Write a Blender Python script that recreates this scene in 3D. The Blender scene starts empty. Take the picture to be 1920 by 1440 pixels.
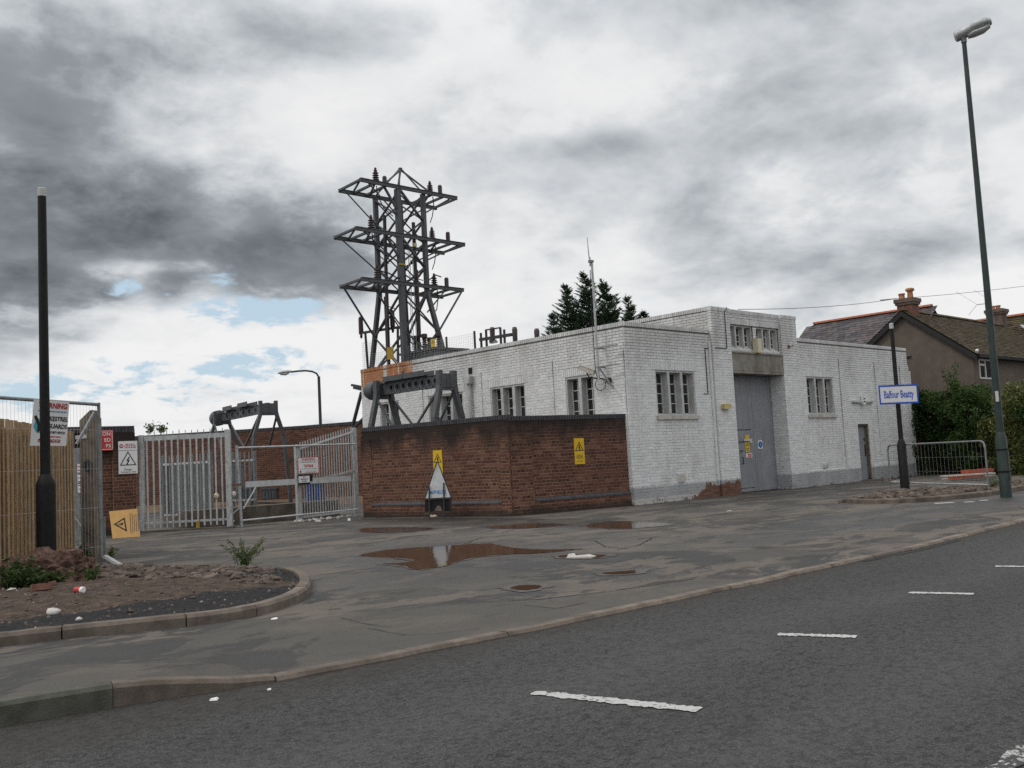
import bpy, math, random
import numpy as np
from mathutils import Vector, Matrix
random.seed(7); rng = np.random.default_rng(7)
SC = bpy.context.scene
COL = SC.collection
R = math.radians

# ------------------------------------------------------------------ camera, sky, sun, exposure
# World axes: X runs along the road (to the right), Y away from the road, Z up. Metres.
AZ, PITCH, ROLL, FPX = R(46.6), R(4.64), R(3.0), 1810.0
CAM = Vector((-19.216, -16.010, 1.26))
HR = Vector((math.sin(AZ), -math.cos(AZ), 0)); HF = Vector((math.cos(AZ), math.sin(AZ), 0))
CF = HF*math.cos(PITCH) + Vector((0, 0, math.sin(PITCH)))
CU0 = -HF*math.sin(PITCH) + Vector((0, 0, math.cos(PITCH)))
CX = HR*math.cos(ROLL) - CU0*math.sin(ROLL); CY = HR*math.sin(ROLL) + CU0*math.cos(ROLL)
cd = bpy.data.cameras.new('camera'); cam = bpy.data.objects.new('camera', cd); COL.objects.link(cam)
cd.sensor_width = 36; cd.lens = 36*FPX/1920; cd.clip_end = 6000; cd.clip_start = 0.05
m3 = Matrix((CX, CY, -CF)).transposed()
cam.matrix_world = Matrix.Translation(CAM) @ m3.to_4x4()
SC.camera = cam

def ray(u, v): return CF*FPX + CX*(u-960) + CY*(720-v)       # survey helpers: photo measurement -> place on a real plane
def gp(u, v, z=0.0):
    d = ray(u, v); return CAM + d*((z-CAM.z)/d.z)
def onx(u, v, x):
    d = ray(u, v); return CAM + d*((x-CAM.x)/d.x)
def ony(u, v, y):
    d = ray(u, v); return CAM + d*((y-CAM.y)/d.y)
def atd(u, v, dist):
    d = ray(u, v); return CAM + d*(dist/d.dot(HF))

def set_ramp(cr, stops):
    el = cr.elements; st = sorted(stops, key=lambda q: q[0])
    el[1].position = st[-1][0]; el[1].color = (*st[-1][1], 1); el[0].position = st[0][0]; el[0].color = (*st[0][1], 1)
    for p, c in st[1:-1]:
        e = el.new(p); e.color = (*c, 1)
SUN_EL, SUN_DIR = R(52), Vector((-0.85, 0.30, 0)).normalized()
W = bpy.data.worlds.new('World'); SC.world = W; W.use_nodes = True
def build_world():
    nt = W.node_tree; nt.nodes.clear(); L = nt.links.new
    def N(t, **k):
        n = nt.nodes.new(t)
        for a, b in k.items(): setattr(n, a, b)
        return n
    def mth(op, a, b=None, c=None, clamp=False):
        n = N('ShaderNodeMath', operation=op, use_clamp=clamp)
        for i, x in enumerate((a, b, c)):
            if x is None: continue
            if isinstance(x, (int, float)): n.inputs[i].default_value = x
            else: L(x, n.inputs[i])
        return n.outputs[0]
    geo = N('ShaderNodeTexCoord')
    dirv = geo.outputs['Generated']
    sky = N('ShaderNodeTexSky', sky_type='NISHITA', sun_disc=False)
    sky.sun_elevation = SUN_EL; sky.sun_rotation = math.atan2(SUN_DIR.x, SUN_DIR.y)
    sky.air_density = 1.0; sky.dust_density = 2.0
    sep = N('ShaderNodeSeparateXYZ'); L(dirv, sep.inputs[0])
    zz = mth('ADD', mth('MAXIMUM', sep.outputs[2], 0.0), 0.30)
    px_ = mth('DIVIDE', sep.outputs[0], zz); py_ = mth('DIVIDE', sep.outputs[1], zz)
    cmb = N('ShaderNodeCombineXYZ'); L(px_, cmb.inputs[0]); L(py_, cmb.inputs[1])
    def noise(scale, detail, rough, off=0.0, dist=0.0):
        mp = N('ShaderNodeMapping'); mp.inputs['Location'].default_value = (off, off*0.7, off*0.3)
        L(cmb.outputs[0], mp.inputs[0])
        n = N('ShaderNodeTexNoise'); n.inputs['Scale'].default_value = scale; n.inputs['Detail'].default_value = detail
        n.inputs['Roughness'].default_value = rough; n.inputs['Distortion'].default_value = dist
        L(mp.outputs[0], n.inputs['Vector']); return n.outputs['Fac']
    n1 = noise(0.85, 7, 0.50, 3.1, 0.5); n2 = noise(2.6, 6, 0.52, 11.7, 0.5); n3 = noise(0.25, 3, 0.5, 7.7); n4 = noise(7.0, 5, 0.55, 2.7, 0.3)
    t = mth('ADD', mth('MULTIPLY', mth('SUBTRACT', n1, 0.5), 1.6), 0.215)
    t = mth('ADD', t, mth('MULTIPLY', mth('SUBTRACT', n2, 0.5), 1.0))
    t = mth('ADD', t, mth('MULTIPLY', mth('SUBTRACT', n4, 0.5), 0.36))
    t = mth('ADD', t, mth('MULTIPLY', mth('SUBTRACT', noise(17, 6, 0.6, 4.4, 0.2), 0.5), 0.16))
    t = mth('ADD', t, mth('MULTIPLY', mth('SUBTRACT', n3, 0.5), 0.4))
    # cloud banks: where thick (dark) and thin (bright) cloud stands in the sky of that day
    wob = mth('ADD', mth('MULTIPLY', noise(4.2, 8, 0.60, 5.3, 0.3), .55), mth('MULTIPLY', noise(11, 8, .62, 9.1, .2), .45))
    edge = mth('SUBTRACT', wob, 0.5)
    def bank(u, v, ru, rv, amp, ragged, sharp=1.0):
        d = ray(u, v).normalized(); e1 = Vector((0, 0, 1)).cross(d).normalized()*-1; e2 = e1.cross(d).normalized()
        def dot(e):
            dp = N('ShaderNodeVectorMath', operation='DOT_PRODUCT'); L(dirv, dp.inputs[0]); dp.inputs[1].default_value = e; return dp.outputs['Value']
        a = mth('MULTIPLY', dot(e1), FPX/ru); b = mth('MULTIPLY', dot(e2), FPX/rv)
        a2 = mth('ADD', mth('MULTIPLY', a, a), mth('MULTIPLY', b, b))
        a2 = mth('MAXIMUM', mth('ADD', a2, mth('MULTIPLY', edge, ragged)), 0.0)
        w = mth('POWER', 2.71828, mth('MULTIPLY', mth('POWER', a2, sharp), -1.0))
        return mth('MULTIPLY', mth('MULTIPLY', w, mth('GREATER_THAN', dot(d), 0.0)), amp)
    for (u, v, ru, rv, a, sh) in CLOUD_BANKS: t = mth('ADD', t, bank(u, v, ru, rv, a, 4.6, sh))
    gap = None
    for (u, v, ru, rv, a) in CLOUD_GAPS:
        q = bank(u, v, ru, rv, a, 8.0); gap = q if gap is None else mth('ADD', gap, q)
    ramp = N('ShaderNodeValToRGB'); t = mth('SUBTRACT', t, mth('MULTIPLY', mth('MAXIMUM', mth('SUBTRACT', t, 0.70), 0.0), 0.55))
    L(t, ramp.inputs[0])
    set_ramp(ramp.color_ramp, [(0.0, (.96, .96, .96)), (0.20, (0.86, 0.87, 0.88)), (0.38, (0.63, 0.66, 0.69)), (0.56, (0.42, 0.452, 0.485)), (0.74, (0.275, 0.30, 0.328)), (0.92, (0.165, 0.184, 0.206)), (1.0, (.115, .128, .145))])
    cov = N('ShaderNodeMapRange'); cov.interpolation_type = 'SMOOTHSTEP'; cov.inputs['From Min'].default_value = 0.92; cov.inputs['From Max'].default_value = 0.26
    L(mth('ADD', gap, mth('MULTIPLY', mth('SUBTRACT', wob, 0.5), -2.6)), cov.inputs['Value'])
    # zenith of an overcast sky is brighter than the part near the horizon
    zen = mth('ADD', 0.92, mth('MULTIPLY', mth('MAXIMUM', mth('SUBTRACT', sep.outputs[2], 0.38), 0.0), 0.95))
    cl = N('ShaderNodeVectorMath', operation='SCALE'); L(ramp.outputs[0], cl.inputs[0]); L(zen, cl.inputs['Scale'])
    sk = N('ShaderNodeVectorMath', operation='SCALE'); L(sky.outputs[0], sk.inputs[0]); sk.inputs['Scale'].default_value = 0.105
    haze = N('ShaderNodeMixRGB'); haze.inputs[0].default_value = 0.7; L(sk.outputs[0], haze.inputs[1]); haze.inputs[2].default_value = (0.60, 0.77, 0.90, 1)
    mix = N('ShaderNodeMixRGB'); L(cov.outputs[0], mix.inputs[0]); L(haze.outputs[0], mix.inputs[1]); L(cl.outputs[0], mix.inputs[2])
    bg = N('ShaderNodeBackground'); L(mix.outputs[0], bg.inputs[0]); bg.inputs[1].default_value = 1.0
    out = N('ShaderNodeOutputWorld'); L(bg.outputs[0], out.inputs[0])
# where the photograph shows thick dark (+) and thin bright (-) cloud, as image direction, radius and amount
CLOUD_BANKS = [(10, 440, 260, 130, .50, 2.0), (330, 430, 270, 110, .30, 1.5), (570, 500, 150, 64, .40, 2.0), (40, 130, 420, 170, .40, 1.0), (80, 540, 110, 42, .34, 2.0), (620, 420, 120, 70, .16, 1.0), (420, 60, 260, 70, .10, 1.0),
               (960, 170, 300, 150, -.18, 1.0), (1250, 330, 320, 130, -.04, 1.0), (560, 200, 150, 60, -.14, 1.0), (960, 540, 260, 90, -.16, 1.0), (260, 650, 360, 80, -.16, 2.0), (560, 720, 320, 90, -.20, 1.5), (215, 508, 80, 26, -.55, 1.5), (330, 498, 90, 14, -.30, 1.0),
               (1600, 420, 220, 70, -.16, 1.0), (1640, 250, 260, 110, -.20, 1.0), (400, 230, 260, 90, -.06, 1.0), (1110, 275, 150, 30, .24, 1.0), (1560, 495, 330, 40, .16, 1.0), (1000, 25, 320, 60, .20, 1.0), (1800, 180, 240, 80, .08, 1.0), (1300, 170, 90, 60, -.12, 1.0), (315, 535, 32, 28, .34, 1.0), (60, 630, 160, 26, .26, 1.0), (640, 530, 60, 20, .1, 1.), (1880, 525, 130, 22, -.30, 1.0), (1560, 240, 200, 26, .14, 1.0)]
CLOUD_GAPS = [(262, 541, 50, 16, .72), (405, 528, 34, 15, .7), (440, 585, 130, 24, .95), (570, 575, 80, 14, .6), (300, 700, 210, 26, .8), (470, 685, 130, 22, .65), (150, 745, 170, 24, .8), (430, 745, 130, 18, .4), (560, 660, 110, 14, .4)]
build_world()
W.cycles.sampling_method = 'MANUAL'; W.cycles.sample_map_resolution = 512

sl = bpy.data.lights.new('sun', 'SUN'); sl.energy = 0.9; sl.angle = R(14); sl.color = (1.0, 0.96, 0.9)
so = bpy.data.objects.new('sun', sl); COL.objects.link(so)
sd = SUN_DIR*math.cos(SUN_EL) + Vector((0, 0, math.sin(SUN_EL)))
so.rotation_euler = sd.to_track_quat('Z', 'Y').to_euler(); so.location = (-30, 20, 40)
SC.view_settings.view_transform = 'Standard'; SC.view_settings.look = 'None'
SC.cycles.use_denoising = False
SC.view_settings.exposure = 0.0; SC.view_settings.gamma = 1.0; SC.view_settings.use_curve_mapping = False

# ------------------------------------------------------------------ node materials
class NT:
    def __init__(s, name):
        s.m = bpy.data.materials.new(name); s.m.use_nodes = True; s.t = s.m.node_tree; s.t.nodes.clear()
        s.out = s.t.nodes.new('ShaderNodeOutputMaterial'); s.b = s.t.nodes.new('ShaderNodeBsdfPrincipled')
        s.t.links.new(s.b.outputs[0], s.out.inputs[0]); s._pos = None
    def L(s, a, b):
        if isinstance(a, (int, float)):
            if hasattr(b.default_value, '__len__'): b.default_value = (a, a, a, 1)[:len(b.default_value)]
            else: b.default_value = a
        elif isinstance(a, tuple): b.default_value = (*a, 1)[:len(b.default_value)]
        else: s.t.links.new(a, b)
    def n(s, t, **k):
        x = s.t.nodes.new(t)
        for a, b in k.items(): setattr(x, a, b)
        return x
    def pos(s):
        if s._pos is None: s._pos = s.n('ShaderNodeNewGeometry').outputs['Position']
        return s._pos
    def obj(s): return s.n('ShaderNodeTexCoord').outputs['Object']
    def map(s, v, sc=(1, 1, 1), loc=(0, 0, 0), rot=(0, 0, 0)):
        x = s.n('ShaderNodeMapping'); s.L(v, x.inputs[0]); x.inputs['Scale'].default_value = sc; x.inputs['Location'].default_value = loc; x.inputs['Rotation'].default_value = rot
        return x.outputs[0]
    def noise(s, scale, detail=4, rough=.55, v=None, dist=0, col=False):
        x = s.n('ShaderNodeTexNoise'); x.inputs['Scale'].default_value = scale; x.inputs['Detail'].default_value = detail
        x.inputs['Roughness'].default_value = rough; x.inputs['Distortion'].default_value = dist
        s.L(v if v is not None else s.pos(), x.inputs['Vector']); return x.outputs['Color' if col else 'Fac']
    def vor(s, scale, v=None, feature='F1', rnd=1.0):
        x = s.n('ShaderNodeTexVoronoi', feature=feature); x.inputs['Scale'].default_value = scale; x.inputs['Randomness'].default_value = rnd
        s.L(v if v is not None else s.pos(), x.inputs['Vector']); return x.outputs['Distance']
    def mth(s, op, a, b=None, c=None, clamp=False):
        x = s.n('ShaderNodeMath', operation=op, use_clamp=clamp)
        for i, q in enumerate((a, b, c)):
            if q is not None: s.L(q, x.inputs[i])
        return x.outputs[0]
    def rng(s, v, a, b, c=0., d=1., smooth=False):
        x = s.n('ShaderNodeMapRange'); s.L(v, x.inputs['Value'])
        if smooth: x.interpolation_type = 'SMOOTHSTEP'
        for k, q in (('From Min', a), ('From Max', b), ('To Min', c), ('To Max', d)): x.inputs[k].default_value = q
        return x.outputs[0]
    def mix(s, f, a, b, mode='MIX'):
        x = s.n('ShaderNodeMixRGB', blend_type=mode); s.L(f, x.inputs[0]); s.L(a, x.inputs[1]); s.L(b, x.inputs[2]); return x.outputs[0]
    def ramp(s, v, *stops):
        x = s.n('ShaderNodeValToRGB'); s.L(v, x.inputs[0]); set_ramp(x.color_ramp, stops)
        return x.outputs[0]
    def xyz(s, v=None):
        x = s.n('ShaderNodeSeparateXYZ'); s.L(v if v is not None else s.pos(), x.inputs[0]); return x.outputs
    def attr(s, name):
        return s.n('ShaderNodeAttribute', attribute_name=name).outputs['Fac']
    def bump(s, h, dist=.01, strength=1.0):
        x = s.n('ShaderNodeBump'); x.inputs['Distance'].default_value = dist; x.inputs['Strength'].default_value = strength
        s.L(h, x.inputs['Height']); s.L(x.outputs[0], s.b.inputs['Normal'])
    def fin(s, col, rough=.8, metal=0., spec=.4):
        s.L(col, s.b.inputs['Base Color']); s.L(rough, s.b.inputs['Roughness']); s.L(metal, s.b.inputs['Metallic'])
        s.b.inputs['Specular IOR Level'].default_value = spec
        return s.m

def simple(name, col, rough=.6, metal=0., var=.25, sc=6., bump=0., spec=.4, grime=None, bsc=40., each=0.):
    m = NT(name); n = m.noise(sc, 6, .6); f = m.rng(n, .3, .7, 1-var, 1+var)
    c = m.mix(1.0, tuple(col), f, 'MULTIPLY')
    if each: c = m.mix(1.0, c, m.rng(m.n('ShaderNodeObjectInfo').outputs['Random'], 0, 1, 1-each, 1+each), 'MULTIPLY')     # every piece its own shade
    if grime:
        g = m.rng(m.noise(sc*.6, 8, .7, m.map(m.pos(), (1, 1, .35), (3, 5, 1))), .5, .72)
        c = m.mix(g, c, tuple(grime))
    if bump: m.bump(m.noise(bsc, 4, .6), bump)
    return m.fin(c, rough, metal, spec)

def m_road():
    m = NT('road_asphalt'); p = m.pos()
    chips = m.vor(95, p); fine = m.noise(55, 3, .7, p); pits = m.noise(27, 4, .6, m.map(p, (.8, 1, 1))); big = m.noise(.35, 5, .6, m.map(p, (.35, 1, 1)))
    c = m.ramp(chips, (0.0, (.104, .105, .104)), (.35, (.057, .058, .058)), (.8, (.029, .030, .030)))
    c = m.mix(m.rng(fine, .35, .65), m.mix(1.0, c, (.70, .70, .71), 'MULTIPLY'), m.mix(1.0, c, (1.5, 1.48, 1.42), 'MULTIPLY'))
    c = m.mix(m.rng(pits, .57, .70, 0, .85), c, (.014, .014, .016))
    c = m.mix(1.0, c, m.rng(big, .3, .7, .84, 1.16), 'MULTIPLY')
    x = m.xyz(); wav = m.mth('ADD', x[1], m.mth('MULTIPLY', m.mth('SUBTRACT', m.noise(.25, 4, .6), .5), .9))
    trk = None
    for yc in (-12.1, -13.75, -17.3, -19.0):
        d = m.mth('DIVIDE', m.mth('SUBTRACT', wav, yc), .42); g_ = m.mth('POWER', 2.71828, m.mth('MULTIPLY', m.mth('MULTIPLY', d, d), -1.0)); trk = g_ if trk is None else m.mth('MAXIMUM', trk, g_)
    c = m.mix(m.mth('MULTIPLY', trk, .22), c, (.108, .110, .110))                     # tyre-polished tracks
    gut = m.rng(m.mth('ADD', wav, m.mth('MULTIPLY', m.mth('SUBTRACT', m.noise(3, 6, .7), .5), .5)), -11.05, -10.8)
    c = m.mix(m.mth('MULTIPLY', gut, .55), c, (.040, .035, .030))                    # silt along the kerb
    sp = m.rng(m.noise(.8, 7, .7, m.map(p, (.6, 1.3, 1), (41, 5, 0))), .60, .66, 0, .45)
    c = m.mix(sp, c, (.030, .030, .031))                                             # oil and drip stains
    m.bump(m.mth('ADD', m.mth('MULTIPLY', chips, -.6), m.mth('MULTIPLY', m.rng(pits, .5, .7), -1.0)), .012)
    return m.fin(c, .82, 0, .3)
def gauss(m, xyz, cx, cy, rx, ry, rot=0.0):
    ca, sa = math.cos(rot), math.sin(rot)
    dx = m.mth('SUBTRACT', xyz[0], cx); dy = m.mth('SUBTRACT', xyz[1], cy)
    a = m.mth('DIVIDE', m.mth('ADD', m.mth('MULTIPLY', dx, ca), m.mth('MULTIPLY', dy, sa)), rx)
    b = m.mth('DIVIDE', m.mth('SUBTRACT', m.mth('MULTIPLY', dy, ca), m.mth('MULTIPLY', dx, sa)), ry)
    return m.mth('POWER', 2.71828, m.mth('MULTIPLY', m.mth('ADD', m.mth('MULTIPLY', a, a), m.mth('MULTIPLY', b, b)), -1.0))
DAMP = []      # filled with puddle centres before the material is made
def m_fore(name='forecourt_asphalt', tint=1.0, pave=False):
    m = NT(name); p = m.pos(); x = m.xyz()
    wob = m.mix(.03, p, m.noise(.7, 4, .6, p, col=True), 'ADD')
    fine = m.noise(70, 3, .75, p); grit = m.vor(60, p); mid = m.noise(1.1, 7, .65, m.map(p, (.8, 1, 1), (9, 1, 0)), .3)
    warp = m.mix(.55, p, m.noise(.9, 5, .6, p, col=True), 'ADD')
    cell = m.n('ShaderNodeTexVoronoi', feature='F1'); cell.inputs['Scale'].default_value = .33; m.L(m.map(warp, (.75, 1.15, 1)), cell.inputs['Vector'])
    cv = m.xyz(cell.outputs['Color'])[0]
    big = m.noise(.36, 10, .67, m.map(p, (.7, 1.1, 1), (4, 2, 0)), .8)
    k = 1.02 if pave else 1.0
    big = m.rng(big, 0, 1, 0, .93) if pave else m.mth('SUBTRACT', big, m.mth('MULTIPLY', gauss(m, x, -7.5, -2.6, 7.5, 3.6), .07))
    k *= .72
    c = m.mix(1.0, (.096*k, .089*k, .079*k), m.rng(cv, 0, 1, *((.92, 1.08) if pave else (.72, 1.22))), 'MULTIPLY')
    c = m.mix(m.rng(big, .507, .522), c, (.040, .039, .038))                                          # darker resurfaced areas with hard edges
    dust = m.noise(.9, 10, .69, m.map(p, (.7, 1.2, 1), (17, 3, 0)), .5)
    c = m.mix(m.mth('MULTIPLY', m.rng(dust, .505, .54), .30 if pave else .85), c, (.118, .100, .081))
    oil = m.noise(1.6, 7, .66, m.map(p, (.8, 1.2, 1), (3, 23, 0)), .5)
    c = m.mix(m.mth('MULTIPLY', m.rng(oil, .575, .595), .30 if pave else .75), c, (.029, .028, .027))
    c = m.mix(1.0, c, m.rng(mid, .3, .7, .84, 1.14), 'MULTIPLY')
    cr = m.n('ShaderNodeTexVoronoi', feature='DISTANCE_TO_EDGE'); cr.inputs['Scale'].default_value = .55
    m.L(m.mix(.5, p, m.noise(1.5, 6, .6, p, col=True), 'ADD'), cr.inputs['Vector'])
    crm = m.mth('MULTIPLY', m.rng(cr.outputs['Distance'], .003, .009, 1, 0), m.rng(m.noise(.5, 3, .5, m.map(p, (1, 1, 1), (31, 0, 0))), .47, .58))
    c = m.mix(m.mth('MULTIPLY', crm, .45), c, (.03, .028, .025))
    damp = None
    for (cx, cy, rx, ry) in DAMP:
        g_ = gauss(m, x, cx, cy, rx, ry)
        damp = g_ if damp is None else m.mth('MAXIMUM', damp, g_)
    rough = m.rng(fine, .3, .7, .78, .92)
    if damp is not None and not pave:
        dm = m.rng(m.mth('ADD', damp, m.mth('MULTIPLY', m.mth('SUBTRACT', mid, .5), .9)), .32, .58, smooth=True)
        c = m.mix(dm, c, m.mix(1.0, c, (.52, .51, .51), 'MULTIPLY')); rough = m.mix(dm, rough, .5)
    c = m.mix(1.0, c, m.rng(fine, .3, .7, .78, 1.22), 'MULTIPLY')
    c = m.mix(m.rng(grit, .06, .22, .35, 0), c, (.12, .108, .092))
    # foot of the walls: dark wet dirt
    m.bump(m.mth('ADD', fine, m.mth('MULTIPLY', mid, 2.5)), .008, .7)
    return m.fin(c, rough, 0, .4)

def m_white_brick(name, joint=False):
    m = NT(name); p = m.pos(); x = m.xyz()
    tone = m.attr('tone')
    n = m.noise(1.2, 8, .65, m.map(p, (1, 1, .5))); n2 = m.noise(9, 5, .6); n3 = m.noise(.5, 5, .6, m.map(p, (1, 1, .6), (5, 5, 5)))
    c = m.mix(1.0, (.685, .69, .69), m.rng(n2, .3, .7, .90, 1.06), 'MULTIPLY')
    c = m.mix(1.0, c, m.rng(tone, 0, 1, .90, 1.05), 'MULTIPLY')
    up = m.rng(x[2], 3.2, 4.6)                                   # rain-washed band under the parapet
    c = m.mix(m.mth('MULTIPLY', m.rng(m.mth('ADD', n, m.mth('MULTIPLY', up, .14)), .54, .76), .55), c, (.36, .35, .33))
    streak = m.noise(2.2, 6, .7, m.map(p, (1.6, 1.6, .12), (2, 7, 0)))
    c = m.mix(m.rng(streak, .56, .76, 0, .45), c, (.40, .385, .34))
    # run-off below the sills and at the ends of the coping
    run = m.noise(6, 6, .7, m.map(p, (1.5, 1.5, .07), (11, 3, 0)))
    sl_ = m.mth('MULTIPLY', m.mth('ADD', gauss(m, x, 2.05, 0, .95, .4), gauss(m, x, 9.8, 0, .95, .4)), m.mth('MULTIPLY', m.rng(x[2], .9, 2.2), m.rng(x[2], 2.22, 2.24, 1, 0)))
    c = m.mix(m.mth('MULTIPLY', m.mth('MINIMUM', sl_, 1.0), m.rng(run, .47, .62, 0, .6)), c, (.33, .31, .27))
    c = m.mix(m.mth('MULTIPLY', m.rng(x[2], 3.6, 4.65), m.rng(run, .52, .66, 0, .5)), c, (.30, .29, .265))
    if joint:
        k = m.mth('ADD', m.mth('MULTIPLY', up, .42), n3)
        fn = m.noise(5.5, 6, .75)
        msk = m.rng(m.mth('ADD', k, m.mth('MULTIPLY', fn, .7)), .86, 1.12)
        c = m.mix(m.mth('ADD', m.mth('MULTIPLY', msk, .74), .11), c, (.05, .045, .04))
    # painted grey plinth
    pl = m.rng(m.mth('ADD', x[2], m.mth('MULTIPLY', m.mth('SUBTRACT', n2, .5), .10)), .44, .46, 1, 0)
    c = m.mix(pl, c, m.mix(m.mth('MULTIPLY', m.rng(x[2], .15, .17, 1, 0), m.rng(x[0], 4.7, 4.75, 1, 0)), m.mix(1.0, (.34, .345, .35), m.rng(n, .3, .7, .82, 1.15), 'MULTIPLY'), (.45, .44, .42)))
    # bare red brick where the paint has come off beside the big door
    wear = m.mth('MULTIPLY', gauss(m, x, 3.85, 0, 1.6, 4), m.rng(x[2], .0, .62, 1.15, 0))
    wearm = m.rng(m.mth('ADD', wear, m.mth('MULTIPLY', m.mth('SUBTRACT', m.noise(2.6, 7, .7), .5), 1.35)), .40, .46)
    c = m.mix(wearm, c, m.mix(tone, (.12, .058, .044), (.18, .10, .075)))
    w2 = m.rng(m.mth('ADD', m.noise(3.3, 7, .75, m.map(p, (1, 1, 1), (8, 1, 3))), m.rng(x[2], 0, .45, .10, -.25)), .60, .66)
    c = m.mix(w2, c, (.14, .10, .08))
    chip = m.rng(m.noise(6, 5, .7, m.map(p, (1, 1, 1.6), (1, 9, 2))), .735, .755)
    c = m.mix(m.mth('MULTIPLY', chip, m.rng(x[2], 2.6, 4.2, .2, 1)), c, (.16, .085, .06))
    # rust running down from the roof steel at the far end of the left facade
    y = x[1]; xx = m.rng(x[0], .02, .06, 1, 0)
    pan = m.mth('MULTIPLY', m.mth('MULTIPLY', m.rng(y, 8.97, 9.0), m.rng(y, 11.9, 11.93, 1, 0)), xx)
    gap = m.mth('SUBTRACT', 1.0, m.mth('MULTIPLY', m.rng(y, 10.42, 10.45), m.rng(y, 10.60, 10.63, 1, 0)))
    sn = m.noise(7, 7, .7, m.map(p, (1, 1.0, .10)))
    low = m.rng(y, 9.0, 11.9, .24, .22)
    rz = m.mth('ADD', m.rng(x[2], 3.35, 4.7), m.mth('ADD', low, m.mth('MULTIPLY', m.mth('SUBTRACT', sn, .5), 1.5)))
    rs = m.mth('MULTIPLY', m.mth('MULTIPLY', m.rng(rz, .66, .82), pan), gap)
    c = m.mix(m.mth('MULTIPLY', rs, .92), c, m.ramp(sn, (.35, (.26, .085, .03)), (.5, (.36, .13, .045)), (.57, (.42, .20, .09)), (.63, (.58, .47, .38))))
    drip = m.rng(m.mth('ADD', m.noise(3.1, 7, .75, m.map(p, (1, 1, .22), (0, 4, 1))), m.rng(x[2], 2.4, 4.4, -.12, .06)), .56, .68)
    c = m.mix(m.mth('MULTIPLY', m.mth('MULTIPLY', drip, pan), .55), c, (.36, .20, .08))
    m.bump(m.noise(30, 4, .6), .004)
    return m.fin(c, .72, 0, .25)

def m_red_brick(name, joint=False, soot=True):
    m = NT(name); p = m.pos(); x = m.xyz(); tone = m.attr('tone')
    n = m.noise(1.0, 7, .65); n2 = m.noise(24, 4, .6)
    if joint: c = m.mix(1.0, (.31, .21, .14), m.rng(n, .3, .7, .7, 1.15), 'MULTIPLY')
    else:
        c = m.ramp(tone, (0., (.046, .028, .024)), (.22, (.076, .036, .028)), (.5, (.108, .049, .036)), (.8, (.130, .061, .043)), (1., (.165, .086, .061)))
        c = m.mix(1.0, c, m.rng(n2, .3, .7, .75, 1.2), 'MULTIPLY')
    if soot:
        hz = m.mth('ADD', x[2], m.mth('MULTIPLY', m.mth('SUBTRACT', m.noise(1.3, 6, .65, m.map(p, (1, 1, .45))), .5), 1.7))
        c = m.mix(m.rng(hz, 1.58, 2.15, 0, .92), c, (.020, .018, .017))
        drip = m.mth('MULTIPLY', m.rng(m.noise(1.1, 4, .6, m.map(p, (1.4, 1.4, .05), (3, 1, 0))), .58, .66), m.rng(x[2], 1.0, 2.2))
        c = m.mix(m.mth('MULTIPLY', drip, .6), c, (.03, .026, .023))
        c = m.mix(m.rng(m.mth('ADD', x[2], m.mth('MULTIPLY', m.mth('SUBTRACT', n, .5), .35)), .06, .22, .85, 0), c, (.032, .030, .026))
    c = m.mix(m.rng(m.noise(.6, 5, .6, m.map(p, (1, 1, 1), (9, 2, 2))), .52, .7, 0, .30), c, (.10, .06, .042))
    m.bump(n2, .004)
    return m.fin(c, .88, 0, .2)

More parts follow.
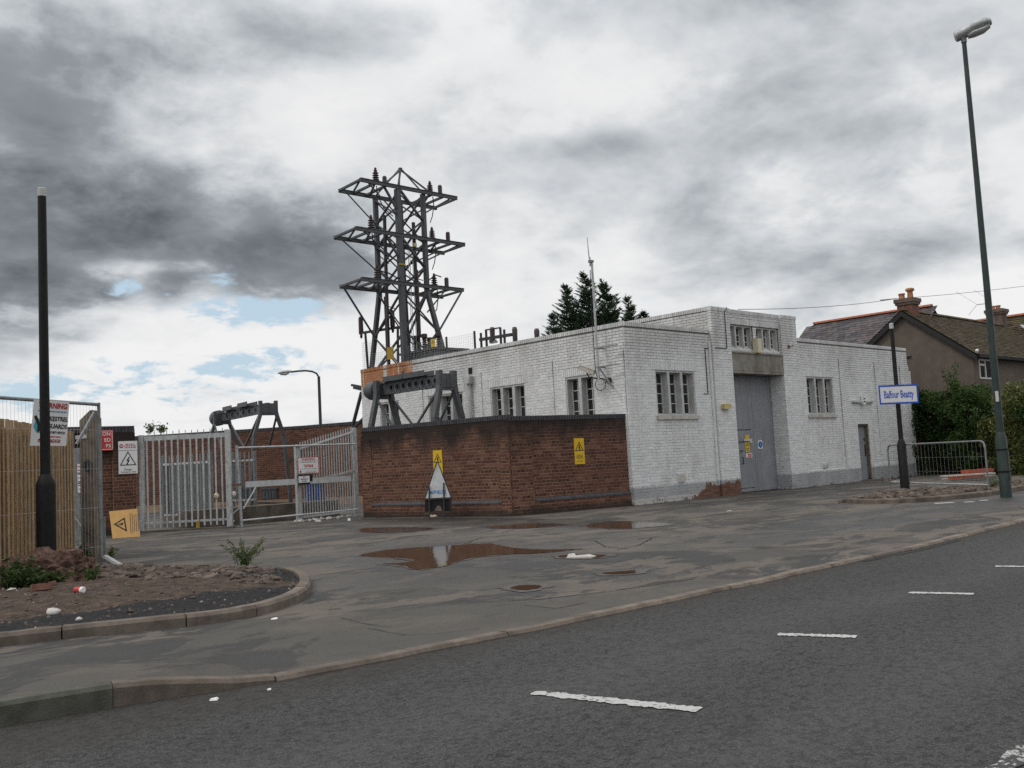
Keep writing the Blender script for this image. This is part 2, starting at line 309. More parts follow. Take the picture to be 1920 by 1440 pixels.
MAT = {}
def mats():
    M = MAT
    M['road'] = m_road()
    M['white_brick'] = m_white_brick('painted_brick'); M['white_joint'] = m_white_brick('painted_mortar', True)
    M['red_brick'] = m_red_brick('red_brick'); M['red_joint'] = m_red_brick('sandy_mortar', True)
    M['yard_brick'] = m_red_brick('yard_brick', False, False); M['yard_joint'] = m_red_brick('yard_mortar', True, False)
    M['blue_brick'] = simple('engineering_brick', (.045, .045, .052), .6, var=.45, sc=9, bump=.003)
    M['kerb'] = simple('kerb_concrete', (.145, .118, .096), .9, var=.38, sc=5, bump=.004, grime=(.06, .049, .039), bsc=90, each=.22)
    M['moss_kerb'] = simple('mossy_kerb', (.075, .076, .062), .92, var=.35, sc=6, bump=.006, grime=(.05, .052, .038), bsc=90)
    M['concrete'] = simple('grey_concrete', (.24, .225, .20), .9, var=.25, sc=4, bump=.003, grime=(.12, .105, .085))
    M['fin'] = simple('painted_concrete', (.46, .47, .46), .75, var=.14, sc=5, grime=(.30, .29, .265))
    M['sillp'] = simple('sill_paint', (.46, .44, .39), .8, var=.2, sc=6, grime=(.25, .22, .18))
    M['dark_concrete'] = simple('old_concrete', (.105, .09, .072), .9, var=.45, sc=3, bump=.005, grime=(.04, .036, .03))
    M['postc'] = simple('weathered_post', (.135, .11, .082), .9, var=.4, sc=5, bump=.004, grime=(.05, .042, .034))
    M['galv'] = simple('galvanised_steel', (.42, .43, .435), .5, .35, var=.22, sc=12, grime=(.22, .22, .215))
    M['galv_dark'] = simple('dull_galvanised', (.20, .21, .215), .55, .3, var=.25, sc=12, grime=(.13, .12, .105))
    M['steel'] = simple('grey_steel_paint', (.072, .077, .084), .55, 0, var=.22, sc=7, grime=(.05, .042, .036))
    M['steel_dark'] = simple('dark_steel', (.038, .040, .044), .6, 0, var=.3, sc=7, grime=(.05, .03, .02))
    M['black'] = simple('black_paint', (.007, .007, .008), .55, var=.5, sc=20, grime=(.014, .014, .015), bump=.002, spec=.22)
    M['plum'] = simple('worn_black_paint', (.013, .011, .012), .55, var=.5, sc=15, spec=.25)
    M['green'] = simple('green_post_paint', (.020, .036, .033), .45, var=.25, sc=10, grime=(.045, .055, .048))
    M['white'] = simple('white_paint', (.66, .67, .68), .55, var=.08, sc=8)
    M['white_metal'] = simple('white_board', (.48, .49, .50), .5, var=.12, sc=10, grime=(.32, .32, .31))
    M['sign_white'] = simple('sign_white', (.70, .70, .70), .4, var=.05, sc=8)
    M['sign_yellow'] = simple('sign_yellow', (.62, .40, .015), .45, var=.08, sc=8)
    M['sign_orange'] = simple('sign_orange', (.60, .35, .12), .5, var=.1, sc=8)
    M['dull_yellow'] = simple('faded_yellow', (.36, .23, .03), .6, var=.2, sc=8)
    M['red'] = simple('sign_red', (.42, .035, .03), .45, var=.1, sc=8)
    M['blue'] = simple('sign_blue', (.012, .075, .46), .4, var=.06, sc=8)
    M['teal'] = simple('sign_teal', (.07, .36, .45), .4, var=.06, sc=8)
    M['ink'] = simple('print_black', (.012, .012, .014), .5, var=.1, sc=8)
    M['faintink'] = simple('print_grey', (.22, .22, .23), .5, var=.1, sc=8)
    M['paleblue'] = simple('print_pale_blue', (.05, .20, .42), .5, var=.1, sc=8)
    M['door'] = simple('grey_door_paint', (.235, .245, .265), .5, var=.12, sc=3, grime=(.185, .185, .19), each=.06)
    M['gap'] = simple('dark_gap', (.006, .006, .007), .8, var=.1)
    g = NT('window_glass'); M['glass'] = g.fin(g.mix(g.rng(g.noise(1.5, 3, .5), .35, .65), (.010, .012, .014), (.035, .038, .042)), g.rng(g.noise(2.0, 3, .5), .3, .7, .05, .22), 0, .5)
    M['frame_white'] = simple('frame_paint', (.55, .55, .53), .5, var=.1, sc=9)
    M['fence_wood'] = simple('fence_timber', (.28, .18, .085), .8, var=.3, sc=7, grime=(.19, .115, .058), each=.2)
    M['fence_back'] = simple('fence_backing', (.045, .030, .018), .85, var=.3, sc=7)
    M['soil'] = None
    M['slate'] = None
    M['render'] = simple('brown_render', (.125, .102, .083), .92, var=.16, sc=2.2, bump=.006, grime=(.10, .08, .066), bsc=60)
    M['barge'] = simple('black_bargeboard', (.014, .014, .015), .6, var=.3)
    M['ridge'] = simple('red_ridge_tile', (.33, .10, .05), .8, var=.3, sc=9, grime=(.2, .09, .055))
    M['pot'] = simple('terracotta_pot', (.36, .17, .085), .8, var=.25, sc=9, grime=(.12, .08, .06))
    M['stackbrick'] = simple('chimney_brick', (.16, .075, .055), .9, var=.45, sc=9, bump=.006, grime=(.05, .04, .036))
    M['stackrender'] = simple('chimney_render', (.14, .10, .085), .9, var=.3, sc=6, grime=(.06, .05, .045))
    M['porcelain'] = simple('brown_porcelain', (.040, .022, .020), .3, var=.3, sc=12)
    M['grey_pot'] = simple('dark_porcelain', (.045, .035, .034), .35, var=.3, sc=12)
    M['wire'] = simple('thin_wire', (.12, .125, .13), .6, var=.1)
    M['cable'] = simple('black_cable', (.012, .012, .012), .6, var=.1)
    M['lamp_glass'] = simple('lamp_bowl', (.42, .43, .43), .15, var=.08)
    M['bluebin'] = simple('blue_plastic', (.010, .045, .20), .4, var=.2)
    M['bark'] = simple('bark', (.05, .036, .026), .95, var=.4, sc=12, bump=.01)
    M['cream'] = simple('cream_plastic', (.55, .50, .36), .5, var=.12)
    M['creamy'] = simple('yellowed_plastic', (.48, .39, .16), .5, var=.15)
    M['tape'] = simple('pale_tape', (.50, .48, .46), .5, var=.1)
    M['plaster'] = simple('crumpled_paper', (.42, .35, .27), .8, var=.25, sc=12)
    M['plank_red'] = simple('red_timber', (.33, .07, .035), .7, var=.3)
    M['plank_pale'] = simple('pale_timber', (.46, .43, .38), .7, var=.2)
    M['pvc'] = simple('grey_pipe', (.42, .42, .43), .45, var=.15)
    a = NT('roof_slate'); t = a.attr('tone')
    M['slate'] = a.fin(a.mix(a.rng(a.noise(1.5, 6, .6), .5, .72, 0, .6), a.ramp(t, (0, (.045, .043, .048)), (.5, (.075, .07, .075)), (1, (.12, .105, .105))), (.10, .06, .06)), .75, 0, .35)
    a = NT('mossy_tile'); t = a.attr('tone')
    M['mosstile'] = a.fin(a.mix(a.rng(a.noise(2.2, 7, .65), .46, .62, 0, .8), a.ramp(t, (0, (.040, .030, .024)), (.5, (.07, .052, .040)), (1, (.11, .08, .06))), (.085, .085, .03)), .92, 0, .2)
    def leaf(name, dk, lt, hi, hip=.93):
        b = NT(name); t = b.attr('tone')
        c = b.ramp(t, (0, dk), (.6, lt), (hip, lt), (1.0, hi))
        b.fin(c, .6, 0, .3)
        tr = b.n('ShaderNodeBsdfTranslucent'); b.L(c, tr.inputs[0]); ms = b.n('ShaderNodeMixShader'); ms.inputs[0].default_value = .4
        b.t.links.new(b.b.outputs[0], ms.inputs[1]); b.t.links.new(tr.outputs[0], ms.inputs[2]); b.t.links.new(ms.outputs[0], b.out.inputs[0])
        return b.m
    M['conifer'] = leaf('conifer_leaf', (.026, .050, .030), (.052, .092, .050), (.08, .125, .06))
    M['hedge'] = leaf('hedge_leaf', (.014, .032, .008), (.045, .088, .018), (.09, .13, .03), .8)
    M['varieg'] = leaf('variegated_leaf', (.035, .055, .014), (.10, .12, .03), (.34, .32, .14), .62)
    M['weed'] = leaf('weed_leaf', (.022, .038, .010), (.05, .085, .022), (.11, .13, .04), .8)
    M['weedy'] = leaf('pale_weed_leaf', (.05, .075, .025), (.10, .14, .045), (.16, .18, .06), .8)
    M['petal'] = simple('cream_petal', (.6, .58, .45), .7, var=.1)
    b = NT('island_soil'); p = b.pos(); x = b.xyz()
    n = b.noise(6, 7, .7); n1 = b.noise(.9, 5, .6); st = b.vor(28, p)
    c = b.ramp(n, (.35, (.028, .020, .016)), (.5, (.062, .043, .032)), (.66, (.115, .082, .062)))
    c = b.mix(b.rng(st, .10, .26, .75, 0), c, (.17, .135, .11))
    kb = b.mth('ADD', b.mth('MULTIPLY', n1, 1.2), b.mth('MULTIPLY', gauss(b, x, -13.3, -5.6, .75, 1.3), .75))
    for (gx_, gy_, ra_, rb_, ro_, am_) in ((-17.0, -6.85, 1.2, .24, -.22, .8), (-15.6, -7.25, 1.2, .34, -.25, .75), (-14.5, -7.15, .8, .42, .3, .7)): kb = b.mth('ADD', kb, b.mth('MULTIPLY', gauss(b, x, gx_, gy_, ra_, rb_, ro_), am_))
    c = b.mix(b.rng(kb, .92, 1.02), c, b.mix(st, (.010, .010, .011), (.028, .028, .03)))
    b.bump(b.mth('ADD', n, b.mth('MULTIPLY', st, -.7)), .03); M['soil'] = b.fin(c, .92, 0, .25)
    b = NT('cobble_stone'); t = b.attr('tone')
    c = b.ramp(t, (0, (.062, .047, .038)), (.5, (.108, .084, .068)), (.9, (.16, .13, .107)), (1, (.33, .29, .26)))
    M['cobble'] = b.fin(b.mix(b.rng(b.noise(9, 5, .6), .5, .7, 0, .7), c, (.075, .055, .04)), .85, 0, .25)
    b = NT('boulder'); n = b.noise(9, 8, .75); b.bump(b.mth('ADD', n, b.noise(2.5, 5, .6)), .05)
    M['rock'] = b.fin(b.ramp(n, (.35, (.06, .036, .028)), (.5, (.13, .08, .062)), (.68, (.21, .14, .11))), .95, 0, .15)
    b = NT('puddle_water'); p = b.pos(); b.bump(b.noise(7, 3, .5), .0022, .6)
    b.b.inputs['IOR'].default_value = 1.33; M['water'] = b.fin((.055, .034, .022), .015, 0, .5)
    b = NT('wet_silt'); n = b.noise(5, 6, .65); MAT['silt'] = b.fin(b.ramp(n, (.35, (.030, .026, .023)), (.6, (.058, .048, .040))), b.rng(n, .3, .7, .22, .5), 0, .5)
    b = NT('worn_road_paint'); n = b.noise(38, 5, .7); wl = b.rng(b.xyz()[1], -14.0, -13.9, .12, 0)
    c = b.mix(b.rng(b.mth('ADD', b.mth('ADD', n, wl), b.mth('MULTIPLY', b.noise(5, 4, .6), .35)), .745, .80), (.44, .44, .43), (.05, .05, .05)); b.bump(n, .006)
    M['roadpaint'] = b.fin(c, .75, 0, .3)
    b = NT('ground_earth'); n = b.noise(.6, 6, .6)
    M['ground'] = b.fin(b.ramp(n, (.35, (.05, .06, .025)), (.6, (.09, .09, .045))), .95)

# ------------------------------------------------------------------ mesh builder
ROOT = {}
class MB:
    def __init__(s, T=None): s.v = []; s.f = []; s.t = []; s.T = T; s.tone = 0.5
    def add(s, vs, fs, tone=None):
        b = len(s.v)
        if s.T is not None: vs = [s.T @ Vector(p) for p in vs]
        s.v.extend([tuple(p) for p in vs]); s.f.extend([tuple(b+i for i in f) for f in fs])
        s.t.extend([s.tone if tone is None else tone]*len(fs)); return s
    def box(s, lo, hi, tone=None):
        x0, y0, z0 = lo; x1, y1, z1 = hi
        return s.add([(x0, y0, z0), (x1, y0, z0), (x1, y1, z0), (x0, y1, z0), (x0, y0, z1), (x1, y0, z1), (x1, y1, z1), (x0, y1, z1)],
                     [(0, 3, 2, 1), (4, 5, 6, 7), (0, 1, 5, 4), (1, 2, 6, 5), (2, 3, 7, 6), (3, 0, 4, 7)], tone)
    def bar(s, p0, p1, w, h=None, up=(0, 0, 1), tone=None):
        p0, p1 = Vector(p0), Vector(p1); d = (p1-p0).normalized(); h = h or w; up = Vector(up)
        if abs(d.dot(up)) > .98: up = Vector((1, 0, 0)) if abs(d.x) < .9 else Vector((0, 1, 0))
        a = d.cross(up).normalized(); b = a.cross(d).normalized(); a = a*w/2; b = b*h/2
        vs = [p0-a-b, p0+a-b, p0+a+b, p0-a+b, p1-a-b, p1+a-b, p1+a+b, p1-a+b]
        return s.add(vs, [(0, 3, 2, 1), (4, 5, 6, 7), (0, 1, 5, 4), (1, 2, 6, 5), (2, 3, 7, 6), (3, 0, 4, 7)], tone)
    def angle(s, p0, p1, w, t=.012, flip=1):
        p0, p1 = Vector(p0), Vector(p1); d = (p1-p0).normalized(); up = Vector((0, 0, 1)) if abs(d.z) < .95 else Vector((1, 0, 0))
        a = d.cross(up).normalized()*flip; b = a.cross(d).normalized()*flip
        s.bar(p0+a*w/2, p1+a*w/2, w, t, b); s.bar(p0+b*w/2, p1+b*w/2, t, w, b); return s
    def tube(s, pts, r, n=10, cap=True, tone=None):
        pts = [Vector(p) for p in pts]; k = len(pts); rs = r if isinstance(r, (list, tuple)) else [r]*k
        vs = []; ref = None
        for i, p in enumerate(pts):
            d = ((pts[i+1] if i < k-1 else p) - (pts[i-1] if i > 0 else p)).normalized()
            if ref is None: ref = Vector((0, 0, 1)) if abs(d.z) < .9 else Vector((1, 0, 0))
            a = (ref - d*ref.dot(d)).normalized(); b = d.cross(a); ref = a
            for j in range(n):
                q = 2*math.pi*j/n; vs.append(p+(a*math.cos(q)+b*math.sin(q))*rs[i])
        fs = [(i*n+j, i*n+(j+1) % n, (i+1)*n+(j+1) % n, (i+1)*n+j) for i in range(k-1) for j in range(n)]
        if cap: fs += [tuple(range(n-1, -1, -1)), tuple((k-1)*n+j for j in range(n))]
        return s.add(vs, fs, tone)
    def lathe(s, c, prof, n=14, tone=None):
        return s.tube([Vector(c)+Vector((0, 0, z)) for r, z in prof], [r for r, z in prof], n, True, tone)
    def prism(s, poly, off, tone=None):
        off = Vector(off); n = len(poly); vs = [Vector(p) for p in poly]+[Vector(p)+off for p in poly]
        return s.add(vs, [tuple(range(n-1, -1, -1)), tuple(range(n, 2*n))]+[(i, (i+1) % n, n+(i+1) % n, n+i) for i in range(n)], tone)
    def blob(s, c, rad, sub=2, jit=.12, tone=None, half=False):
        nu, nv = 6+2*sub, 4+sub; c = Vector(c); vs = []; fs = []
        ph = [random.uniform(0, 6.28) for _ in range(6)]
        for i in range(nv+1):
            th = math.pi*i/nv*(0.5 if half else 1)
            for j in range(nu):
                q = 2*math.pi*j/nu
                k = 1+jit*(math.sin(2*q+ph[0]+2*th)+.6*math.sin(3*q+ph[1]-3*th)+.6*math.sin(5*th+ph[2]+q))*.6
                vs.append(c+Vector((rad[0]*math.sin(th)*math.cos(q)*k, rad[1]*math.sin(th)*math.sin(q)*k, rad[2]*math.cos(th)*k)))
        for i in range(nv):
            for j in range(nu): fs.append((i*nu+j, (i+1)*nu+j, (i+1)*nu+(j+1) % nu, i*nu+(j+1) % nu))
        return s.add(vs, fs, tone)
    def mesh(s, name, mat, off=(0, 0, 0), smooth=False):
        me = bpy.data.meshes.new(name); o = Vector(off)
        me.from_pydata([(p[0]-o.x, p[1]-o.y, p[2]-o.z) for p in s.v], [], s.f)
        a = me.attributes.new('tone', 'FLOAT', 'FACE'); a.data.foreach_set('value', np.array(s.t, dtype=np.float32))
        me.materials.append(MAT[mat] if isinstance(mat, str) else mat)
        if smooth: me.polygons.foreach_set('use_smooth', [True]*len(me.polygons))
        me.update(); return me
    def build(s, name, mat, parent=None, smooth=False, kind=None, label=None):
        off = ROOT.get(parent.name, Vector()) if parent else Vector()
        o = bpy.data.objects.new(name, s.mesh(name, mat, off, smooth)); COL.objects.link(o)
        if parent: o.parent = parent; ROOT[o.name] = off
        if kind: o['kind'] = kind
        if label: o['label'] = label
        if smooth:
            md = o.modifiers.new('smooth_by_angle', 'EDGE_SPLIT'); md.split_angle = R(40)
        return o
def thing(name, loc, label, cat, group=None):
    e = bpy.data.objects.new(name, None); COL.objects.link(e); e.location = loc; e.empty_display_size = .2
    ROOT[e.name] = Vector(loc); return tag(e, label, cat, group)
def tag(o, label=None, cat=None, group=None, kind=None):
    if label: o['label'] = label
    if cat: o['category'] = cat
    if group: o['group'] = group
    if kind: o['kind'] = kind
    return o
def solo(mb, name, mat, label, cat, group=None, smooth=False):
    c = Vector(np.mean(np.array(mb.v), axis=0)); c.z = min(p[2] for p in mb.v)
    o = bpy.data.objects.new(name, mb.mesh(name, mat, c, smooth)); o.location = c; COL.objects.link(o)
    ROOT[o.name] = c
    return tag(o, label, cat, group)
class Fr:
    """a wall frame: origin, u along the wall (left to right as seen from outside), n outward"""
    def __init__(s, o, th):
        s.o = Vector(o); s.th = th; s.u = Vector((math.cos(th), math.sin(th), 0)); s.n = Vector((math.sin(th), -math.cos(th), 0)); s.v = Vector((0, 0, 1))
    def P(s, a, z, d=0.): return s.o + s.u*a + s.v*z + s.n*d
    def box(s, mb, a0, a1, z0, z1, d0, d1, tone=None):
        vs = [s.P(a, z, d) for z in (z0, z1) for (a, d) in ((a0, d1), (a1, d1), (a1, d0), (a0, d0))]
        mb.add(vs, [(0, 3, 2, 1), (4, 5, 6, 7), (0, 1, 5, 4), (1, 2, 6, 5), (2, 3, 7, 6), (3, 0, 4, 7)], tone); return mb
class Pl(Fr):
    """a free plane given by origin, u, v"""
    def __init__(s, o, u, v): s.o = Vector(o); s.u = Vector(u).normalized(); s.v = Vector(v).normalized(); s.n = s.u.cross(s.v).normalized(); s.v = s.n.cross(s.u)
def text(body, fr, a, z, size, mat, parent, d=.004, bold=0.0, xs=1.0, align='CENTER', name='lettering', th=.0015, shear=0):
    cu = bpy.data.curves.new('lettering_curve', 'FONT'); cu.body = body; cu.size = size; cu.align_x = align; cu.align_y = 'CENTER'
    cu.offset = bold*size; cu.extrude = th; cu.shear = shear; cu.resolution_u = 2
    ob = bpy.data.objects.new('lettering_tmp', cu); me0 = ob.to_mesh()
    mb = MB(); vs = [fr.P(a+p.co.x*xs, z+p.co.y, d+p.co.z) for p in me0.vertices]; mb.add(vs, [tuple(f.vertices) for f in me0.polygons])
    ob.to_mesh_clear(); bpy.data.objects.remove(ob); bpy.data.curves.remove(cu)
    return mb.build(name, mat, parent)
def poly(fr, pts, d, mb=None, th=.0015):
    mb = mb or MB(); mb.prism([fr.P(a, z, d) for a, z in pts], fr.n*th); return mb
def ring(fr, pts, w, d, mb=None):
    """outline of a closed polygon, width w inward"""
    mb = mb or MB(); n = len(pts); c = Vector((sum(p[0] for p in pts)/n, sum(p[1] for p in pts)/n))
    ins = []
    for i in range(n):
        p0, p1, p2 = Vector(pts[i-1]), Vector(pts[i]), Vector(pts[(i+1) % n])
        e1 = (p1-p0).normalized(); e2 = (p2-p1).normalized(); n1 = Vector((-e1.y, e1.x)); n2 = Vector((-e2.y, e2.x))
        if n1.dot(c-p1) < 0: n1 = -n1
        if n2.dot(c-p1) < 0: n2 = -n2
        b = (n1+n2).normalized(); ins.append(p1+b*(w/max(.2, b.dot(n1))))
    vs = [fr.P(p[0], p[1], d) for p in pts]+[fr.P(p.x, p.y, d) for p in ins]
    mb.add(vs, [(i, (i+1) % n, n+(i+1) % n, n+i) for i in range(n)]); return mb
def tri_sign(fr, a, z, s, parent, mat='ink', bolt=True, d=.004, w=None):
    h = s*.88; pts = [(a-s/2, z-h/3), (a+s/2, z-h/3), (a, z+2*h/3)]
    ring(fr, pts, w or s*.075, d).build('triangle_border', mat, parent)
    if bolt:
        k = s*.36
        b = [(.18, 1.), (-.42, .02), (-.04, .02), (-.30, -.62), (-.42, -.56), (-.30, -.98), (.06, -.66), (-.10, -.62), (.40, .22), (.02, .22), (.42, 1.)]
        q = [(a+x*k*.8, z+y*k*.72-.02*s) for x, y in b]
        poly(fr, q, d, th=.001).build('lightning_bolt', mat, parent)
def figure(fr, a, z, s, parent, mat='ink', d=.004):
    mb = MB()
    for x0, y0, x1, y1, w in ((-.1, -.42, .02, -.02, .12), (.02, -.02, -.06, .25, .15), (.02, -.05, .22, -.16, .1), (.22, -.16, .1, -.42, .09), (-.05, .22, .22, .08, .08), (.18, .5, .02, .18, .07), (-.02, .2, -.26, .02, .07)):
        dx, dy = x1-x0, y1-y0; L = math.hypot(dx, dy); nx, ny = -dy/L*w/2, dx/L*w/2
        poly(fr, [(a+(x0+nx)*s, z+(y0+ny)*s), (a+(x1+nx)*s, z+(y1+ny)*s), (a+(x1-nx)*s, z+(y1-ny)*s), (a+(x0-nx)*s, z+(y0-ny)*s)], d, mb, .001)
    poly(fr, [(a+s*(-.02+.1*math.cos(q)), z+s*(.4+.1*math.sin(q))) for q in [i*math.pi/4 for i in range(8)]], d, mb, .001)
    mb.build('shock_symbol', mat, parent)
def printlines(fr, a, z, w, rows, pitch, h, parent, mat='faintink', d=.004, seed=1, name='small_print'):
    r = random.Random(seed); mb = MB()
    for i in range(rows):
        x = a-w/2*r.uniform(.72, 1); e = -x+2*a
        while x < e:
            L = r.uniform(.25, .9)*h*3.2; poly(fr, [(x, z-i*pitch-h/2), (min(x+L, e), z-i*pitch-h/2), (min(x+L, e), z-i*pitch+h/2), (x, z-i*pitch+h/2)], d, mb, .0008); x += L+h*.6
    return mb.build(name, mat, parent)

# ------------------------------------------------------------------ bricks
class Bricks:
    """collects the bricks of one thing; the 300 nearest become parts, the rest one joined part"""
    def __init__(s): s.b = []
    def put(s, fr, a0, a1, z0, z1, proud=.008, d0=0., tone=None):
        if a1-a0 < .018 or z1-z0 < .012: return
        s.b.append((fr, a0, a1, z0, z1, proud+random.uniform(-.002, .003), d0, random.random() if tone is None else tone))
    def lay(s, fr, w0, w1, z0, z1, holes=(), course=.078, L=.236, j=.009, proud=.0045, d0=0., flem=False, tonef=None):
        k = 0; z = z0
        while z < z1-.02:
            zt = min(z+course-j, z1); hd = flem and (k % 4 == 1); l = L/2 if hd else L
            a = w0 - (l/2 if k % 2 else 0)
            while a < w1:
                segs = [(max(a, w0), min(a+l-j, w1))]
                for (h0, h1, hz0, hz1) in holes:
                    if zt > hz0+.02 and z < hz1-.02:
                        ns = []
                        for (p, q) in segs:
                            if q <= h0 or p >= h1: ns.append((p, q))
                            else:
                                if p < h0: ns.append((p, h0))
                                if q > h1: ns.append((h1, q))
                        segs = ns
                for (p, q) in segs:
                    s.put(fr, p, q, z, zt, proud, d0, tonef(hd) if tonef else None)
                a += l
            z += course; k += 1
    def soldiers(s, fr, w0, w1, z0, z1, proud=.01, d0=0., w=.078, j=.010, tone=None):
        n = max(1, round((w1-w0)/w)); w = (w1-w0)/n
        for i in range(n): s.put(fr, w0+i*w+j/2, w0+(i+1)*w-j/2, z0, z1, proud, d0, tone)
    def build(s, parent, mat, single='brick', many='brickwork', limit=300, depth=0., chamf=.004):
        off = ROOT[parent.name]
        def key(b):
            fr, a0, a1, z0, z1, pr, d0, t = b; c = fr.P((a0+a1)/2, (z0+z1)/2, d0)-CAM
            return c.length - 6*min((a1-a0)*(z1-z0)*30, 1)
        s.b.sort(key=key); cache = {}
        for fr, a0, a1, z0, z1, pr, d0, t in s.b[:limit]:
            w, h = round(a1-a0, 2), round(z1-z0, 2); ti = round(t*7); ck = (w, h, ti)
            if ck not in cache:
                mb = MB(); c = chamf; y0, y1 = depth, -.009
                vs = [(-w/2, y0, -h/2), (w/2, y0, -h/2), (w/2, y0, h/2), (-w/2, y0, h/2), (-w/2+c, y1, -h/2+c), (w/2-c, y1, -h/2+c), (w/2-c, y1, h/2-c), (-w/2+c, y1, h/2-c)]
                fs = [(4, 5, 6, 7), (0, 1, 5, 4), (1, 2, 6, 5), (2, 3, 7, 6), (3, 0, 4, 7)]
                if depth: fs.append((3, 2, 1, 0))
                mb.add(vs, fs, ti/7); cache[ck] = mb.mesh(single, mat)
            o = bpy.data.objects.new(single, cache[ck]); COL.objects.link(o); o.parent = parent
            o.location = fr.P((a0+a1)/2, (z0+z1)/2, d0+pr-.009)-off; o.rotation_euler = (0, 0, fr.th)
        rest = s.b[limit:]
        if rest:
            mb = MB()
            for fr, a0, a1, z0, z1, pr, d0, t in rest:
                c = chamf; vs = [fr.P(a, z, d0-depth) for a, z in ((a0, z0), (a1, z0), (a1, z1), (a0, z1))]+[fr.P(a, z, d0+pr) for a, z in ((a0+c, z0+c), (a1-c, z0+c), (a1-c, z1-c), (a0+c, z1-c))]
                fs = [(4, 5, 6, 7), (0, 1, 5, 4), (1, 2, 6, 5), (2, 3, 7, 6), (3, 0, 4, 7)]
                if depth: fs.append((3, 2, 1, 0))
                mb.add(vs, fs, t)
            mb.build(many, mat, parent, kind='stuff')
def backing(fr, w0, w1, z0, z1, holes, mb, d=0., rev=.25):
    xs = sorted({w0, w1, *[h for q in holes for h in q[:2] if w0 < h < w1]}); zs = sorted({z0, z1, *[h for q in holes for h in q[2:4] if z0 < h < z1]})
    for i in range(len(xs)-1):
        for k in range(len(zs)-1):
            cx, cz = (xs[i]+xs[i+1])/2, (zs[k]+zs[k+1])/2
            if any(h[0] < cx < h[1] and h[2] < cz < h[3] for h in holes): continue
            mb.add([fr.P(xs[i], zs[k], d), fr.P(xs[i+1], zs[k], d), fr.P(xs[i+1], zs[k+1], d), fr.P(xs[i], zs[k+1], d)], [(0, 1, 2, 3)])
    for (a, b, c, e) in [h[:4] for h in holes]:
        for (p, q) in (((a, c), (a, e)), ((a, e), (b, e)), ((b, e), (b, c)), ((b, c), (a, c))):
            mb.add([fr.P(p[0], p[1], d), fr.P(q[0], q[1], d), fr.P(q[0], q[1], d-rev), fr.P(p[0], p[1], d-rev)], [(3, 2, 1, 0)])

# ------------------------------------------------------------------ ground, road, pavement, kerbs, puddles
def sm(t): t = max(0., min(1., t)); return t*t*(3-2*t)
def kerb_y(x):
    pts = [(-40, -9.2), (-22, -9.75), (-17.6, -10.16), (-17.05, -10.27), (-16.2, -10.5), (-14.1, -10.68), (-10.4, -10.77), (-7.5, -10.79), (-3.7, -10.62), (0, -10.55), (6, -10.5), (60, -10.5)]
    for (a, b), (c, d) in zip(pts, pts[1:]):
        if a <= x <= c: return b+(d-b)*(x-a)/(c-a)
    return -10.5
def rise(x): return .10*sm((-16.05-x)/1.05)
PUD = {
 'main': [(672,1041.5),(690,1037),(712,1033),(745,1029),(790,1026),(840,1023),(880,1020.5),(915,1019),(932,1021.5),(960,1026.5),(1000,1029.5),(1040,1030),(1078,1029.4),(1042,1034),(1000,1037.5),(960,1038.5),(920,1041),(885,1046),(855,1053),(838,1059),(815,1064),(790,1067),(770,1065.5),(763,1062),(745,1059),(716,1056.5),(752,1055),(776,1051),(770,1048),(740,1045),(705,1043.5)],
 'gate': [(664,992.5),(690,990),(750,988.8),(812,990),(782,995),(742,997.5),(700,998.3),(674,996.5)],
 'mid': [(918,987.4),(955,984.2),(1010,981.5),(1064,983),(1030,987),(985,990),(945,990.3)],
 'dark': [(1098,985.5),(1125,979),(1190,977.8),(1260,983),(1215,988),(1170,991.5),(1120,989)],
 'round': [(956,1102),(968,1098.3),(990,1096.3),(1010,1097.5),(1017,1099.5),(1004,1104),(985,1106.3),(966,1105.3)],
 'sliver': [(1128,1075),(1150,1071.5),(1192,1068.8),(1197,1070.5),(1190,1074.5),(1160,1076.6)],
 'litter': [(1044,1042.5),(1060,1040.5),(1100,1039.5),(1137,1041),(1125,1045),(1095,1046.8),(1065,1046)],
}
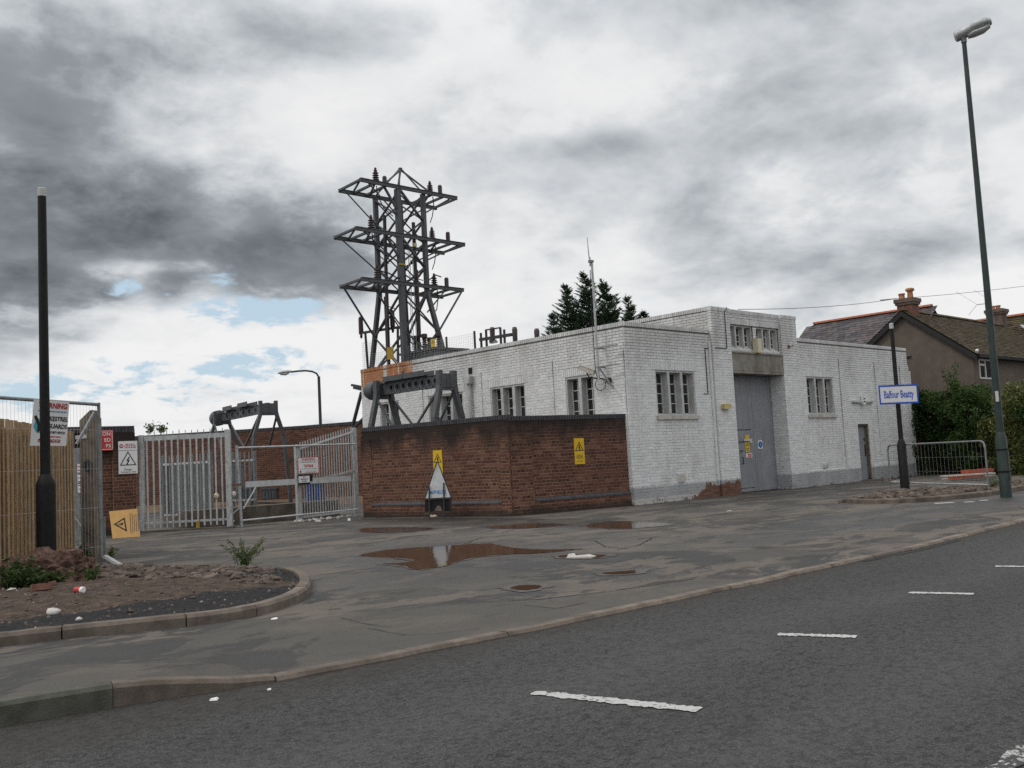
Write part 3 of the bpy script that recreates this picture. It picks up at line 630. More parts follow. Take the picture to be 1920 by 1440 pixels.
def setting():
    mb = MB(); mb.box((-3000, -3000, -.6), (3000, 3000, -.14)); o = mb.build('ground', 'ground', kind='structure')
    # road
    mb = MB(); mb.add([(-160, -60, -.02), (260, -60, -.02), (260, -10.3, -.02), (-17, -10.1, -.02), (-22, -9.6, -.02), (-160, -9, -.02)], [(0, 1, 2, 3, 4, 5)])
    road = mb.build('road', 'road', kind='structure')
    def ragged(p, q, w, name='road_marking', amp=.018, n=46):
        p, q = Vector(p), Vector(q); d = (q-p).normalized(); s = Vector((-d.y, d.x)); vs = []
        for i in range(n+1):
            t = i/n; c = p+(q-p)*t; e = w/2*(1 if 0 < i < n else .75)
            for sg in (-1, 1):
                k = e+random.uniform(-amp, amp*.6); vs.append((c.x+s.x*sg*k, c.y+s.y*sg*k, -.015))
        mb = MB(); mb.add(vs, [(2*i, 2*i+2, 2*i+3, 2*i+1) for i in range(n)]); return mb.build(name, 'roadpaint', road)
    for a, b, w in (((1000, 1298), (1311, 1331), .105), ((1458, 1189), (1606, 1193.5), .10), ((1704, 1111), (1826, 1113.5), .10), ((1866, 1061.5), (1985, 1063), .10)):
        p, q = gp(*a, -.016), gp(*b, -.016); ragged((p.x, p.y), (q.x, q.y), w)
    p = gp(1868, 1440, -.016); ragged((p.x-1.6, p.y-.02), (p.x+22, p.y+.02), .12, 'road_edge_line', .025, 400)
    # pavement and forecourt as one sheet, rising to the raised kerb at the left
    for k, pts in PUD.items():
        ps = [gp(u, v) for u, v in pts]; xs = [p.x for p in ps]; ys = [p.y for p in ps]
        f = 2.2 if k in ('round', 'sliver', 'litter') else 1.5
        DAMP.append(((min(xs)+max(xs))/2, (min(ys)+max(ys))/2, max(.5, (max(xs)-min(xs))/2*f), max(.5, (max(ys)-min(ys))/2*f)))
    DAMP.append((-2.2, -8.2, 6.5, 1.3)); DAMP.append((2.5, -8.6, 6.5, 1.2)); DAMP.append((-11.6, -7.0, 2.0, 1.0)); DAMP.append((3, -2.0, 6, .8)); DAMP.append((-5.2, .2, 1.2, 6))
    MAT['fore'] = m_fore(); MAT['pave'] = m_fore('pavement_asphalt', pave=True)
    xs = list(np.arange(-60, -21, 3.0))+list(np.arange(-21, -13, .2))+list(np.arange(-13, 70, 2.0)); ts = list(np.arange(0, 3.0, .15))+list(np.arange(3, 75, 2.0))
    vs = []; fs = []
    for i, x in enumerate(xs):
        for j, t in enumerate(ts):
            y0 = kerb_y(x)+.10; vs.append((x, y0+t, rise(x)*(1-sm((t-.4)/2.2))))
    m = len(ts)
    for i in range(len(xs)-1):
        for j in range(m-1): fs.append((i*m+j, (i+1)*m+j, (i+1)*m+j+1, i*m+j+1))
    mb = MB(); mb.add(vs, fs); fc = mb.build('forecourt', 'fore', kind='structure', smooth=False)
    # footway strip along the kerb, a separate surfacing with a sealed joint at its back
    back = [gp(u, v) for u, v in ((640, 1153), (760, 1144), (900, 1131), (1010, 1124), (1130, 1111), (1300, 1086), (1370, 1075))]
    fx = [p.x for p in back]; fy = [p.y for p in back]; vs = []; fs = []; X = np.arange(-18.6, fx[-1]+.01, .15)
    for i, x in enumerate(X):
        yb = float(np.interp(x, fx, fy)) if x > fx[0] else fy[0]+.6*sm((fx[0]-x)/3)
        y0 = kerb_y(x)+.11; z = rise(x)
        yb = min(yb, y0+2.2) + random.uniform(-.02, .02)
        for t in (0, .2, .4, .7, 1.0):
            y = y0+(yb-y0)*t; vs.append((x, y, z*(1-sm((y-kerb_y(x)-.10-.4)/2.2))+.004))
    for i in range(len(X)-1):
        for j in range(4): fs.append((i*5+j, (i+1)*5+j, (i+1)*5+j+1, i*5+j+1))
    mb = MB(); mb.add(vs, fs); mb.build('pavement', 'pave', kind='structure')
    # tar joints and cracks: shallow dark strips
    mb = MB()
    def crack(pts, w):
        P = [gp(u, v) for u, v in pts]; out = []
        for a, b in zip(P, P[1:]):
            n = max(2, int((b-a).length/.12))
            out += [a+(b-a)*(i/n)+Vector((random.uniform(-.012, .012), random.uniform(-.012, .012), 0)) for i in range(n)]
        out.append(P[-1]); vs = []
        for i, p in enumerate(out):
            d = (out[min(i+1, len(out)-1)]-out[max(i-1, 0)]); d.z = 0; d.normalize(); s = Vector((-d.y, d.x, 0)); k = w*random.uniform(.35, 1.2)/2
            vs += [p+s*k+Vector((0, 0, .009)), p-s*k+Vector((0, 0, .009))]
        mb.add(vs, [(2*i, 2*i+1, 2*i+3, 2*i+2) for i in range(len(out)-1)])
    for pts, w in (([(1300, 1087), (1130, 1111.5), (1010, 1125), (960, 1128)], .022), ([(640, 1160), (690, 1172), (735, 1177)], .010), ([(690, 1180), (760, 1192), (815, 1190), (900, 1180)], .009),
                   ([(870, 1020), (905, 1008), (960, 1003), (1010, 1005)], .02), ([(1060, 1013), (1115, 1014), (1136, 1026), (1180, 1030)], .02), ([(1160, 1031), (1200, 1022), (1222, 1010)], .02), ([(985, 1136), (1040, 1142), (1100, 1131)], .014),
                   ([(940, 1000), (975, 990), (985, 983)], .02), ([(1100, 979), (1250, 977), (1330, 975)], .03), ([(1620, 1050), (1720, 1030), (1800, 1010)], .03)):
        crack(pts, w)
    mb.build('tar_joints', 'gap', fc, kind='stuff')
    # puddles
    for k, pts in PUD.items():
        P = [gp(u, v, .006) for u, v in pts]; out = []
        n = len(P)
        for i in range(n):
            p0, p1, p2, p3 = P[i-1], P[i], P[(i+1) % n], P[(i+2) % n]
            for t in (0, .25, .5, .75):
                q = .5*((2*p1)+(p2-p0)*t+(2*p0-5*p1+4*p2-p3)*t*t+(3*p1-p0-3*p2+p3)*t**3)
                out.append((q.x+random.uniform(-.012, .012), q.y+random.uniform(-.02, .02), .006))
        mb = MB(); mb.add(out, [tuple(range(len(out)))])
        if k != 'dark': mb.build('puddle', 'water', kind='structure')
        else: mb.build('puddle', 'water', kind='structure')
    # wet margin of silt round each puddle
    for k, pts in PUD.items():
        P = [gp(u, v, .003) for u, v in pts]; c0 = sum(P, Vector())/len(P); out = []; n = len(P)
        for i in range(n):
            p0, p1, p2, p3 = P[i-1], P[i], P[(i+1) % n], P[(i+2) % n]
            for t in (0, .25, .5, .75):
                q = .5*((2*p1)+(p2-p0)*t+(2*p0-5*p1+4*p2-p3)*t*t+(3*p1-p0-3*p2+p3)*t**3); d = q-c0; d.z = 0; d.normalize()
                out.append(q+d*random.uniform(.05, .17))
        mb = MB(); mb.add([(q.x, q.y, .0045) for q in out], [tuple(range(len(out)))]); mb.build('wet_margin', 'silt', fc, kind='stuff')
    pp = [gp(u, v) for u, v in ((-60, 1262), (-60, 1330), (98, 1310), (34, 1268))]; mb = MB(); mb.add([(q.x, q.y, .115 if i in (1, 2) else .088) for i, q in enumerate(pp)], [(0, 1, 2, 3)])
    # road kerb: separate stones
    kr = MB(); kr.add([(-40, -9.3, -.13), (60, -10.7, -.13), (60, -10.3, -.13), (-40, -9, -.13)], [(0, 1, 2, 3)])
    kerb = kr.build('kerb', 'dark_concrete', kind='structure')
    def stone(pts, w, ztop, zbot, parent, mat, name='kerb_stone', bev=.018, out=1):
        """kerb stone that follows pts (front edge); w towards the back, ztop a function"""
        n = len(pts); vs = []
        for i, p in enumerate(pts):
            d = pts[min(i+1, n-1)]-pts[max(i-1, 0)]; d.z = 0; d.normalize(); s = Vector((-d.y, d.x, 0))*out; zt = ztop(p)+random.uniform(-.002, .002)
            for off, z in ((0, zbot), (0, zt-bev*1.3), (bev, zt), (w, zt), (w, zbot)): vs.append(p*1+s*off+Vector((0, 0, z)))
        fs = []
        for i in range(n-1):
            for k in range(4): fs.append((i*5+k, (i+1)*5+k, (i+1)*5+k+1, i*5+k+1) if out > 0 else (i*5+k+1, (i+1)*5+k+1, (i+1)*5+k, i*5+k))
        fs += [tuple(range(5)), tuple(reversed(range((n-1)*5, n*5)))]
        mb = MB(); mb.add(vs, fs); return mb.build(name, mat, parent)
    x = -21.6
    edges = [-21.5, -20.6, -19.7, -18.8, -17.92, -17.06, -16.15]
    while edges[-1] < 14: edges.append(edges[-1]+.915)
    for a, b in zip(edges, edges[1:]):
        jx, jy = random.uniform(-.006, .006), random.uniform(-.014, .014)
        pts = [Vector((a+.004+(b-a-.008)*t, kerb_y(a+(b-a)*t)+jy, 0)) for t in (0, .25, .5, .75, 1)]
        stone(pts, .125, lambda p: rise(p.x)+.012+random.uniform(-.001, .001), -.1, kerb, 'moss_kerb' if b < -17 else 'kerb')
    # left island
    out = [(-19.6, -6.5), (-18.6, -6.85), (-17.6, -7.12), (-16.86, -7.36), (-16.4, -7.52), (-15.6, -7.86), (-14.9, -7.92), (-14.22, -7.51), (-13.6, -6.75), (-13.12, -5.85), (-12.88, -5.1), (-12.80, -4.5)]
    fx = [Vector((p[0], p[1], 0)) for p in out]
    def spline(P, per=6):
        r = []
        for i in range(len(P)-1):
            p0, p1, p2, p3 = P[max(i-1, 0)], P[i], P[i+1], P[min(i+2, len(P)-1)]
            for k in range(per):
                t = k/per; r.append(.5*((2*p1)+(p2-p0)*t+(2*p0-5*p1+4*p2-p3)*t*t+(3*p1-p0-3*p2+p3)*t**3))
        r.append(P[-1]); return r
    ln = spline(fx); L = [0]
    for a, b in zip(ln, ln[1:]): L.append(L[-1]+(b-a).length)
    def at_len(s):
        s = max(0, min(L[-1], s)); i = max(k for k in range(len(L)) if L[k] <= s); i = min(i, len(ln)-2)
        return ln[i]+(ln[i+1]-ln[i])*((s-L[i])/max(1e-6, L[i+1]-L[i]))
    inner = []
    poly_in = [Vector((-19.6, -6.3, 0)), *[at_len(s)+Vector((0, .1, 0)) for s in np.linspace(.3, L[-1], 40)], Vector((-12.72, -3.8, 0)), Vector((-12.85, -2.8, 0)), Vector((-13.3, -1.6, 0)), Vector((-13.6, -.6, 0)), Vector((-13.4, .8, 0)), Vector((-13.2, 2.6, 0)), Vector((-16, 2.0, 0)), Vector((-20, -2, 0))]
    def inside(x, y):
        c = False; n = len(poly_in)
        for i in range(n):
            a, b = poly_in[i-1], poly_in[i]
            if (a.y > y) != (b.y > y) and x < (b.x-a.x)*(y-a.y)/(b.y-a.y)+a.x: c = not c
        return c
    def edge_d(x, y):
        return min(max(0, (Vector((x, y, 0))-(a+(b-a)*max(0, min(1, (Vector((x, y, 0))-a).dot(b-a)/max(1e-9, (b-a).length_squared))))).length) for a, b in zip(poly_in, poly_in[1:]+poly_in[:1]))
    import mathutils.noise as mn
    def isl_z(x, y):
        d = edge_d(x, y) if inside(x, y) else 0
        kz = .075 if y < -4.3 else .02
        return kz+.085*sm(d/1.3)+.030*mn.noise(Vector((x*1.7, y*1.7, 0)))+.020*mn.noise(Vector((x*5, y*5, 2)))+.010*mn.noise(Vector((x*14, y*14, 5)))
    st = .07; gx = np.arange(-19.6, -12.5, st); gy = np.arange(-8.1, 2.8, st); idx = {}; vs = []; fs = []
    for i, x in enumerate(gx):
        for j, y in enumerate(gy):
            if inside(x, y): idx[i, j] = len(vs); vs.append((x, y, isl_z(x, y)))
    for (i, j) in list(idx):
        q = [(i, j), (i+1, j), (i+1, j+1), (i, j+1)]
        if all(k in idx for k in q): fs.append(tuple(idx[k] for k in q))
    # skirt out to the polygon edge
    b = len(vs)
    for p in poly_in: vs.append((p.x, p.y, .06 if p.y < -4.3 else .004))
    c_ = len(vs)
    for p in poly_in:
        cc = Vector((-15.6, -4.2, 0)); d = (cc-p).normalized(); q = p+d*.17; vs.append((q.x, q.y, isl_z(q.x, q.y)+.004))
    n = len(poly_in); fs += [(b+i, b+(i+1) % n, c_+(i+1) % n, c_+i) for i in range(n)]
    mb = MB(); mb.add(vs, fs); isl = mb.build('traffic_island', 'soil', kind='structure')
    ik = MB(); ik.add([(-19.6, -6.4, .001), (-19.4, -6.5, .001), (-19.4, -6.3, .001)], [(0, 1, 2)])
    s = .0; joints = [0., 1.0, 1.92]
    P0 = at_len(0)
    # joints measured: one at image (120,1197), (350,1177), (497,1155)
    def len_of(u, v):
        p = gp(u, v); return min(np.linspace(0, L[-1], 600), key=lambda t: (at_len(t)-p).length)
    js = [0, len_of(0, 1212)-.2, len_of(118, 1197), len_of(352, 1177), len_of(497, 1155), len_of(575, 1117), L[-1]]
    for a, b2 in zip(js, js[1:]):
        pts = [at_len(a+.006+(b2-a-.012)*t) for t in np.linspace(0, 1, 9)]
        dz = random.uniform(-.006, .006)
        stone(pts, .125, lambda p: .100*sm((p.y < -5.2)*1.0 if p.y < -5.2 else max(.12, 1-(p.y+5.2)/1.1)) + dz, -.02, isl, 'kerb', bev=.022)
    # cobbles of the island: single rounded stones
    protos = []
    for t in range(10):
        mb = MB(); mb.blob((0, 0, 0), (.085, .065, .06), 1, .35, random.random()*.85); protos.append(mb.mesh('cobble', 'cobble', (0, 0, 0), True))
    def cob(x, y, z, s, parent):
        o = bpy.data.objects.new('cobble', random.choice(protos)); COL.objects.link(o); o.parent = parent; o.location = (x, y, z)
        o.rotation_euler = (random.uniform(-.3, .3), random.uniform(-.3, .3), random.uniform(0, 6.28)); o.scale = (s, s*random.uniform(.8, 1.1), s*random.uniform(.38, .62))
    cnt = 0
    for (ax, ay) in [(gp(u, v).x, gp(u, v).y) for u, v in [(random.uniform(160, 520), random.uniform(1062, 1112)) for _ in range(420)]]:
        if inside(ax, ay) and edge_d(ax, ay) > .12 and mn.noise(Vector((ax*.9, ay*.9, 9))) > -.25 and cnt < 210:
            cob(ax, ay, isl_z(ax, ay)+random.uniform(-.012, .006), random.uniform(.6, 1.2), isl); cnt += 1
    for _ in range(90):
        p = gp(random.uniform(0, 560), random.uniform(1085, 1180))
        if inside(p.x, p.y) and edge_d(p.x, p.y) > .1: cob(p.x, p.y, isl_z(p.x, p.y)+.004, random.uniform(.18, .42), isl)
    mb = MB()
    for _ in range(2600):
        x, y = random.uniform(-18.5, -12.7), random.uniform(-7.9, -.2)
        if inside(x, y) and edge_d(x, y) > .05:
            r_ = random.uniform(.006, .024); z = isl_z(x, y); mb.tone = random.random()
            c = [(x+r_*math.cos(q)*random.uniform(.6, 1.3), y+r_*math.sin(q)*random.uniform(.6, 1.3), z-.004) for q in (0, 1.5, 3.0, 4.6)]
            mb.add(c+[(x, y, z+r_*.8)], [(0, 1, 4), (1, 2, 4), (2, 3, 4), (3, 0, 4)])
    mb.build('gravel', 'cobble', isl, kind='stuff')
    # right island: kerbed strip of cobbles
    outr = [gp(u, v) for u, v in ((1571, 938), (1590, 943), (1625, 945.5), (1680, 944), (1730, 941.5), (1785, 937), (1835, 932), (1880, 926), (1920, 919), (1990, 909))]
    inr = [gp(u, v, .09) for u, v in ((1571, 936.5), (1600, 931), (1650, 923), (1700, 918.5), (1760, 915), (1830, 911), (1880, 907), (1920, 900), (1990, 893))]
    tipz = lambda p: .008+.08*sm((Vector((p.x, p.y, 0))-Vector((outr[0].x, outr[0].y, 0))).length/1.3)
    cen = [Vector((p.x, p.y, tipz(p))) for p in outr]+[Vector((p.x, p.y, tipz(p))) for p in reversed(inr)]
    def resamp(P, m):
        c_ = [0]
        for a, b2 in zip(P, P[1:]): c_.append(c_[-1]+(b2-a).length)
        return [Vector((float(np.interp(t, c_, [p.x for p in P])), float(np.interp(t, c_, [p.y for p in P])), 0)) for t in np.linspace(0, c_[-1], m)]
    oa, ia = resamp(outr, 40), resamp(inr, 40); mb = MB()
    rows = [oa, [p.lerp(q, .35) for p, q in zip(oa, ia)], [p.lerp(q, .7) for p, q in zip(oa, ia)], ia, ia]
    vs = [(p.x, p.y, -.03 if r == 4 else min(tipz(p), .004+.084*sm(kk*.28/1.5))) for r, row in enumerate(rows) for kk, p in enumerate(row)]
    mb.add(vs, [(r*40+k, r*40+k+1, (r+1)*40+k+1, (r+1)*40+k) for r in range(4) for k in range(39)])
    isr = mb.build('cobbled_island', 'soil', kind='structure')
    ol = spline(outr, 6); cum = [0]
    for a, b2 in zip(ol, ol[1:]): cum.append(cum[-1]+(b2-a).length)
    def al(s):
        s = max(0, min(cum[-1], s)); i = min(max(k for k in range(len(cum)) if cum[k] <= s), len(ol)-2); return ol[i]+(ol[i+1]-ol[i])*((s-cum[i])/max(1e-6, cum[i+1]-cum[i]))
    s = .0
    while s < cum[-1]-.1:
        e = min(s+.915, cum[-1]); stone([al(s+.004+(e-s-.008)*t) for t in np.linspace(0, 1, 5)], .12, lambda p: .022+.085*sm((p-outr[0]).length/1.3), -.02, isr, 'kerb', bev=.02); s = e
    k = 0; tries = 0
    poly_r = cen
    def in_r(x, y):
        c = False; n = len(poly_r)
        for i in range(n):
            a, b = poly_r[i-1], poly_r[i]
            if (a.y > y) != (b.y > y) and x < (b.x-a.x)*(y-a.y)/(b.y-a.y)+a.x: c = not c
        return c
    while k < 300 and tries < 6000:
        tries += 1; p = gp(random.uniform(1575, 1960), random.uniform(895, 945), .09)
        if in_r(p.x, p.y) and min((p-q).length for q in ol) > .17: cob(p.x, p.y, tipz(p)+.012, random.uniform(.9, 1.35), isr); k += 1
    return isl_z, inside
isl_z = None

# ------------------------------------------------------------------ windows
def lights(b, fr, w0, w1, z0, z1, n, cols, rows, depth=.24, mull=.12, sill=True, head=True, openl=None, white=True, wmat='fin'):
    """one window: mullions, sashes, panes, sill"""
    mb = MB(); t = mull
    fr.box(mb, w0, w0+.05, z0, z1, -depth-.05, -.012); fr.box(mb, w1-.05, w1, z0, z1, -depth-.05, -.012)
    fr.box(mb, w0+.05, w1-.05, z1-.05, z1, -depth-.05, -.014); fr.box(mb, w0+.05, w1-.05, z0, z0+.05, -depth-.05, -.014)
    win = mb.build('window', wmat, b)
    bay = (w1-w0-.10-(n-1)*t)/n
    for i in range(n):
        a0 = w0+.05+i*(bay+t); a1 = a0+bay
        if i < n-1:
            q = MB(); fr.box(q, a1, a1+t, z0+.05, z1-.05, -depth-.05, -.010); q.build('mullion', wmat, win)
        f = .028; g = -depth
        q = MB(); fr.box(q, a0, a0+f, z0+.05, z1-.05, g-.02, g+.02); fr.box(q, a1-f, a1, z0+.05, z1-.05, g-.02, g+.02)
        fr.box(q, a0+f, a1-f, z1-.05-f, z1-.05, g-.02, g+.02); fr.box(q, a0+f, a1-f, z0+.05, z0+.05+f, g-.02, g+.02)
        pw = (a1-a0-2*f)/cols; ph = (z1-z0-.10-2*f)/rows
        for c in range(1, cols): fr.box(q, a0+f+c*pw-.011, a0+f+c*pw+.011, z0+.05+f, z1-.05-f, g-.012, g+.014)
        for r in range(1, rows): fr.box(q, a0+f, a1-f, z0+.05+f+r*ph-.011, z0+.05+f+r*ph+.011, g-.011, g+.013)
        q.build('sash', 'frame_white' if white else 'fin', win)
        for c in range(cols):
            for r in range(rows):
                if openl and (i, r) == openl: continue
                q = MB(); fr.box(q, a0+f+c*pw+.009, a0+f+(c+1)*pw-.009, z0+.05+f+r*ph+.009, z0+.05+f+(r+1)*ph-.009, g-.009, g-.003+random.uniform(-.001, .001)); q.build('pane', 'glass', win)
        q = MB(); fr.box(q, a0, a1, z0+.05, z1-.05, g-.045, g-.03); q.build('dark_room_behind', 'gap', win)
    if sill:
        q = MB(); fr.box(q, w0-.05, w1+.05, z0-.10, z0, -depth, .06); q.build('sill', 'sillp', win)
    return win

# ------------------------------------------------------------------ the white substation building
def substation():
    b = thing('substation_building', (0, 0, 0), 'white painted brick substation with tall door bay, behind the red brick wall', 'building')
    B = Bricks(); CP = Bricks()
    F = Fr((0, 0, 0), 0); Lf = Fr((0, 11.95, 0), R(-90))            # left facade: a runs from the far end (Y 11.95) to the corner
    ly = lambda y: 11.95-y
    jm = MB()
    # left facade
    holes = [(ly(2.18), ly(1.13), 2.2, 3.49), (ly(5.27), ly(3.78), 2.2, 3.50), (ly(8.24), ly(6.53), 2.2, 3.50), (ly(10.9), ly(9.81), 2.2, 3.50)]
    heads = [(h[0]-.12, h[1]+.12, 3.5, 3.735) for h in holes]
    backing(Lf, 0, 11.95, 0, 4.64, holes, jm)
    B.lay(Lf, 0, 11.95, 0, 4.62, holes+heads)
    for h in heads: B.soldiers(Lf, h[0], h[1], 3.505, 3.725)
    for h, n in zip(holes, (2, 3, 3, 2)): lights(b, Lf, h[0], h[1], h[2], h[3], n, 2, 4, depth=.22, mull=.11)
    # shallow pilasters between the windows
    for y0, y1, zt in ((2.62, 3.36, 4.02), (5.62, 5.98, 4.02), (8.50, 8.82, 3.9), (.04, .42, 4.0)):
        Lf.box(jm, ly(y1)+.004, ly(y0)-.004, 0, zt-.01, 0, .030); B.lay(Lf, ly(y1), ly(y0), 0, zt, d0=.03)
    # front, left bay
    h1 = [(1.18, 2.93, 2.29, 3.52)]; hd = [(1.02, 3.05, 3.52, 3.75)]
    backing(F, 0, 3.76, 0, 4.64, h1, jm); B.lay(F, 0, 3.76, 0, 4.62, h1+hd); B.soldiers(F, 1.02, 3.05, 3.525, 3.74)
    lights(b, F, 1.18, 2.93, 2.29, 3.52, 3, 2, 4, depth=.22, mull=.095)
    # plinth offset
    F.box(jm, .003, 3.75, -.02, .43, 0, .028); B.lay(F, 0, 3.75, 0, .43, d0=.028)
    # front, right bay
    h2 = [(8.93, 10.62, 2.29, 3.52), (12.11, 12.89, 0, 1.95)]; hd2 = [(8.8, 10.74, 3.52, 3.75), (11.95, 13.1, 1.95, 2.62)]
    backing(F, 8.36, 16.30, 0, 4.64, h2, jm); B.lay(F, 8.36, 16.30, 0, 4.62, h2+[hd2[0]]); B.soldiers(F, 8.8, 10.74, 3.525, 3.74)
    lights(b, F, 8.93, 10.62, 2.29, 3.52, 3, 2, 4, depth=.19, mull=.095)
    F.box(jm, 8.37, 11.45, -.02, .50, 0, .028); B.lay(F, 8.37, 11.45, 0, .50, d0=.028)
    for x0, x1, zt in ((11.09, 11.40, 4.18), (13.62, 13.95, 4.15), (15.6, 16.3, 4.1)):
        F.box(jm, x0+.004, x1-.004, .0, zt-.01, 0, .032); B.lay(F, x0, x1, .5 if x0 < 11.3 else 0, zt, d0=.032)
    F.box(jm, 12.97, 14.6, .0, .55, .0, .028); B.lay(F, 12.97, 14.6, 0, .55, d0=.028)
    F.box(jm, 11.85, 13.2, 2.66, 2.70, 0, .07); F.box(jm, 11.80, 13.25, 2.70, 2.76, 0, .10)          # drip ledge above the small door
    # end buttress at the right
    jm.box((16.30, .0, 0), (16.52, 1.0, 3.9)); B.lay(F, 16.3, 16.52, 0, 3.9)
    # tower over the big door
    PL, PR = (3.76, 4.68), (7.45, 8.36); d = .11
    for a0, a1 in (PL, PR):
        F.box(jm, a0, a1, 0, 5.30, -.4, d); B.lay(F, a0, a1, 0 if a0 > 5 else 0, 5.30, d0=d)
    S = Fr((3.76, 7.0, 0), R(-90)); B.lay(S, 0, 7.0, 4.5, 5.30); jm.box((3.762, .60, 4.3), (8.358, 7.0, 5.30)); jm.box((3.762, .012, 4.3), (3.98, .60, 5.30)); jm.box((8.14, .012, 4.3), (8.358, .60, 5.30))
    B.lay(S, 7.0, 7.0+d, 0, 5.3)
    tw = [(4.68, 5.98, 4.22, 4.97), (6.16, 7.40, 4.22, 4.97)]
    backing(F, 4.68, 7.45, 4.12, 5.30, tw, jm, d=.03); B.lay(F, 4.68, 7.45, 4.16, 5.30, tw+[(4.6, 7.5, 4.97, 5.105)], d0=.03); PS = Fr((7.45, .40, 0), R(-90)); B.lay(PS, .0, .40+d, 0, 3.5); B.lay(PS, .37, .40+d, 4.16, 5.30); B.soldiers(F, 4.68, 7.45, 4.975, 5.10, d0=.03)
    for a0, a1, z0, z1 in tw: lights(b, F, a0, a1, z0, z1, 3, 1, 3, depth=.15, mull=.07, sill=False)
    mb = MB()
    for a0, a1, z0, z1 in tw: mb.add([F.P(a0, z0, .06), F.P(a1, z0, .06), F.P(a1, z0+.16, -.14), F.P(a0, z0+.16, -.14), F.P(a0, z0-.10, .06), F.P(a1, z0-.10, .06)], [(0, 1, 2, 3), (4, 5, 1, 0)])
    mb.build('sloping_sill', 'fin', b)
    mb = MB(); F.box(mb, 4.68, 7.50, 3.60, 4.115, -.35, .085); F.box(mb, 4.685, 7.495, 4.115, 4.16, -.1, .115); F.box(mb, 4.684, 7.50, 3.52, 3.59, -.35, .10); mb.build('door_lintel', 'concrete', b)
    jm.build('mortar_wall', 'white_joint', b)
    # brick-on-edge coping
    CP.soldiers(Lf, 0, 11.93, 4.64, 4.755, proud=.018); CP.soldiers(F, 0.0, 3.70, 4.64, 4.755, proud=.018); CP.soldiers(F, 8.42, 16.30, 4.64, 4.755, proud=.018)
    CP.soldiers(S, 0, 6.95, 5.30, 5.415, proud=.018); CP.soldiers(F, 3.74, 4.68, 5.30, 5.415, d0=d, proud=.018); CP.soldiers(F, 7.45, 8.38, 5.30, 5.415, d0=d, proud=.018); CP.soldiers(F, 4.69, 7.44, 5.30, 5.415, d0=.03, proud=.018)
    mb = MB()
    mb.box((.012, .25, 4.30), (.22, 11.9, 4.745)); mb.box((.22, .012, 4.30), (3.74, .25, 4.745)); mb.box((8.37, .012, 4.30), (16.28, .25, 4.745)); mb.box((16.05, .26, 0), (16.28, 11.9, 4.745)); mb.box((.23, 11.7, 0), (16.04, 11.93, 4.745))
    mb.box((3.78, -.07, 5.301), (4.66, .25, 5.405)); mb.box((7.47, -.07, 5.301), (8.34, .25, 5.405)); mb.box((4.69, -.01, 5.301), (7.44, .25, 5.405)); mb.box((3.78, .26, 5.301), (8.34, 6.95, 5.40))
    mb.box((.012, .012, 4.30), (.219, .249, 4.745))
    mb.build('parapet_wall', 'white_joint', b)
    mb = MB(); mb.box((.23, .26, 4.2), (16.04, 11.69, 4.3)); mb.build('roof', 'dark_concrete', b)
    mb = MB(); F.box(mb, 3.9, 4.68, 0.0, 3.5, -.75, -.41); F.box(mb, 7.45, 8.2, 0, 3.5, -.75, -.41); F.box(mb, 4.4, 7.7, 0, 3.7, -.95, -.76); mb.build('door_reveal', 'white_joint', b)
    # big door
    dm = MB(); F.box(dm, 4.66, 7.47, .0, 3.56, -.46, -.43); dr = dm.build('door', 'gap', b, label='tall grey boarded double door')
    x = 4.70
    while x < 7.43:
        w = min(.115, 7.44-x)
        wk = 5.30 < x+.05 < 6.24
        q = MB()
        if wk: F.box(q, x, x+w-.005, .14, 1.86, -.43, -.396+random.uniform(0, .003)); F.box(q, x, x+w-.005, 1.885, 3.52, -.43, -.398+random.uniform(0, .003)); F.box(q, x, x+w-.005, .02, .122, -.43, -.40)
        else: F.box(q, x, x+w-(.02 if abs(x+w-6.27) < .06 else .005), .02, 3.52, -.43, -.398+random.uniform(0, .003))
        q.build('plank', 'door', dr); x += w
    q = MB(); F.box(q, 5.45, 5.98, 1.515, 1.535, -.398, -.365); q.build('door_bar', 'steel', dr)
    q = MB(); q.tube([F.P(5.58, 1.05, -.39), F.P(5.58, 1.05, -.34), F.P(5.58, .86, -.34), F.P(5.58, .86, -.39)], .014); q.tube([F.P(5.52, 1.24, -.39), F.P(5.52, 1.24, -.33), F.P(5.60, 1.25, -.33)], .016); q.build('handle', 'steel_dark', dr)
    # small door
    q = MB(); F.box(q, 12.11, 12.16, 0.0, 1.95, -.16, -.03); F.box(q, 12.84, 12.89, 0, 1.95, -.16, -.03); F.box(q, 12.16, 12.84, 1.90, 1.95, -.16, -.03); fr_ = q.build('door_frame', 'postc', b)
    q = MB(); F.box(q, 12.165, 12.835, .03, 1.895, -.17, -.13); d2 = q.build('door', 'door', b, label='narrow grey flush door')
    q = MB(); F.box(q, 12.72, 12.76, .85, 1.25, -.13, -.10); F.box(q, 12.70, 12.78, 1.35, 1.47, -.13, -.12); q.build('lock_plate', 'steel_dark', d2)
    q = MB(); F.box(q, 12.0, 13.0, -.02, .03, -.02, .28); q.build('doorstep', 'kerb', b)
    # hopper head and downpipe on the left facade
    q = MB(); fr = Lf; a = ly(6.10)
    q.prism([fr.P(a-.17, 3.92, .02), fr.P(a+.17, 3.92, .02), fr.P(a+.10, 3.70, .02), fr.P(a-.10, 3.70, .02)], fr.n*.2); q.tube([fr.P(a, 3.72, .1), fr.P(a, 0, .1)], .055); fr.box(q, a-.12, a+.12, 3.98, 4.22, .0, .02)
    q.build('downpipe', 'fin', b)
    q = MB(); fr.box(q, a-.09, a+.09, 4.0, 4.2, .021, .026); q.build('drain_opening', 'gap', b)
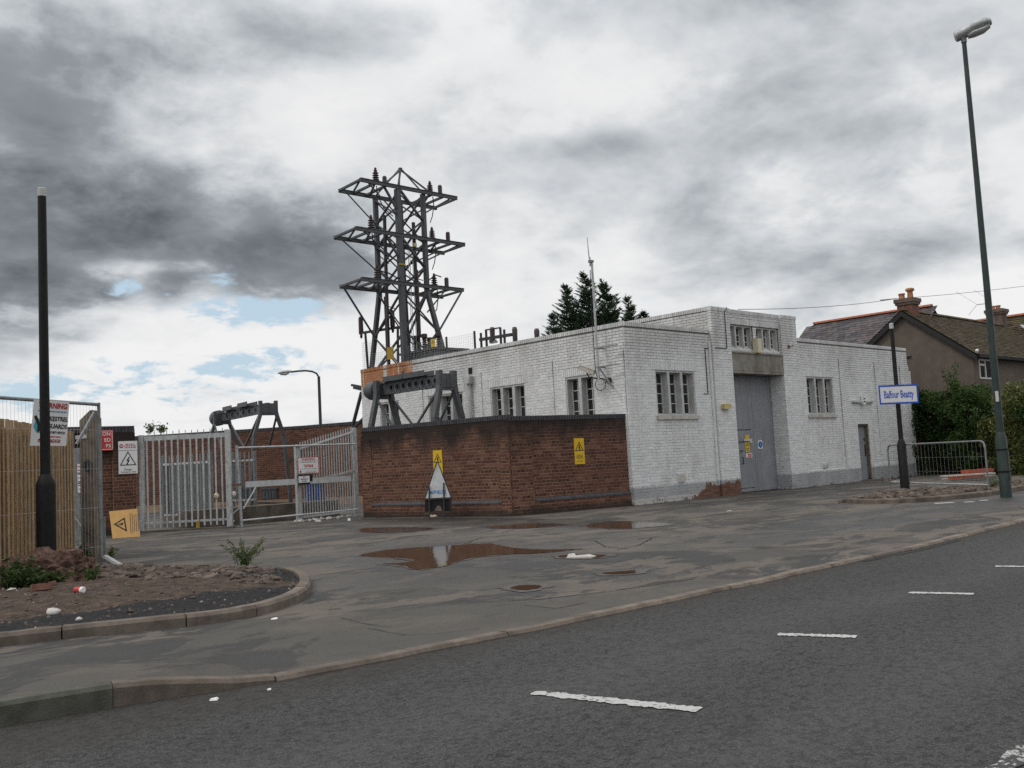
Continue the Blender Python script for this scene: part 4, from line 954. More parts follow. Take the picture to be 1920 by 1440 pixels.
    # air bricks
    for x0, z0, x1, z1 in ((1.86, .50, 2.17, .74), (9.55, .55, 9.85, .70)):
        q = MB(); F.box(q, x0, x1, z0, z1, .0, .045); v = q.build('air_vent', 'frame_white', b)
        q = MB(); F.box(q, x0+.025, x1-.025, z0+.02, z1-.045, .045, .05); q.build('vent_grille', 'sillp', v)
    # conduit down the left pier
    q = MB(); q.tube([F.P(4.42, 5.30, .135), F.P(4.42, 4.28, .135), F.P(4.38, 4.22, .135), F.P(3.86, 4.22, .135)], .012, 6); q.tube([F.P(3.50, 4.20, .02), F.P(3.50, 2.9, .02), F.P(3.30, 2.9, .02)], .012, 6); q.tube([F.P(3.5, 4.2, .02), F.P(3.72, 4.2, .02)], .012, 6)
    q.tube([F.P(4.42, 5.3, .135), F.P(4.5, 5.36, .14), F.P(4.56, 5.44, .12)], .012, 6); q.build('conduit', 'cable', b)
    q = MB(); q.tube([F.P(3.70, .3, .03), F.P(3.70, 4.4, .03)], .045, 8); q.build('rain_pipe', 'white_brick', b)
    B.build(b, 'white_brick'); CP.build(b, 'white_brick', 'coping_brick', 'coping_brickwork', 300, depth=.22)
    # fittings that hang on the building
    def fit(name, lo, hi, mat, label, cat, extra=None):
        m_ = MB(); m_.box(lo, hi); t = thing(name, ((lo[0]+hi[0])/2, hi[1], lo[2]), label, cat); m_.build('housing', mat, t); return t
    t = fit('bulkhead_light', (3.95, -.23, 2.48), (4.30, -.115, 2.60), 'creamy', 'yellowed bulkhead light on the brick pier left of the big door', 'light')
    q = MB(); q.box((3.97, -.25, 2.46), (4.28, -.12, 2.478)); q.build('base_rim', 'cream', t)
    t = fit('floodlight', (5.90, -.24, 4.16), (6.10, -.05, 4.58), 'cream', 'cream floodlight box between the two slit windows over the big door', 'light')
    q = MB(); q.box((5.89, -.25, 4.14), (6.11, -.05, 4.158)); q.box((5.96, -.05, 4.3), (6.04, -.03, 4.4)); q.build('lamp_rim', 'creamy', t)
    t = fit('alarm_box', (12.42, -.12, 2.62), (12.60, -.035, 2.92), 'sign_white', 'small white alarm box above the narrow side door', 'alarm')
    q = MB(); q.box((12.45, -.125, 2.70), (12.57, -.121, 2.74)); q.box((12.45, -.125, 2.80), (12.57, -.121, 2.84)); q.build('label_strip', 'ink', t)
    t = fit('flag_bracket', (7.78, -.15, 4.38), (7.84, -.11, 4.48), 'stackbrick', 'small rusty bracket on the pier right of the slit windows', 'bracket')
    q = MB(); q.bar((7.8, -.15, 4.40), (7.9, -.24, 4.46), .03); q.build('bracket_arm', 'stackbrick', t)
    # door signs
    f = Fr((0, .394, 0), 0)
    def dsign(name, x0, x1, z0, z1, mat, label):
        t = thing(name, f.P((x0+x1)/2, z0), label, 'sign'); m_ = MB(); f.box(m_, x0, x1, z0, z1, 0, .012); m_.build('panel', mat, t); return t
    t = dsign('door_sign', 5.80, 6.02, 1.20, 1.72, 'sign_yellow', 'tall yellow warning sign crossed by pale tape on the big grey door')
    tri_sign(f, 5.91, 1.44, .17, t, d=.014); printlines(f, 5.91, 1.31, .16, 2, .05, .018, t, 'ink', d=.014)
    q = MB(); f.box(q, 5.72, 6.16, 1.53, 1.60, .02, .024); f.box(q, 6.04, 6.16, 1.47, 1.53, .02, .024); q.build('tape', 'tape', t)
    t = dsign('prohibition_sign', 5.80, 6.12, 1.04, 1.16, 'sign_white', 'small white sign with a red block below the yellow door sign')
    q = MB(); f.box(q, 5.89, 6.08, 1.06, 1.14, .013, .015); q.build('red_block', 'red', t); printlines(f, 5.98, 1.10, .14, 1, .05, .016, t, 'sign_white', d=.016)
    t = thing('mandatory_sign', f.P(6.60, 1.28), 'white sticker with a blue disc on the right leaf of the grey door', 'sign')
    q = MB(); f.box(q, 6.49, 6.72, 1.28, 1.54, 0, .012); q.build('panel', 'sign_white', t)
    poly(f, [(6.605+.10*math.cos(i*math.pi/12), 1.41+.10*math.sin(i*math.pi/12)) for i in range(24)], .014).build('blue_disc', 'blue', t)
    poly(f, [(6.605+.035*math.cos(i*math.pi/6), 1.41+.055*math.sin(i*math.pi/6)) for i in range(12)], .0165).build('pictogram', 'teal', t)
    # whip antenna on the left facade
    X0, Y0 = -.30, .69
    t = thing('radio_antenna', (X0, Y0, 3.3), 'tall thin galvanised antenna pole bracketed to the white corner', 'antenna')
    q = MB(); q.tube([(X0, Y0, 3.30), (X0, Y0, 6.45)], .032, 10); q.build('pole', 'galv', t)
    q = MB(); q.tube([(X0-.05, Y0+.02, 6.30), (X0-.05, Y0+.02, 6.55)], .022, 8); q.tube([(X0-.06, Y0+.03, 6.5), (X0-.07, Y0+.05, 7.08)], [.016, .009], 8); q.build('whip', 'galv', t)
    q = MB(); q.box((X0-.08, Y0-.04, 6.40), (X0+.04, Y0+.06, 6.46)); q.build('clamp', 'galv_dark', t)
    for z in (3.62, 4.12):
        q = MB(); q.bar((X0-.03, Y0+.06, z), (X0+.10, Y0-.62, z+.02), .035, .03); q.bar((X0, Y0, z), (0, Y0, z), .03); q.build('bracket_arm', 'galv_dark', t)
    q = MB(); q.bar((X0+.0, Y0-.05, 3.58), (X0+.05, Y0-.45, 3.02), .05, .03); q.build('stay', 'galv_dark', t)
    q = MB(); q.tube([(X0-.05, Y0+.03, 6.2), (X0-.06, Y0+.05, 5.2), (X0-.05, Y0+.06, 4.0), (X0-.04, Y0+.06, 3.5), (X0, Y0+.03, 3.32)], .011, 6)
    q.tube([(X0, Y0-.05+.18*math.sin(k*.5), 3.17+.17*math.cos(k*.5)) for k in range(11)], .010, 6); q.build('cable', 'cable', t)
    # security camera
    c = onx(1100, 694, -.42)
    t = thing('security_camera', (c.x, c.y, c.z), 'grey security camera tilted down beside the antenna pole', 'camera')
    q = MB(Matrix.Translation(c) @ Matrix.Rotation(R(115), 4, 'Z') @ Matrix.Rotation(R(-24), 4, 'Y')); q.box((-.22, -.065, -.06), (.20, .065, .06)); q.box((-.24, -.075, .06), (.24, .075, .072)); q.build('housing', 'sillp', t)
    q = MB(Matrix.Translation(c) @ Matrix.Rotation(R(115), 4, 'Z') @ Matrix.Rotation(R(-24), 4, 'Y')); q.box((.20, -.055, -.05), (.215, .055, .05)); q.build('lens_glass', 'ink', t)
    q = MB(); q.tube([c+Vector((0, 0, -.06)), c+Vector((.02, -.05, -.2)), Vector((-.02, c.y-.2, c.z-.24))], .02, 8); q.box((-.09, c.y-.48, c.z-.36), (0, c.y-.36, c.z-.24)); q.bar((-.05, c.y-.2, c.z-.25), (-.05, c.y-.42, c.z-.28), .03); q.build('mount', 'steel_dark', t)

# ------------------------------------------------------------------ brick boundary wall in front
def brick_walls():
    P = [Vector((-4.29, 5.80, 0)), Vector((-3.58, .72, 0)), Vector((-.02, .10, 0))]
    w = thing('brick_wall', P[1], 'red brick boundary wall with soot stains, in front of the white building', 'wall')
    B = Bricks(); C = Bricks(); jm = MB()
    def seg(a, b, h, piers, ledge):
        d = b-a; L = d.length; f = Fr(a, math.atan2(d.y, d.x)); n0 = 0
        tn = lambda hd: (random.uniform(0, .35) if random.random() < .55 else random.uniform(.3, 1)) if hd else random.uniform(.25, 1)
        f.box(jm, 0, L, 0, h-.10, -.225, 0)
        B.lay(f, 0, L, .34, h-.115, flem=True, tonef=tn, proud=.004)
        # projecting base with a sloped ledge
        f.box(jm, ledge[0], ledge[1], 0, .30, 0, .045); B.lay(f, ledge[0], ledge[1], .0, .30, d0=.045, flem=True, tonef=tn, proud=.004)
        q = MB(); q.prism([f.P(ledge[0], .30, .0), f.P(ledge[0], .30, .06), f.P(ledge[0], .33, .055), f.P(ledge[0], .385, .0)], f.u*(ledge[1]-ledge[0])); q.build('ledge', 'blue_brick', w)
        for p0, p1 in piers:
            f.box(jm, p0, p1, 0, h-.34, 0, .036); B.lay(f, p0-(.032 if p0 == 0 and b.x > -1 else 0), p1+(.034 if b.x < -1 and p0 > 1 else 0), 0, h-.33, d0=.036, flem=True, tonef=tn, proud=.004)
        C.soldiers(f, 0, L, h-.115, h, proud=.016)
        return f, L
    f1, L1 = seg(P[0], P[1], 2.40, [(0, .36), ((P[1]-P[0]).length-.30, (P[1]-P[0]).length)], (.36, (P[1]-P[0]).length-.30))
    f2, L2 = seg(P[1], P[2], 2.36, [(0, .62)], (.62, (P[2]-P[1]).length))
    # end pier face at the gate
    fe = Fr(P[0]+Vector((.22, .04, 0)), math.atan2(P[1].y-P[0].y, P[1].x-P[0].x)-math.pi/2)
    e = P[0]; d = (P[1]-P[0]).normalized(); n = Vector((d.y, -d.x, 0))
    fe = Fr(e-n*.23, math.atan2(n.y, n.x)); B.lay(fe, 0, .24, 0, 2.28, L=.236)
    mb = MB(); mb.box((-.004, .06, 0), (-.002, .3, 2.2))
    jm.build('mortar_core', 'red_joint', w); B.build(w, 'red_brick'); C.build(w, 'blue_brick', 'coping_brick', 'coping_brickwork', 300, depth=.215)
    # yellow danger signs
    def danger(f, a, z, label):
        t = thing('danger_sign', f.P(a, z-.3, .02), label, 'sign'); q = MB(); g = .055
        f.box(q, a-.155, a+.155, z-.32, z+.32, .012, .022); q.build('panel', 'sign_yellow', t)
        tri_sign(f, a, z+.085, .27, t, bolt=False, d=.0235); figure(f, a, z+.075, .16, t, d=.0235)
        printlines(f, a, z-.10, .22, 3, .035, .014, t, 'ink', d=.0235, seed=3); printlines(f, a, z-.245, .24, 1, .03, .012, t, 'ink', d=.0235, seed=4)
    p = [gp(821, 968)]
    def on(fr, u, v):
        d = ray(u, v); t = (fr.o-CAM).dot(fr.n)/d.dot(fr.n); q = CAM+d*t; return (q-fr.o).dot(fr.u), q.z
    a, z = on(f1, 822, 868); danger(f1, a, z, 'yellow electric shock warning sign partly hidden behind the white triangle')
    a, z = on(f2, 1085.5, 846); danger(f2, a, z, 'yellow electric shock warning sign on the wall face next to the white building')
    # triangle sign stored against the wall
    base = gp(822, 973); ft = Pl(base, f1.u*.82+f1.n*-.57, (0, 0, 1))
    ft = Pl(base, HR*.97+HF*-.22, Vector((0, 0, 1))+HF*.10)
    t = thing('road_works_sign', base, 'white triangular sign with blue lettering on a rusty frame leaning by the wall', 'sign')
    poly(ft, [(-.33, .50), (.33, .50), (.02, 1.34), (-.02, 1.34)], .0, th=.006).build('triangle_plate', 'white_metal', t)
    ring(ft, [(-.35, .485), (.35, .485), (.025, 1.37), (-.025, 1.37)], .022, .012).build('plate_rim', 'ink', t)
    text('McPHILLIPS', ft, 0, .64, .125, 'paleblue', t, d=.010, bold=.02, xs=.68)
    poly(ft, [(-.335, .18), (.335, .18), (.335, .47), (-.335, .47)], -.01, th=.008).build('lower_plate', 'black', t)
    poly(ft, [(-.10, .19), (.10, .19), (.06, .30), (0, .33), (-.04, .30)], .0, th=.002).build('dried_mud', 'stackrender', t)
    q = MB()
    for x0, z0, z1 in ((-.21, -.02, .80), (.16, -.02, .86)):
        q = MB(); q.bar(ft.P(x0, z0, .035), ft.P(x0, z1, .035), .025); q.build('upright', 'steel_dark', t)
    q = MB()
    for x0 in (.325,): q.bar(ft.P(x0, -.02, .015), ft.P(x0, .50, .015), .02)
    q.bar(ft.P(-.33, .17, .02), ft.P(.33, .17, .02), .02); q.bar(ft.P(-.34, .485, .022), ft.P(.34, .485, .022), .02); q.build('frame', 'steel_dark', t)
    # crumpled bag
    q = MB(); c = gp(818, 969); rr = random.Random(4)
    rows = []
    for i in range(9):
        for j in range(5):
            x_ = (i/8-.5)*.36; y_ = (j/4-.5)*.16; h = .03+.13*math.exp(-((i-6)/1.6)**2)+rr.uniform(0, .045); rows.append(c+HR*x_+HF*y_+Vector((0, 0, max(.002, h*(1-abs(j-2)*.42)))))
    q.add(rows, [(i*5+j, (i+1)*5+j, (i+1)*5+j+1, i*5+j+1) for i in range(8) for j in range(4)]); solo(q, 'paper_bag', 'plaster', 'crumpled beige paper bag under the triangular sign', 'litter')
    # pier wall left of the gates
    A0, A1 = Vector((-13.4, 8.35, 0)), Vector((-9.60, 7.95, 0))
    w2 = thing('brick_pier_wall', A1, 'short dark red brick wall left of the grey gates, carrying red and white signs', 'wall')
    B2 = Bricks(); C2 = Bricks(); j2 = MB(); f = Fr(A0, math.atan2(A1.y-A0.y, A1.x-A0.x)); L = (A1-A0).length
    tn = lambda hd: random.uniform(.1, .8)
    f.box(j2, 0, L, 0, 2.58, -.33, 0); f.box(j2, L-.52, L, 0, 2.58, 0, .10); B2.lay(f, 0, L-.52, 0, 2.5, flem=True, tonef=tn); B2.lay(f, L-.52, L, 0, 2.5, flem=True, d0=.10, tonef=tn)
    fe = Fr(A1+f.n*.1, f.th+math.pi/2); B2.lay(fe, 0, .42, 0, 2.5); C2.soldiers(f, 0, L, 2.50, 2.66, proud=.11, w=.08)
    j2.build('mortar_core', 'red_joint', w2); B2.build(w2, 'red_brick'); C2.build(w2, 'blue_brick', 'coping_brick', 'coping_brickwork', 300, depth=.4)
    fs = Fr(A0+f.n*.13, f.th)
    def on2(u, v): return on(fs, u, v)
    a0, z0 = on2(222.5, 889); a1, z1 = on2(257, 826.5)
    t = thing('danger_sign', fs.P((a0+a1)/2, z0), 'white overhead wires danger sign with red no entry strip on the pier', 'sign')
    q = MB(); fs.box(q, a0, a1, z0, z1, 0, .008); q.build('panel', 'sign_white', t); ac = (a0+a1)/2; w_ = a1-a0; h_ = z1-z0
    tri_sign(fs, ac, z0+h_*.40, w_*.88, t, d=.010, w=w_*.05); zt = z1-h_*.15
    poly(fs, [(a0+w_*.16+w_*.11*math.cos(k*math.pi/8), zt+w_*.11*math.sin(k*math.pi/8)) for k in range(16)], .010).build('no_entry_disc', 'red', t)
    poly(fs, [(a0+w_*.09, zt-w_*.025), (a0+w_*.23, zt-w_*.025), (a0+w_*.23, zt+w_*.025), (a0+w_*.09, zt+w_*.025)], .012).build('no_entry_bar', 'sign_white', t)
    printlines(fs, a0+w_*.62, zt+w_*.09, w_*.62, 3, w_*.09, w_*.05, t, 'red', d=.010, seed=8); poly(fs, [(a0, z1-h_*.292), (a1, z1-h_*.292), (a1, z1-h_*.28), (a0, z1-h_*.28)], .010).build('divider', 'faintink', t)
    text('Danger', fs, ac, z0+h_*.13, w_*.15, 'ink', t, d=.010); text('Overhead live wires', fs, ac, z0+h_*.055, w_*.115, 'ink', t, d=.010, xs=.85)
    a0, z0 = on2(158, 846); a1, z1 = on2(212, 806)
    t = thing('red_sign', fs.P((a0+a1)/2, z0), 'red sign with white capitals half hidden behind the concrete post', 'sign')
    q = MB(); fs.box(q, a0, a1, z0, z1, -.02, .006); q.build('panel', 'red', t); h_ = z1-z0
    ring(fs, [(a0+.02, z0+.02), (a1-.02, z0+.02), (a1-.02, z1-.02), (a0+.02, z1-.02)], .012, .0075).build('border', 'sign_white', t)
    for s_, k in (('ION', .80), ('ED', .50), ('PS', .22)): text(s_, fs, a1-.06, z0+h_*k, h_*.25, 'sign_white', t, d=.008, bold=.012, align='RIGHT')
    # orange sign leaning at its foot
    bl, br = gp(211, 1010), gp(263, 1006); fo = Pl((bl+br)/2, br-bl, Vector((0, 0, 1))+HF*.28)
    wd = (br-bl).length; t = thing('fallen_sign', (bl+br)/2, 'orange electrical warning sign lying on its side against the brick pier', 'sign'); h_ = .66
    poly(fo, [(-wd/2, 0), (wd/2, .0), (wd/2-.04, h_), (-wd/2-.05, h_-.02)], 0, th=.006).build('panel', 'sign_orange', t)
    pts = [(-wd*.44, h_*.50), (-.02, h_*.72), (.02, h_*.20)]; ring(fo, pts, .028, .0085).build('triangle_border', 'ink', t)
    poly(fo, [(-.20, .30), (-.08, .36), (-.10, .33), (-.05, .37), (-.07, .30), (-.12, .29), (-.11, .33), (-.19, .28)], .0085, th=.001).build('lightning_bolt', 'ink', t)
    fo2 = Pl(fo.P(.0, 0), fo.v, -fo.u); printlines(fo2, h_*.5, -.10, h_*.8, 5, .042, .016, t, 'dull_yellow' if 0 else 'stackrender', d=.0085, seed=5)

# ------------------------------------------------------------------ gates and the yard behind them
def gates():
    # left closed palisade leaf between two posts
    a, b = Vector((-9.42, 7.92, 0)), Vector((-7.79, 6.55, 0)); d = (b-a).normalized(); f = Fr(a, math.atan2(d.y, d.x)); L = (b-a).length; H_ = 2.40
    t = thing('palisade_gate', a, 'closed grey steel palisade gate with spiked top next to the white overhead wires sign', 'gate')
    for x, w, z in ((0, .11, 2.42), (L, .13, 2.46)):
        q = MB(); f.box(q, x-w/2, x+w/2, 0, z, -w/2, w/2); q.build('gate_post', 'galv', t)
    for z0, z1 in ((2.27, 2.385), (.20, .25)):
        q = MB(); f.box(q, .06, L-.07, z0, z1, -.035, .02); q.build('rail', 'galv', t)
    n = 13
    for i in range(n):
        x = .14+(L-.30)*i/(n-1); q = MB(); f.box(q, x-.020, x+.020, .10, 2.27, .021, .036); q.build('bar', 'galv', t)
        q = MB(); q.bar(f.P(x+.03, 2.385, 0), f.P(x+.03, 2.50+random.uniform(-.01, .02), 0), .014); q.build('spike', 'galv_dark', t)
    q = MB(); q.bar(f.P(1.35, .05, .05), f.P(1.35, .22, .05), .06); q.box((0, 0, 0), (0, 0, 0)); q.build('floor_bolt', 'dull_yellow', t)
    q = MB(); f.box(q, -.3, L+.1, -.02, .045, -.16, .10); solo(q, 'threshold', 'dark_concrete', 'low dark concrete threshold under the closed palisade gate', 'threshold')
    # open palisade leaf, hung on the far post by the brick wall
    a, b = gp(561, 978), Vector((-3.97+.02, 6.68, 0)); d = (b-a).normalized(); f = Fr(a, math.atan2(d.y, d.x)); L = (b-a).length
    t = thing('palisade_gate', b, 'open grey palisade gate leaf with sloping top beside the brick wall end', 'gate')
    z0 = lambda x: .10+.05*x/L; z1 = lambda x: 1.90+.44*x/L
    q = MB(); f.box(q, L-.03, L+.07, 0, 2.46, -.05, .05); q.build('gate_post', 'galv', t)
    q = MB(); f.box(q, -.06, .06, .05, 1.98, -.05, .05); q.tube([f.P(0, 1.98, 0), f.P(0, 2.03, 0)], [.06, .03], 10); q.build('gate_post', 'galv', t)
    for k, w in (('top', .045), ('mid', .05), ('bot', .045)):
        q = MB(); g = {'top': z1, 'bot': z0, 'mid': lambda x: .98+.28*x/L}[k]; q.bar(f.P(.05, g(0), 0), f.P(L-.03, g(L), 0), w, w); q.build('rail', 'white_metal' if k != 'mid' else 'galv', t)
    n = 21
    for i in range(n):
        x = .12+(L-.2)*i/(n-1); q = MB(); f.box(q, x-.012, x+.012, z0(x)-.02, z1(x)+.16, -.03, -.012); q.build('bar', 'galv', t)
    # low swing barrier closing the gap
    a, b = Vector((-7.48, 6.55, 0)), Vector((-4.02, 6.48, 0)); d = (b-a).normalized(); f = Fr(a, math.atan2(d.y, d.x)); L = (b-a).length
    t = thing('swing_barrier', b, 'low tubular swing barrier with a long white board across the yard entrance', 'barrier')
    q = MB(); q.tube([f.P(0, .0, 0), f.P(-.08, 2.05, 0)], .038, 10); q.build('stile', 'galv', t)
    q = MB(); q.tube([f.P(-.06, 1.99, 0), f.P(L, 2.0, 0)], .024, 8); q.build('top_rail', 'galv', t)
    q = MB(); q.tube([f.P(.02, .16, 0), f.P(L, .20, 0)], .022, 8); q.build('bottom_rail', 'white_metal', t)
    q = MB(); f.box(q, .12, L-.22, .98, 1.13, .03, .045); q.build('board', 'white_metal', t)
    q = MB(); q.bar(f.P(.06, .45, 0), f.P(.42, .97, 0), .035, .02); q.build('brace', 'white_metal', t)
    q = MB(); q.bar(f.P(-.32, .25, -.1), f.P(-.02, .50, 0), .04, .02); q.bar(f.P(-.38, .02, 0), f.P(-.20, .18, 0), .035, .02); q.build('stay', 'galv', t)
    t = thing('padlock_chain', f.P(-.2, .86), 'rusty chain and pale padlock hanging between the closed gate and the swing barrier', 'padlock')
    q = MB(); q.tube([f.P(-.34, 1.12, .04), f.P(-.2, 1.06, .06), f.P(.0, 1.08, .06)], .02, 6); q.tube([f.P(-.2, 1.05, .06), f.P(-.21, .92, .07)], .015, 6); q.build('chain', 'stackbrick', t)
    q = MB(); q.blob(f.P(-.22, .84, .07), (.06, .04, .075), 1, .1); q.build('padlock', 'tape', t)
    q = MB(); q.blob(Vector((-8.05, 6.72, .82)), (.06, .05, .07), 1, .2); solo(q, 'padlock', 'cream', 'pale padlock hanging inside the closed palisade gate', 'padlock')
    # signs on the barrier and on the open leaf
    fs = Fr(Vector((-5.60, 6.44, 0)), f.th)
    def on(fr, u, v):
        d_ = ray(u, v); tt = (fr.o-CAM).dot(fr.n)/d_.dot(fr.n); q_ = CAM+d_*tt; return (q_-fr.o).dot(fr.u), q_.z
    a0, zz0 = on(fs, 559, 889); a1, zz1 = on(fs, 597, 856); ac = (a0+a1)/2; w = a1-a0; h = zz1-zz0
    t = thing('warning_sign', fs.P(ac, zz0), 'square white WARNING sign with red lettering on the open gate leaf', 'sign')
    q = MB(); fs.box(q, a0, a1, zz0, zz1, 0, .006); q.build('panel', 'sign_white', t)
    ring(fs, [(a0, zz0), (a1, zz0), (a1, zz1), (a0, zz1)], w*.025, .0075).build('border', 'red', t)
    text('WARNING', fs, ac, zz1-h*.15, h*.24, 'red', t, d=.008, xs=.80, bold=.01)
    text('TAYBAR', fs, ac, zz0+h*.46, h*.23, 'red', t, d=.008, xs=.78, bold=.03, shear=0)
    poly(fs, [(a0+w*.06, zz1-h*.28), (a1-w*.06, zz1-h*.28), (a1-w*.06, zz1-h*.265), (a0+w*.06, zz1-h*.265)], .008).build('divider', 'faintink', t)
    printlines(fs, ac, zz0+h*.68, w*.86, 1, .1, h*.028, t, 'faintink', d=.008); printlines(fs, ac, zz0+h*.29, w*.9, 1, .1, h*.03, t, 'faintink', d=.008, seed=6); printlines(fs, ac+w*.1, zz0+h*.15, w*.6, 2, h*.07, h*.03, t, 'faintink', d=.008, seed=7)
    poly(fs, [(a0+w*.08, zz0+h*.08), (a0+w*.15, zz0+h*.08), (a0+w*.15, zz0+h*.18), (a0+w*.08, zz0+h*.18)], .008).build('emblem', 'ink', t)
    a0, zz0 = on(fs, 560, 905.5); a1, zz1 = on(fs, 580, 892); ac = (a0+a1)/2; w = a1-a0; h = zz1-zz0
    t = thing('notice', fs.P(ac, zz0), 'small white ENTRANCE CLOSED notice on black backing above the white board', 'sign')
    q = MB(); fs.box(q, a0-.01, a1+.01, zz0-.05, zz1+.04, -.01, .004); fs.box(q, a1, a1+.10, zz0+.03, zz1+.04, -.02, -.012); q.build('backing', 'ink', t)
    q = MB(); fs.box(q, a0, a1, zz0, zz1, .005, .010); q.build('panel', 'sign_white', t)
    for s_, k in (('SITE', .80), ('ENTRANCE', .50), ('CLOSED', .20)): text(s_, fs, ac, zz0+h*k, h*.27, 'ink', t, d=.0115, xs=.85, bold=.01)
    # yard clutter
    q = MB(); q.box((-8.4, 7.6, 0), (-3.9, 8.2, .46)); q.box((-8.0, 8.2, 0), (-3.7, 10.0, .30)); solo(q, 'concrete_plinth', 'dark_concrete', 'low stained concrete plinth inside the yard behind the swing barrier', 'plinth')
    q = MB()
    for k in range(26):
        x = random.uniform(-6.0, -4.1); q.blob((x, 6.55+random.uniform(-.25, .15), .02), (random.uniform(.03, .07), .03, random.uniform(.02, .05)), 0, .4, random.random())
    q.build('rubble', 'tape', None, kind='stuff')['label'] = 'pale rubble crumbs along the foot of the open gate leaf'
    # inner palisade panel standing in the yard, and the sheeted gate behind the closed leaf
    def palisade(p0, p1, z0_, z1_, n, label, sheet=False, rails=((.1, .16), (-.28, -.22))):
        d_ = (p1-p0).normalized(); g = Fr(p0, math.atan2(d_.y, d_.x)); L_ = (p1-p0).length
        t_ = thing('palisade_fence', p0, label, 'fence')
        for i in range(n):
            x = L_*i/(n-1); q = MB(); g.box(q, x-.018, x+.018, z0_, z1_, 0, .02); q.build('bar', 'galv_dark', t_)
        for r0, r1 in rails:
            zz = z0_ if r0 > 0 else z1_; q = MB(); g.box(q, -.03, L_+.03, zz+r0, zz+r1, -.03, -.001); q.build('rail', 'white_metal', t_)
        for x in (0, L_):
            q = MB(); g.box(q, x-.05, x+.05, 0, z1_+.02, -.12, -.032); q.build('fence_post', 'galv_dark', t_)
        if sheet: q = MB(); g.box(q, .05, L_-.05, z0_+.1, z1_-.3, -.145, -.13); q.build('sheet_panel', 'galv_dark', t_)
        return t_
    p0, p1 = atd(306, 940, 28.5), atd(393, 940, 27.6); p0.z = p1.z = 0
    palisade(p0, p1, .12, 1.98, 13, 'low palisade fence with sheet backing inside the yard behind the closed gate', True)
    p0, p1 = atd(436, 940, 29.5), atd(478, 940, 29.5); p0.z = p1.z = 0
    palisade(p0, p1, .42, 2.0, 6, 'short palisade fence piece on the yard plinth behind the swing barrier')
    # wire mesh screen between
    p0, p1 = atd(394, 940, 30), atd(428, 940, 30); t = thing('mesh_screen', (p0.x, p0.y, 0), 'dark wire mesh screen behind the hinge post of the closed gate', 'fence')
    q = MB(); d_ = (p1-p0); d_.z = 0
    for i in range(6): x = p0+d_*(i/5); q.bar((x.x, x.y, .2), (x.x, x.y, 1.95), .014)
    for i in range(13): z = .25+i*.14; q.bar((p0.x, p0.y, z), (p1.x, p1.y, z), .012)
    q.build('wire_mesh', 'steel', t)
    def crate(u, v, dist, w, h, dp, mat, label, name, cat):
        c = atd(u, v, dist); fr_ = Fr((c.x, c.y, 0), AZ-math.pi/2+R(90)-R(90)); z0_ = c.z
        q = MB(Matrix.Translation((c.x, c.y, z0_)) @ Matrix.Rotation(AZ-math.pi/2, 4, 'Z')); t_ = thing(name, (c.x, c.y, z0_), label, cat)
        q.box((-w/2, -dp/2, 0), (w/2, dp/2, h)); q.build('body', mat, t_)
        q = MB(Matrix.Translation((c.x, c.y, z0_)) @ Matrix.Rotation(AZ-math.pi/2, 4, 'Z')); q.box((-w/2-.03, -dp/2-.03, h), (w/2+.03, dp/2+.03, h+.06))
        for i in range(4): q.box((-w/2+.06+i*(w-.2)/3, -dp/2-.025, .05), (-w/2+.14+i*(w-.2)/3, -dp/2-.001, h-.05))
        q.build('lid', mat, t_); return t_
    crate(592, 941, 34, .55, .62, .5, 'bluebin', 'blue plastic bin behind the open palisade leaf', 'plastic_bin', 'bin')
    crate(507, 937, 36, .55, .38, .5, 'steel', 'grey steel cabinet on the yard ground near the left gantry leg', 'cabinet', 'cabinet')
    crate(468, 938, 37, .5, .40, .5, 'steel', 'darker grey steel cabinet left of the other yard cabinet', 'cabinet', 'cabinet')
    crate(448, 912, 30, .26, .62, .2, 'galv_dark', 'grey meter box on the short palisade fence piece', 'meter_box', 'box')
    q = MB(); p = atd(470, 943, 35); q.bar(Vector((p.x, p.y, p.z)), atd(555, 944, 35), .12, .07); solo(q, 'steel_beam', 'steel_dark', 'dark steel beam lying across the yard behind the plinth', 'beam')
    # tall yard wall at the back
    P = [atd(150, 905, 40), atd(575, 886, 38), atd(700, 880, 36.5)]
    for p in P: p.z = 0
    w = thing('yard_wall', P[1], 'tall red brick wall at the back of the yard with dark coping', 'wall'); B = Bricks(); C = Bricks(); jm = MB()
    hs = (3.14, 3.14)
    for (a, b), h in zip(zip(P, P[1:]), hs):
        d_ = b-a; L_ = d_.length; f_ = Fr(a, math.atan2(d_.y, d_.x)); f_.box(jm, 0, L_, 0, h-.1, -.3, 0); B.lay(f_, 0, L_, .3, h-.12, tonef=lambda hd: random.uniform(.15, .9)); C.soldiers(f_, 0, L_, h-.12, h, proud=.02, w=.16)
    jm.build('mortar_core', 'yard_joint', w); B.build(w, 'yard_brick'); C.build(w, 'blue_brick', 'coping_brick', 'coping_brickwork', 200, depth=.28)

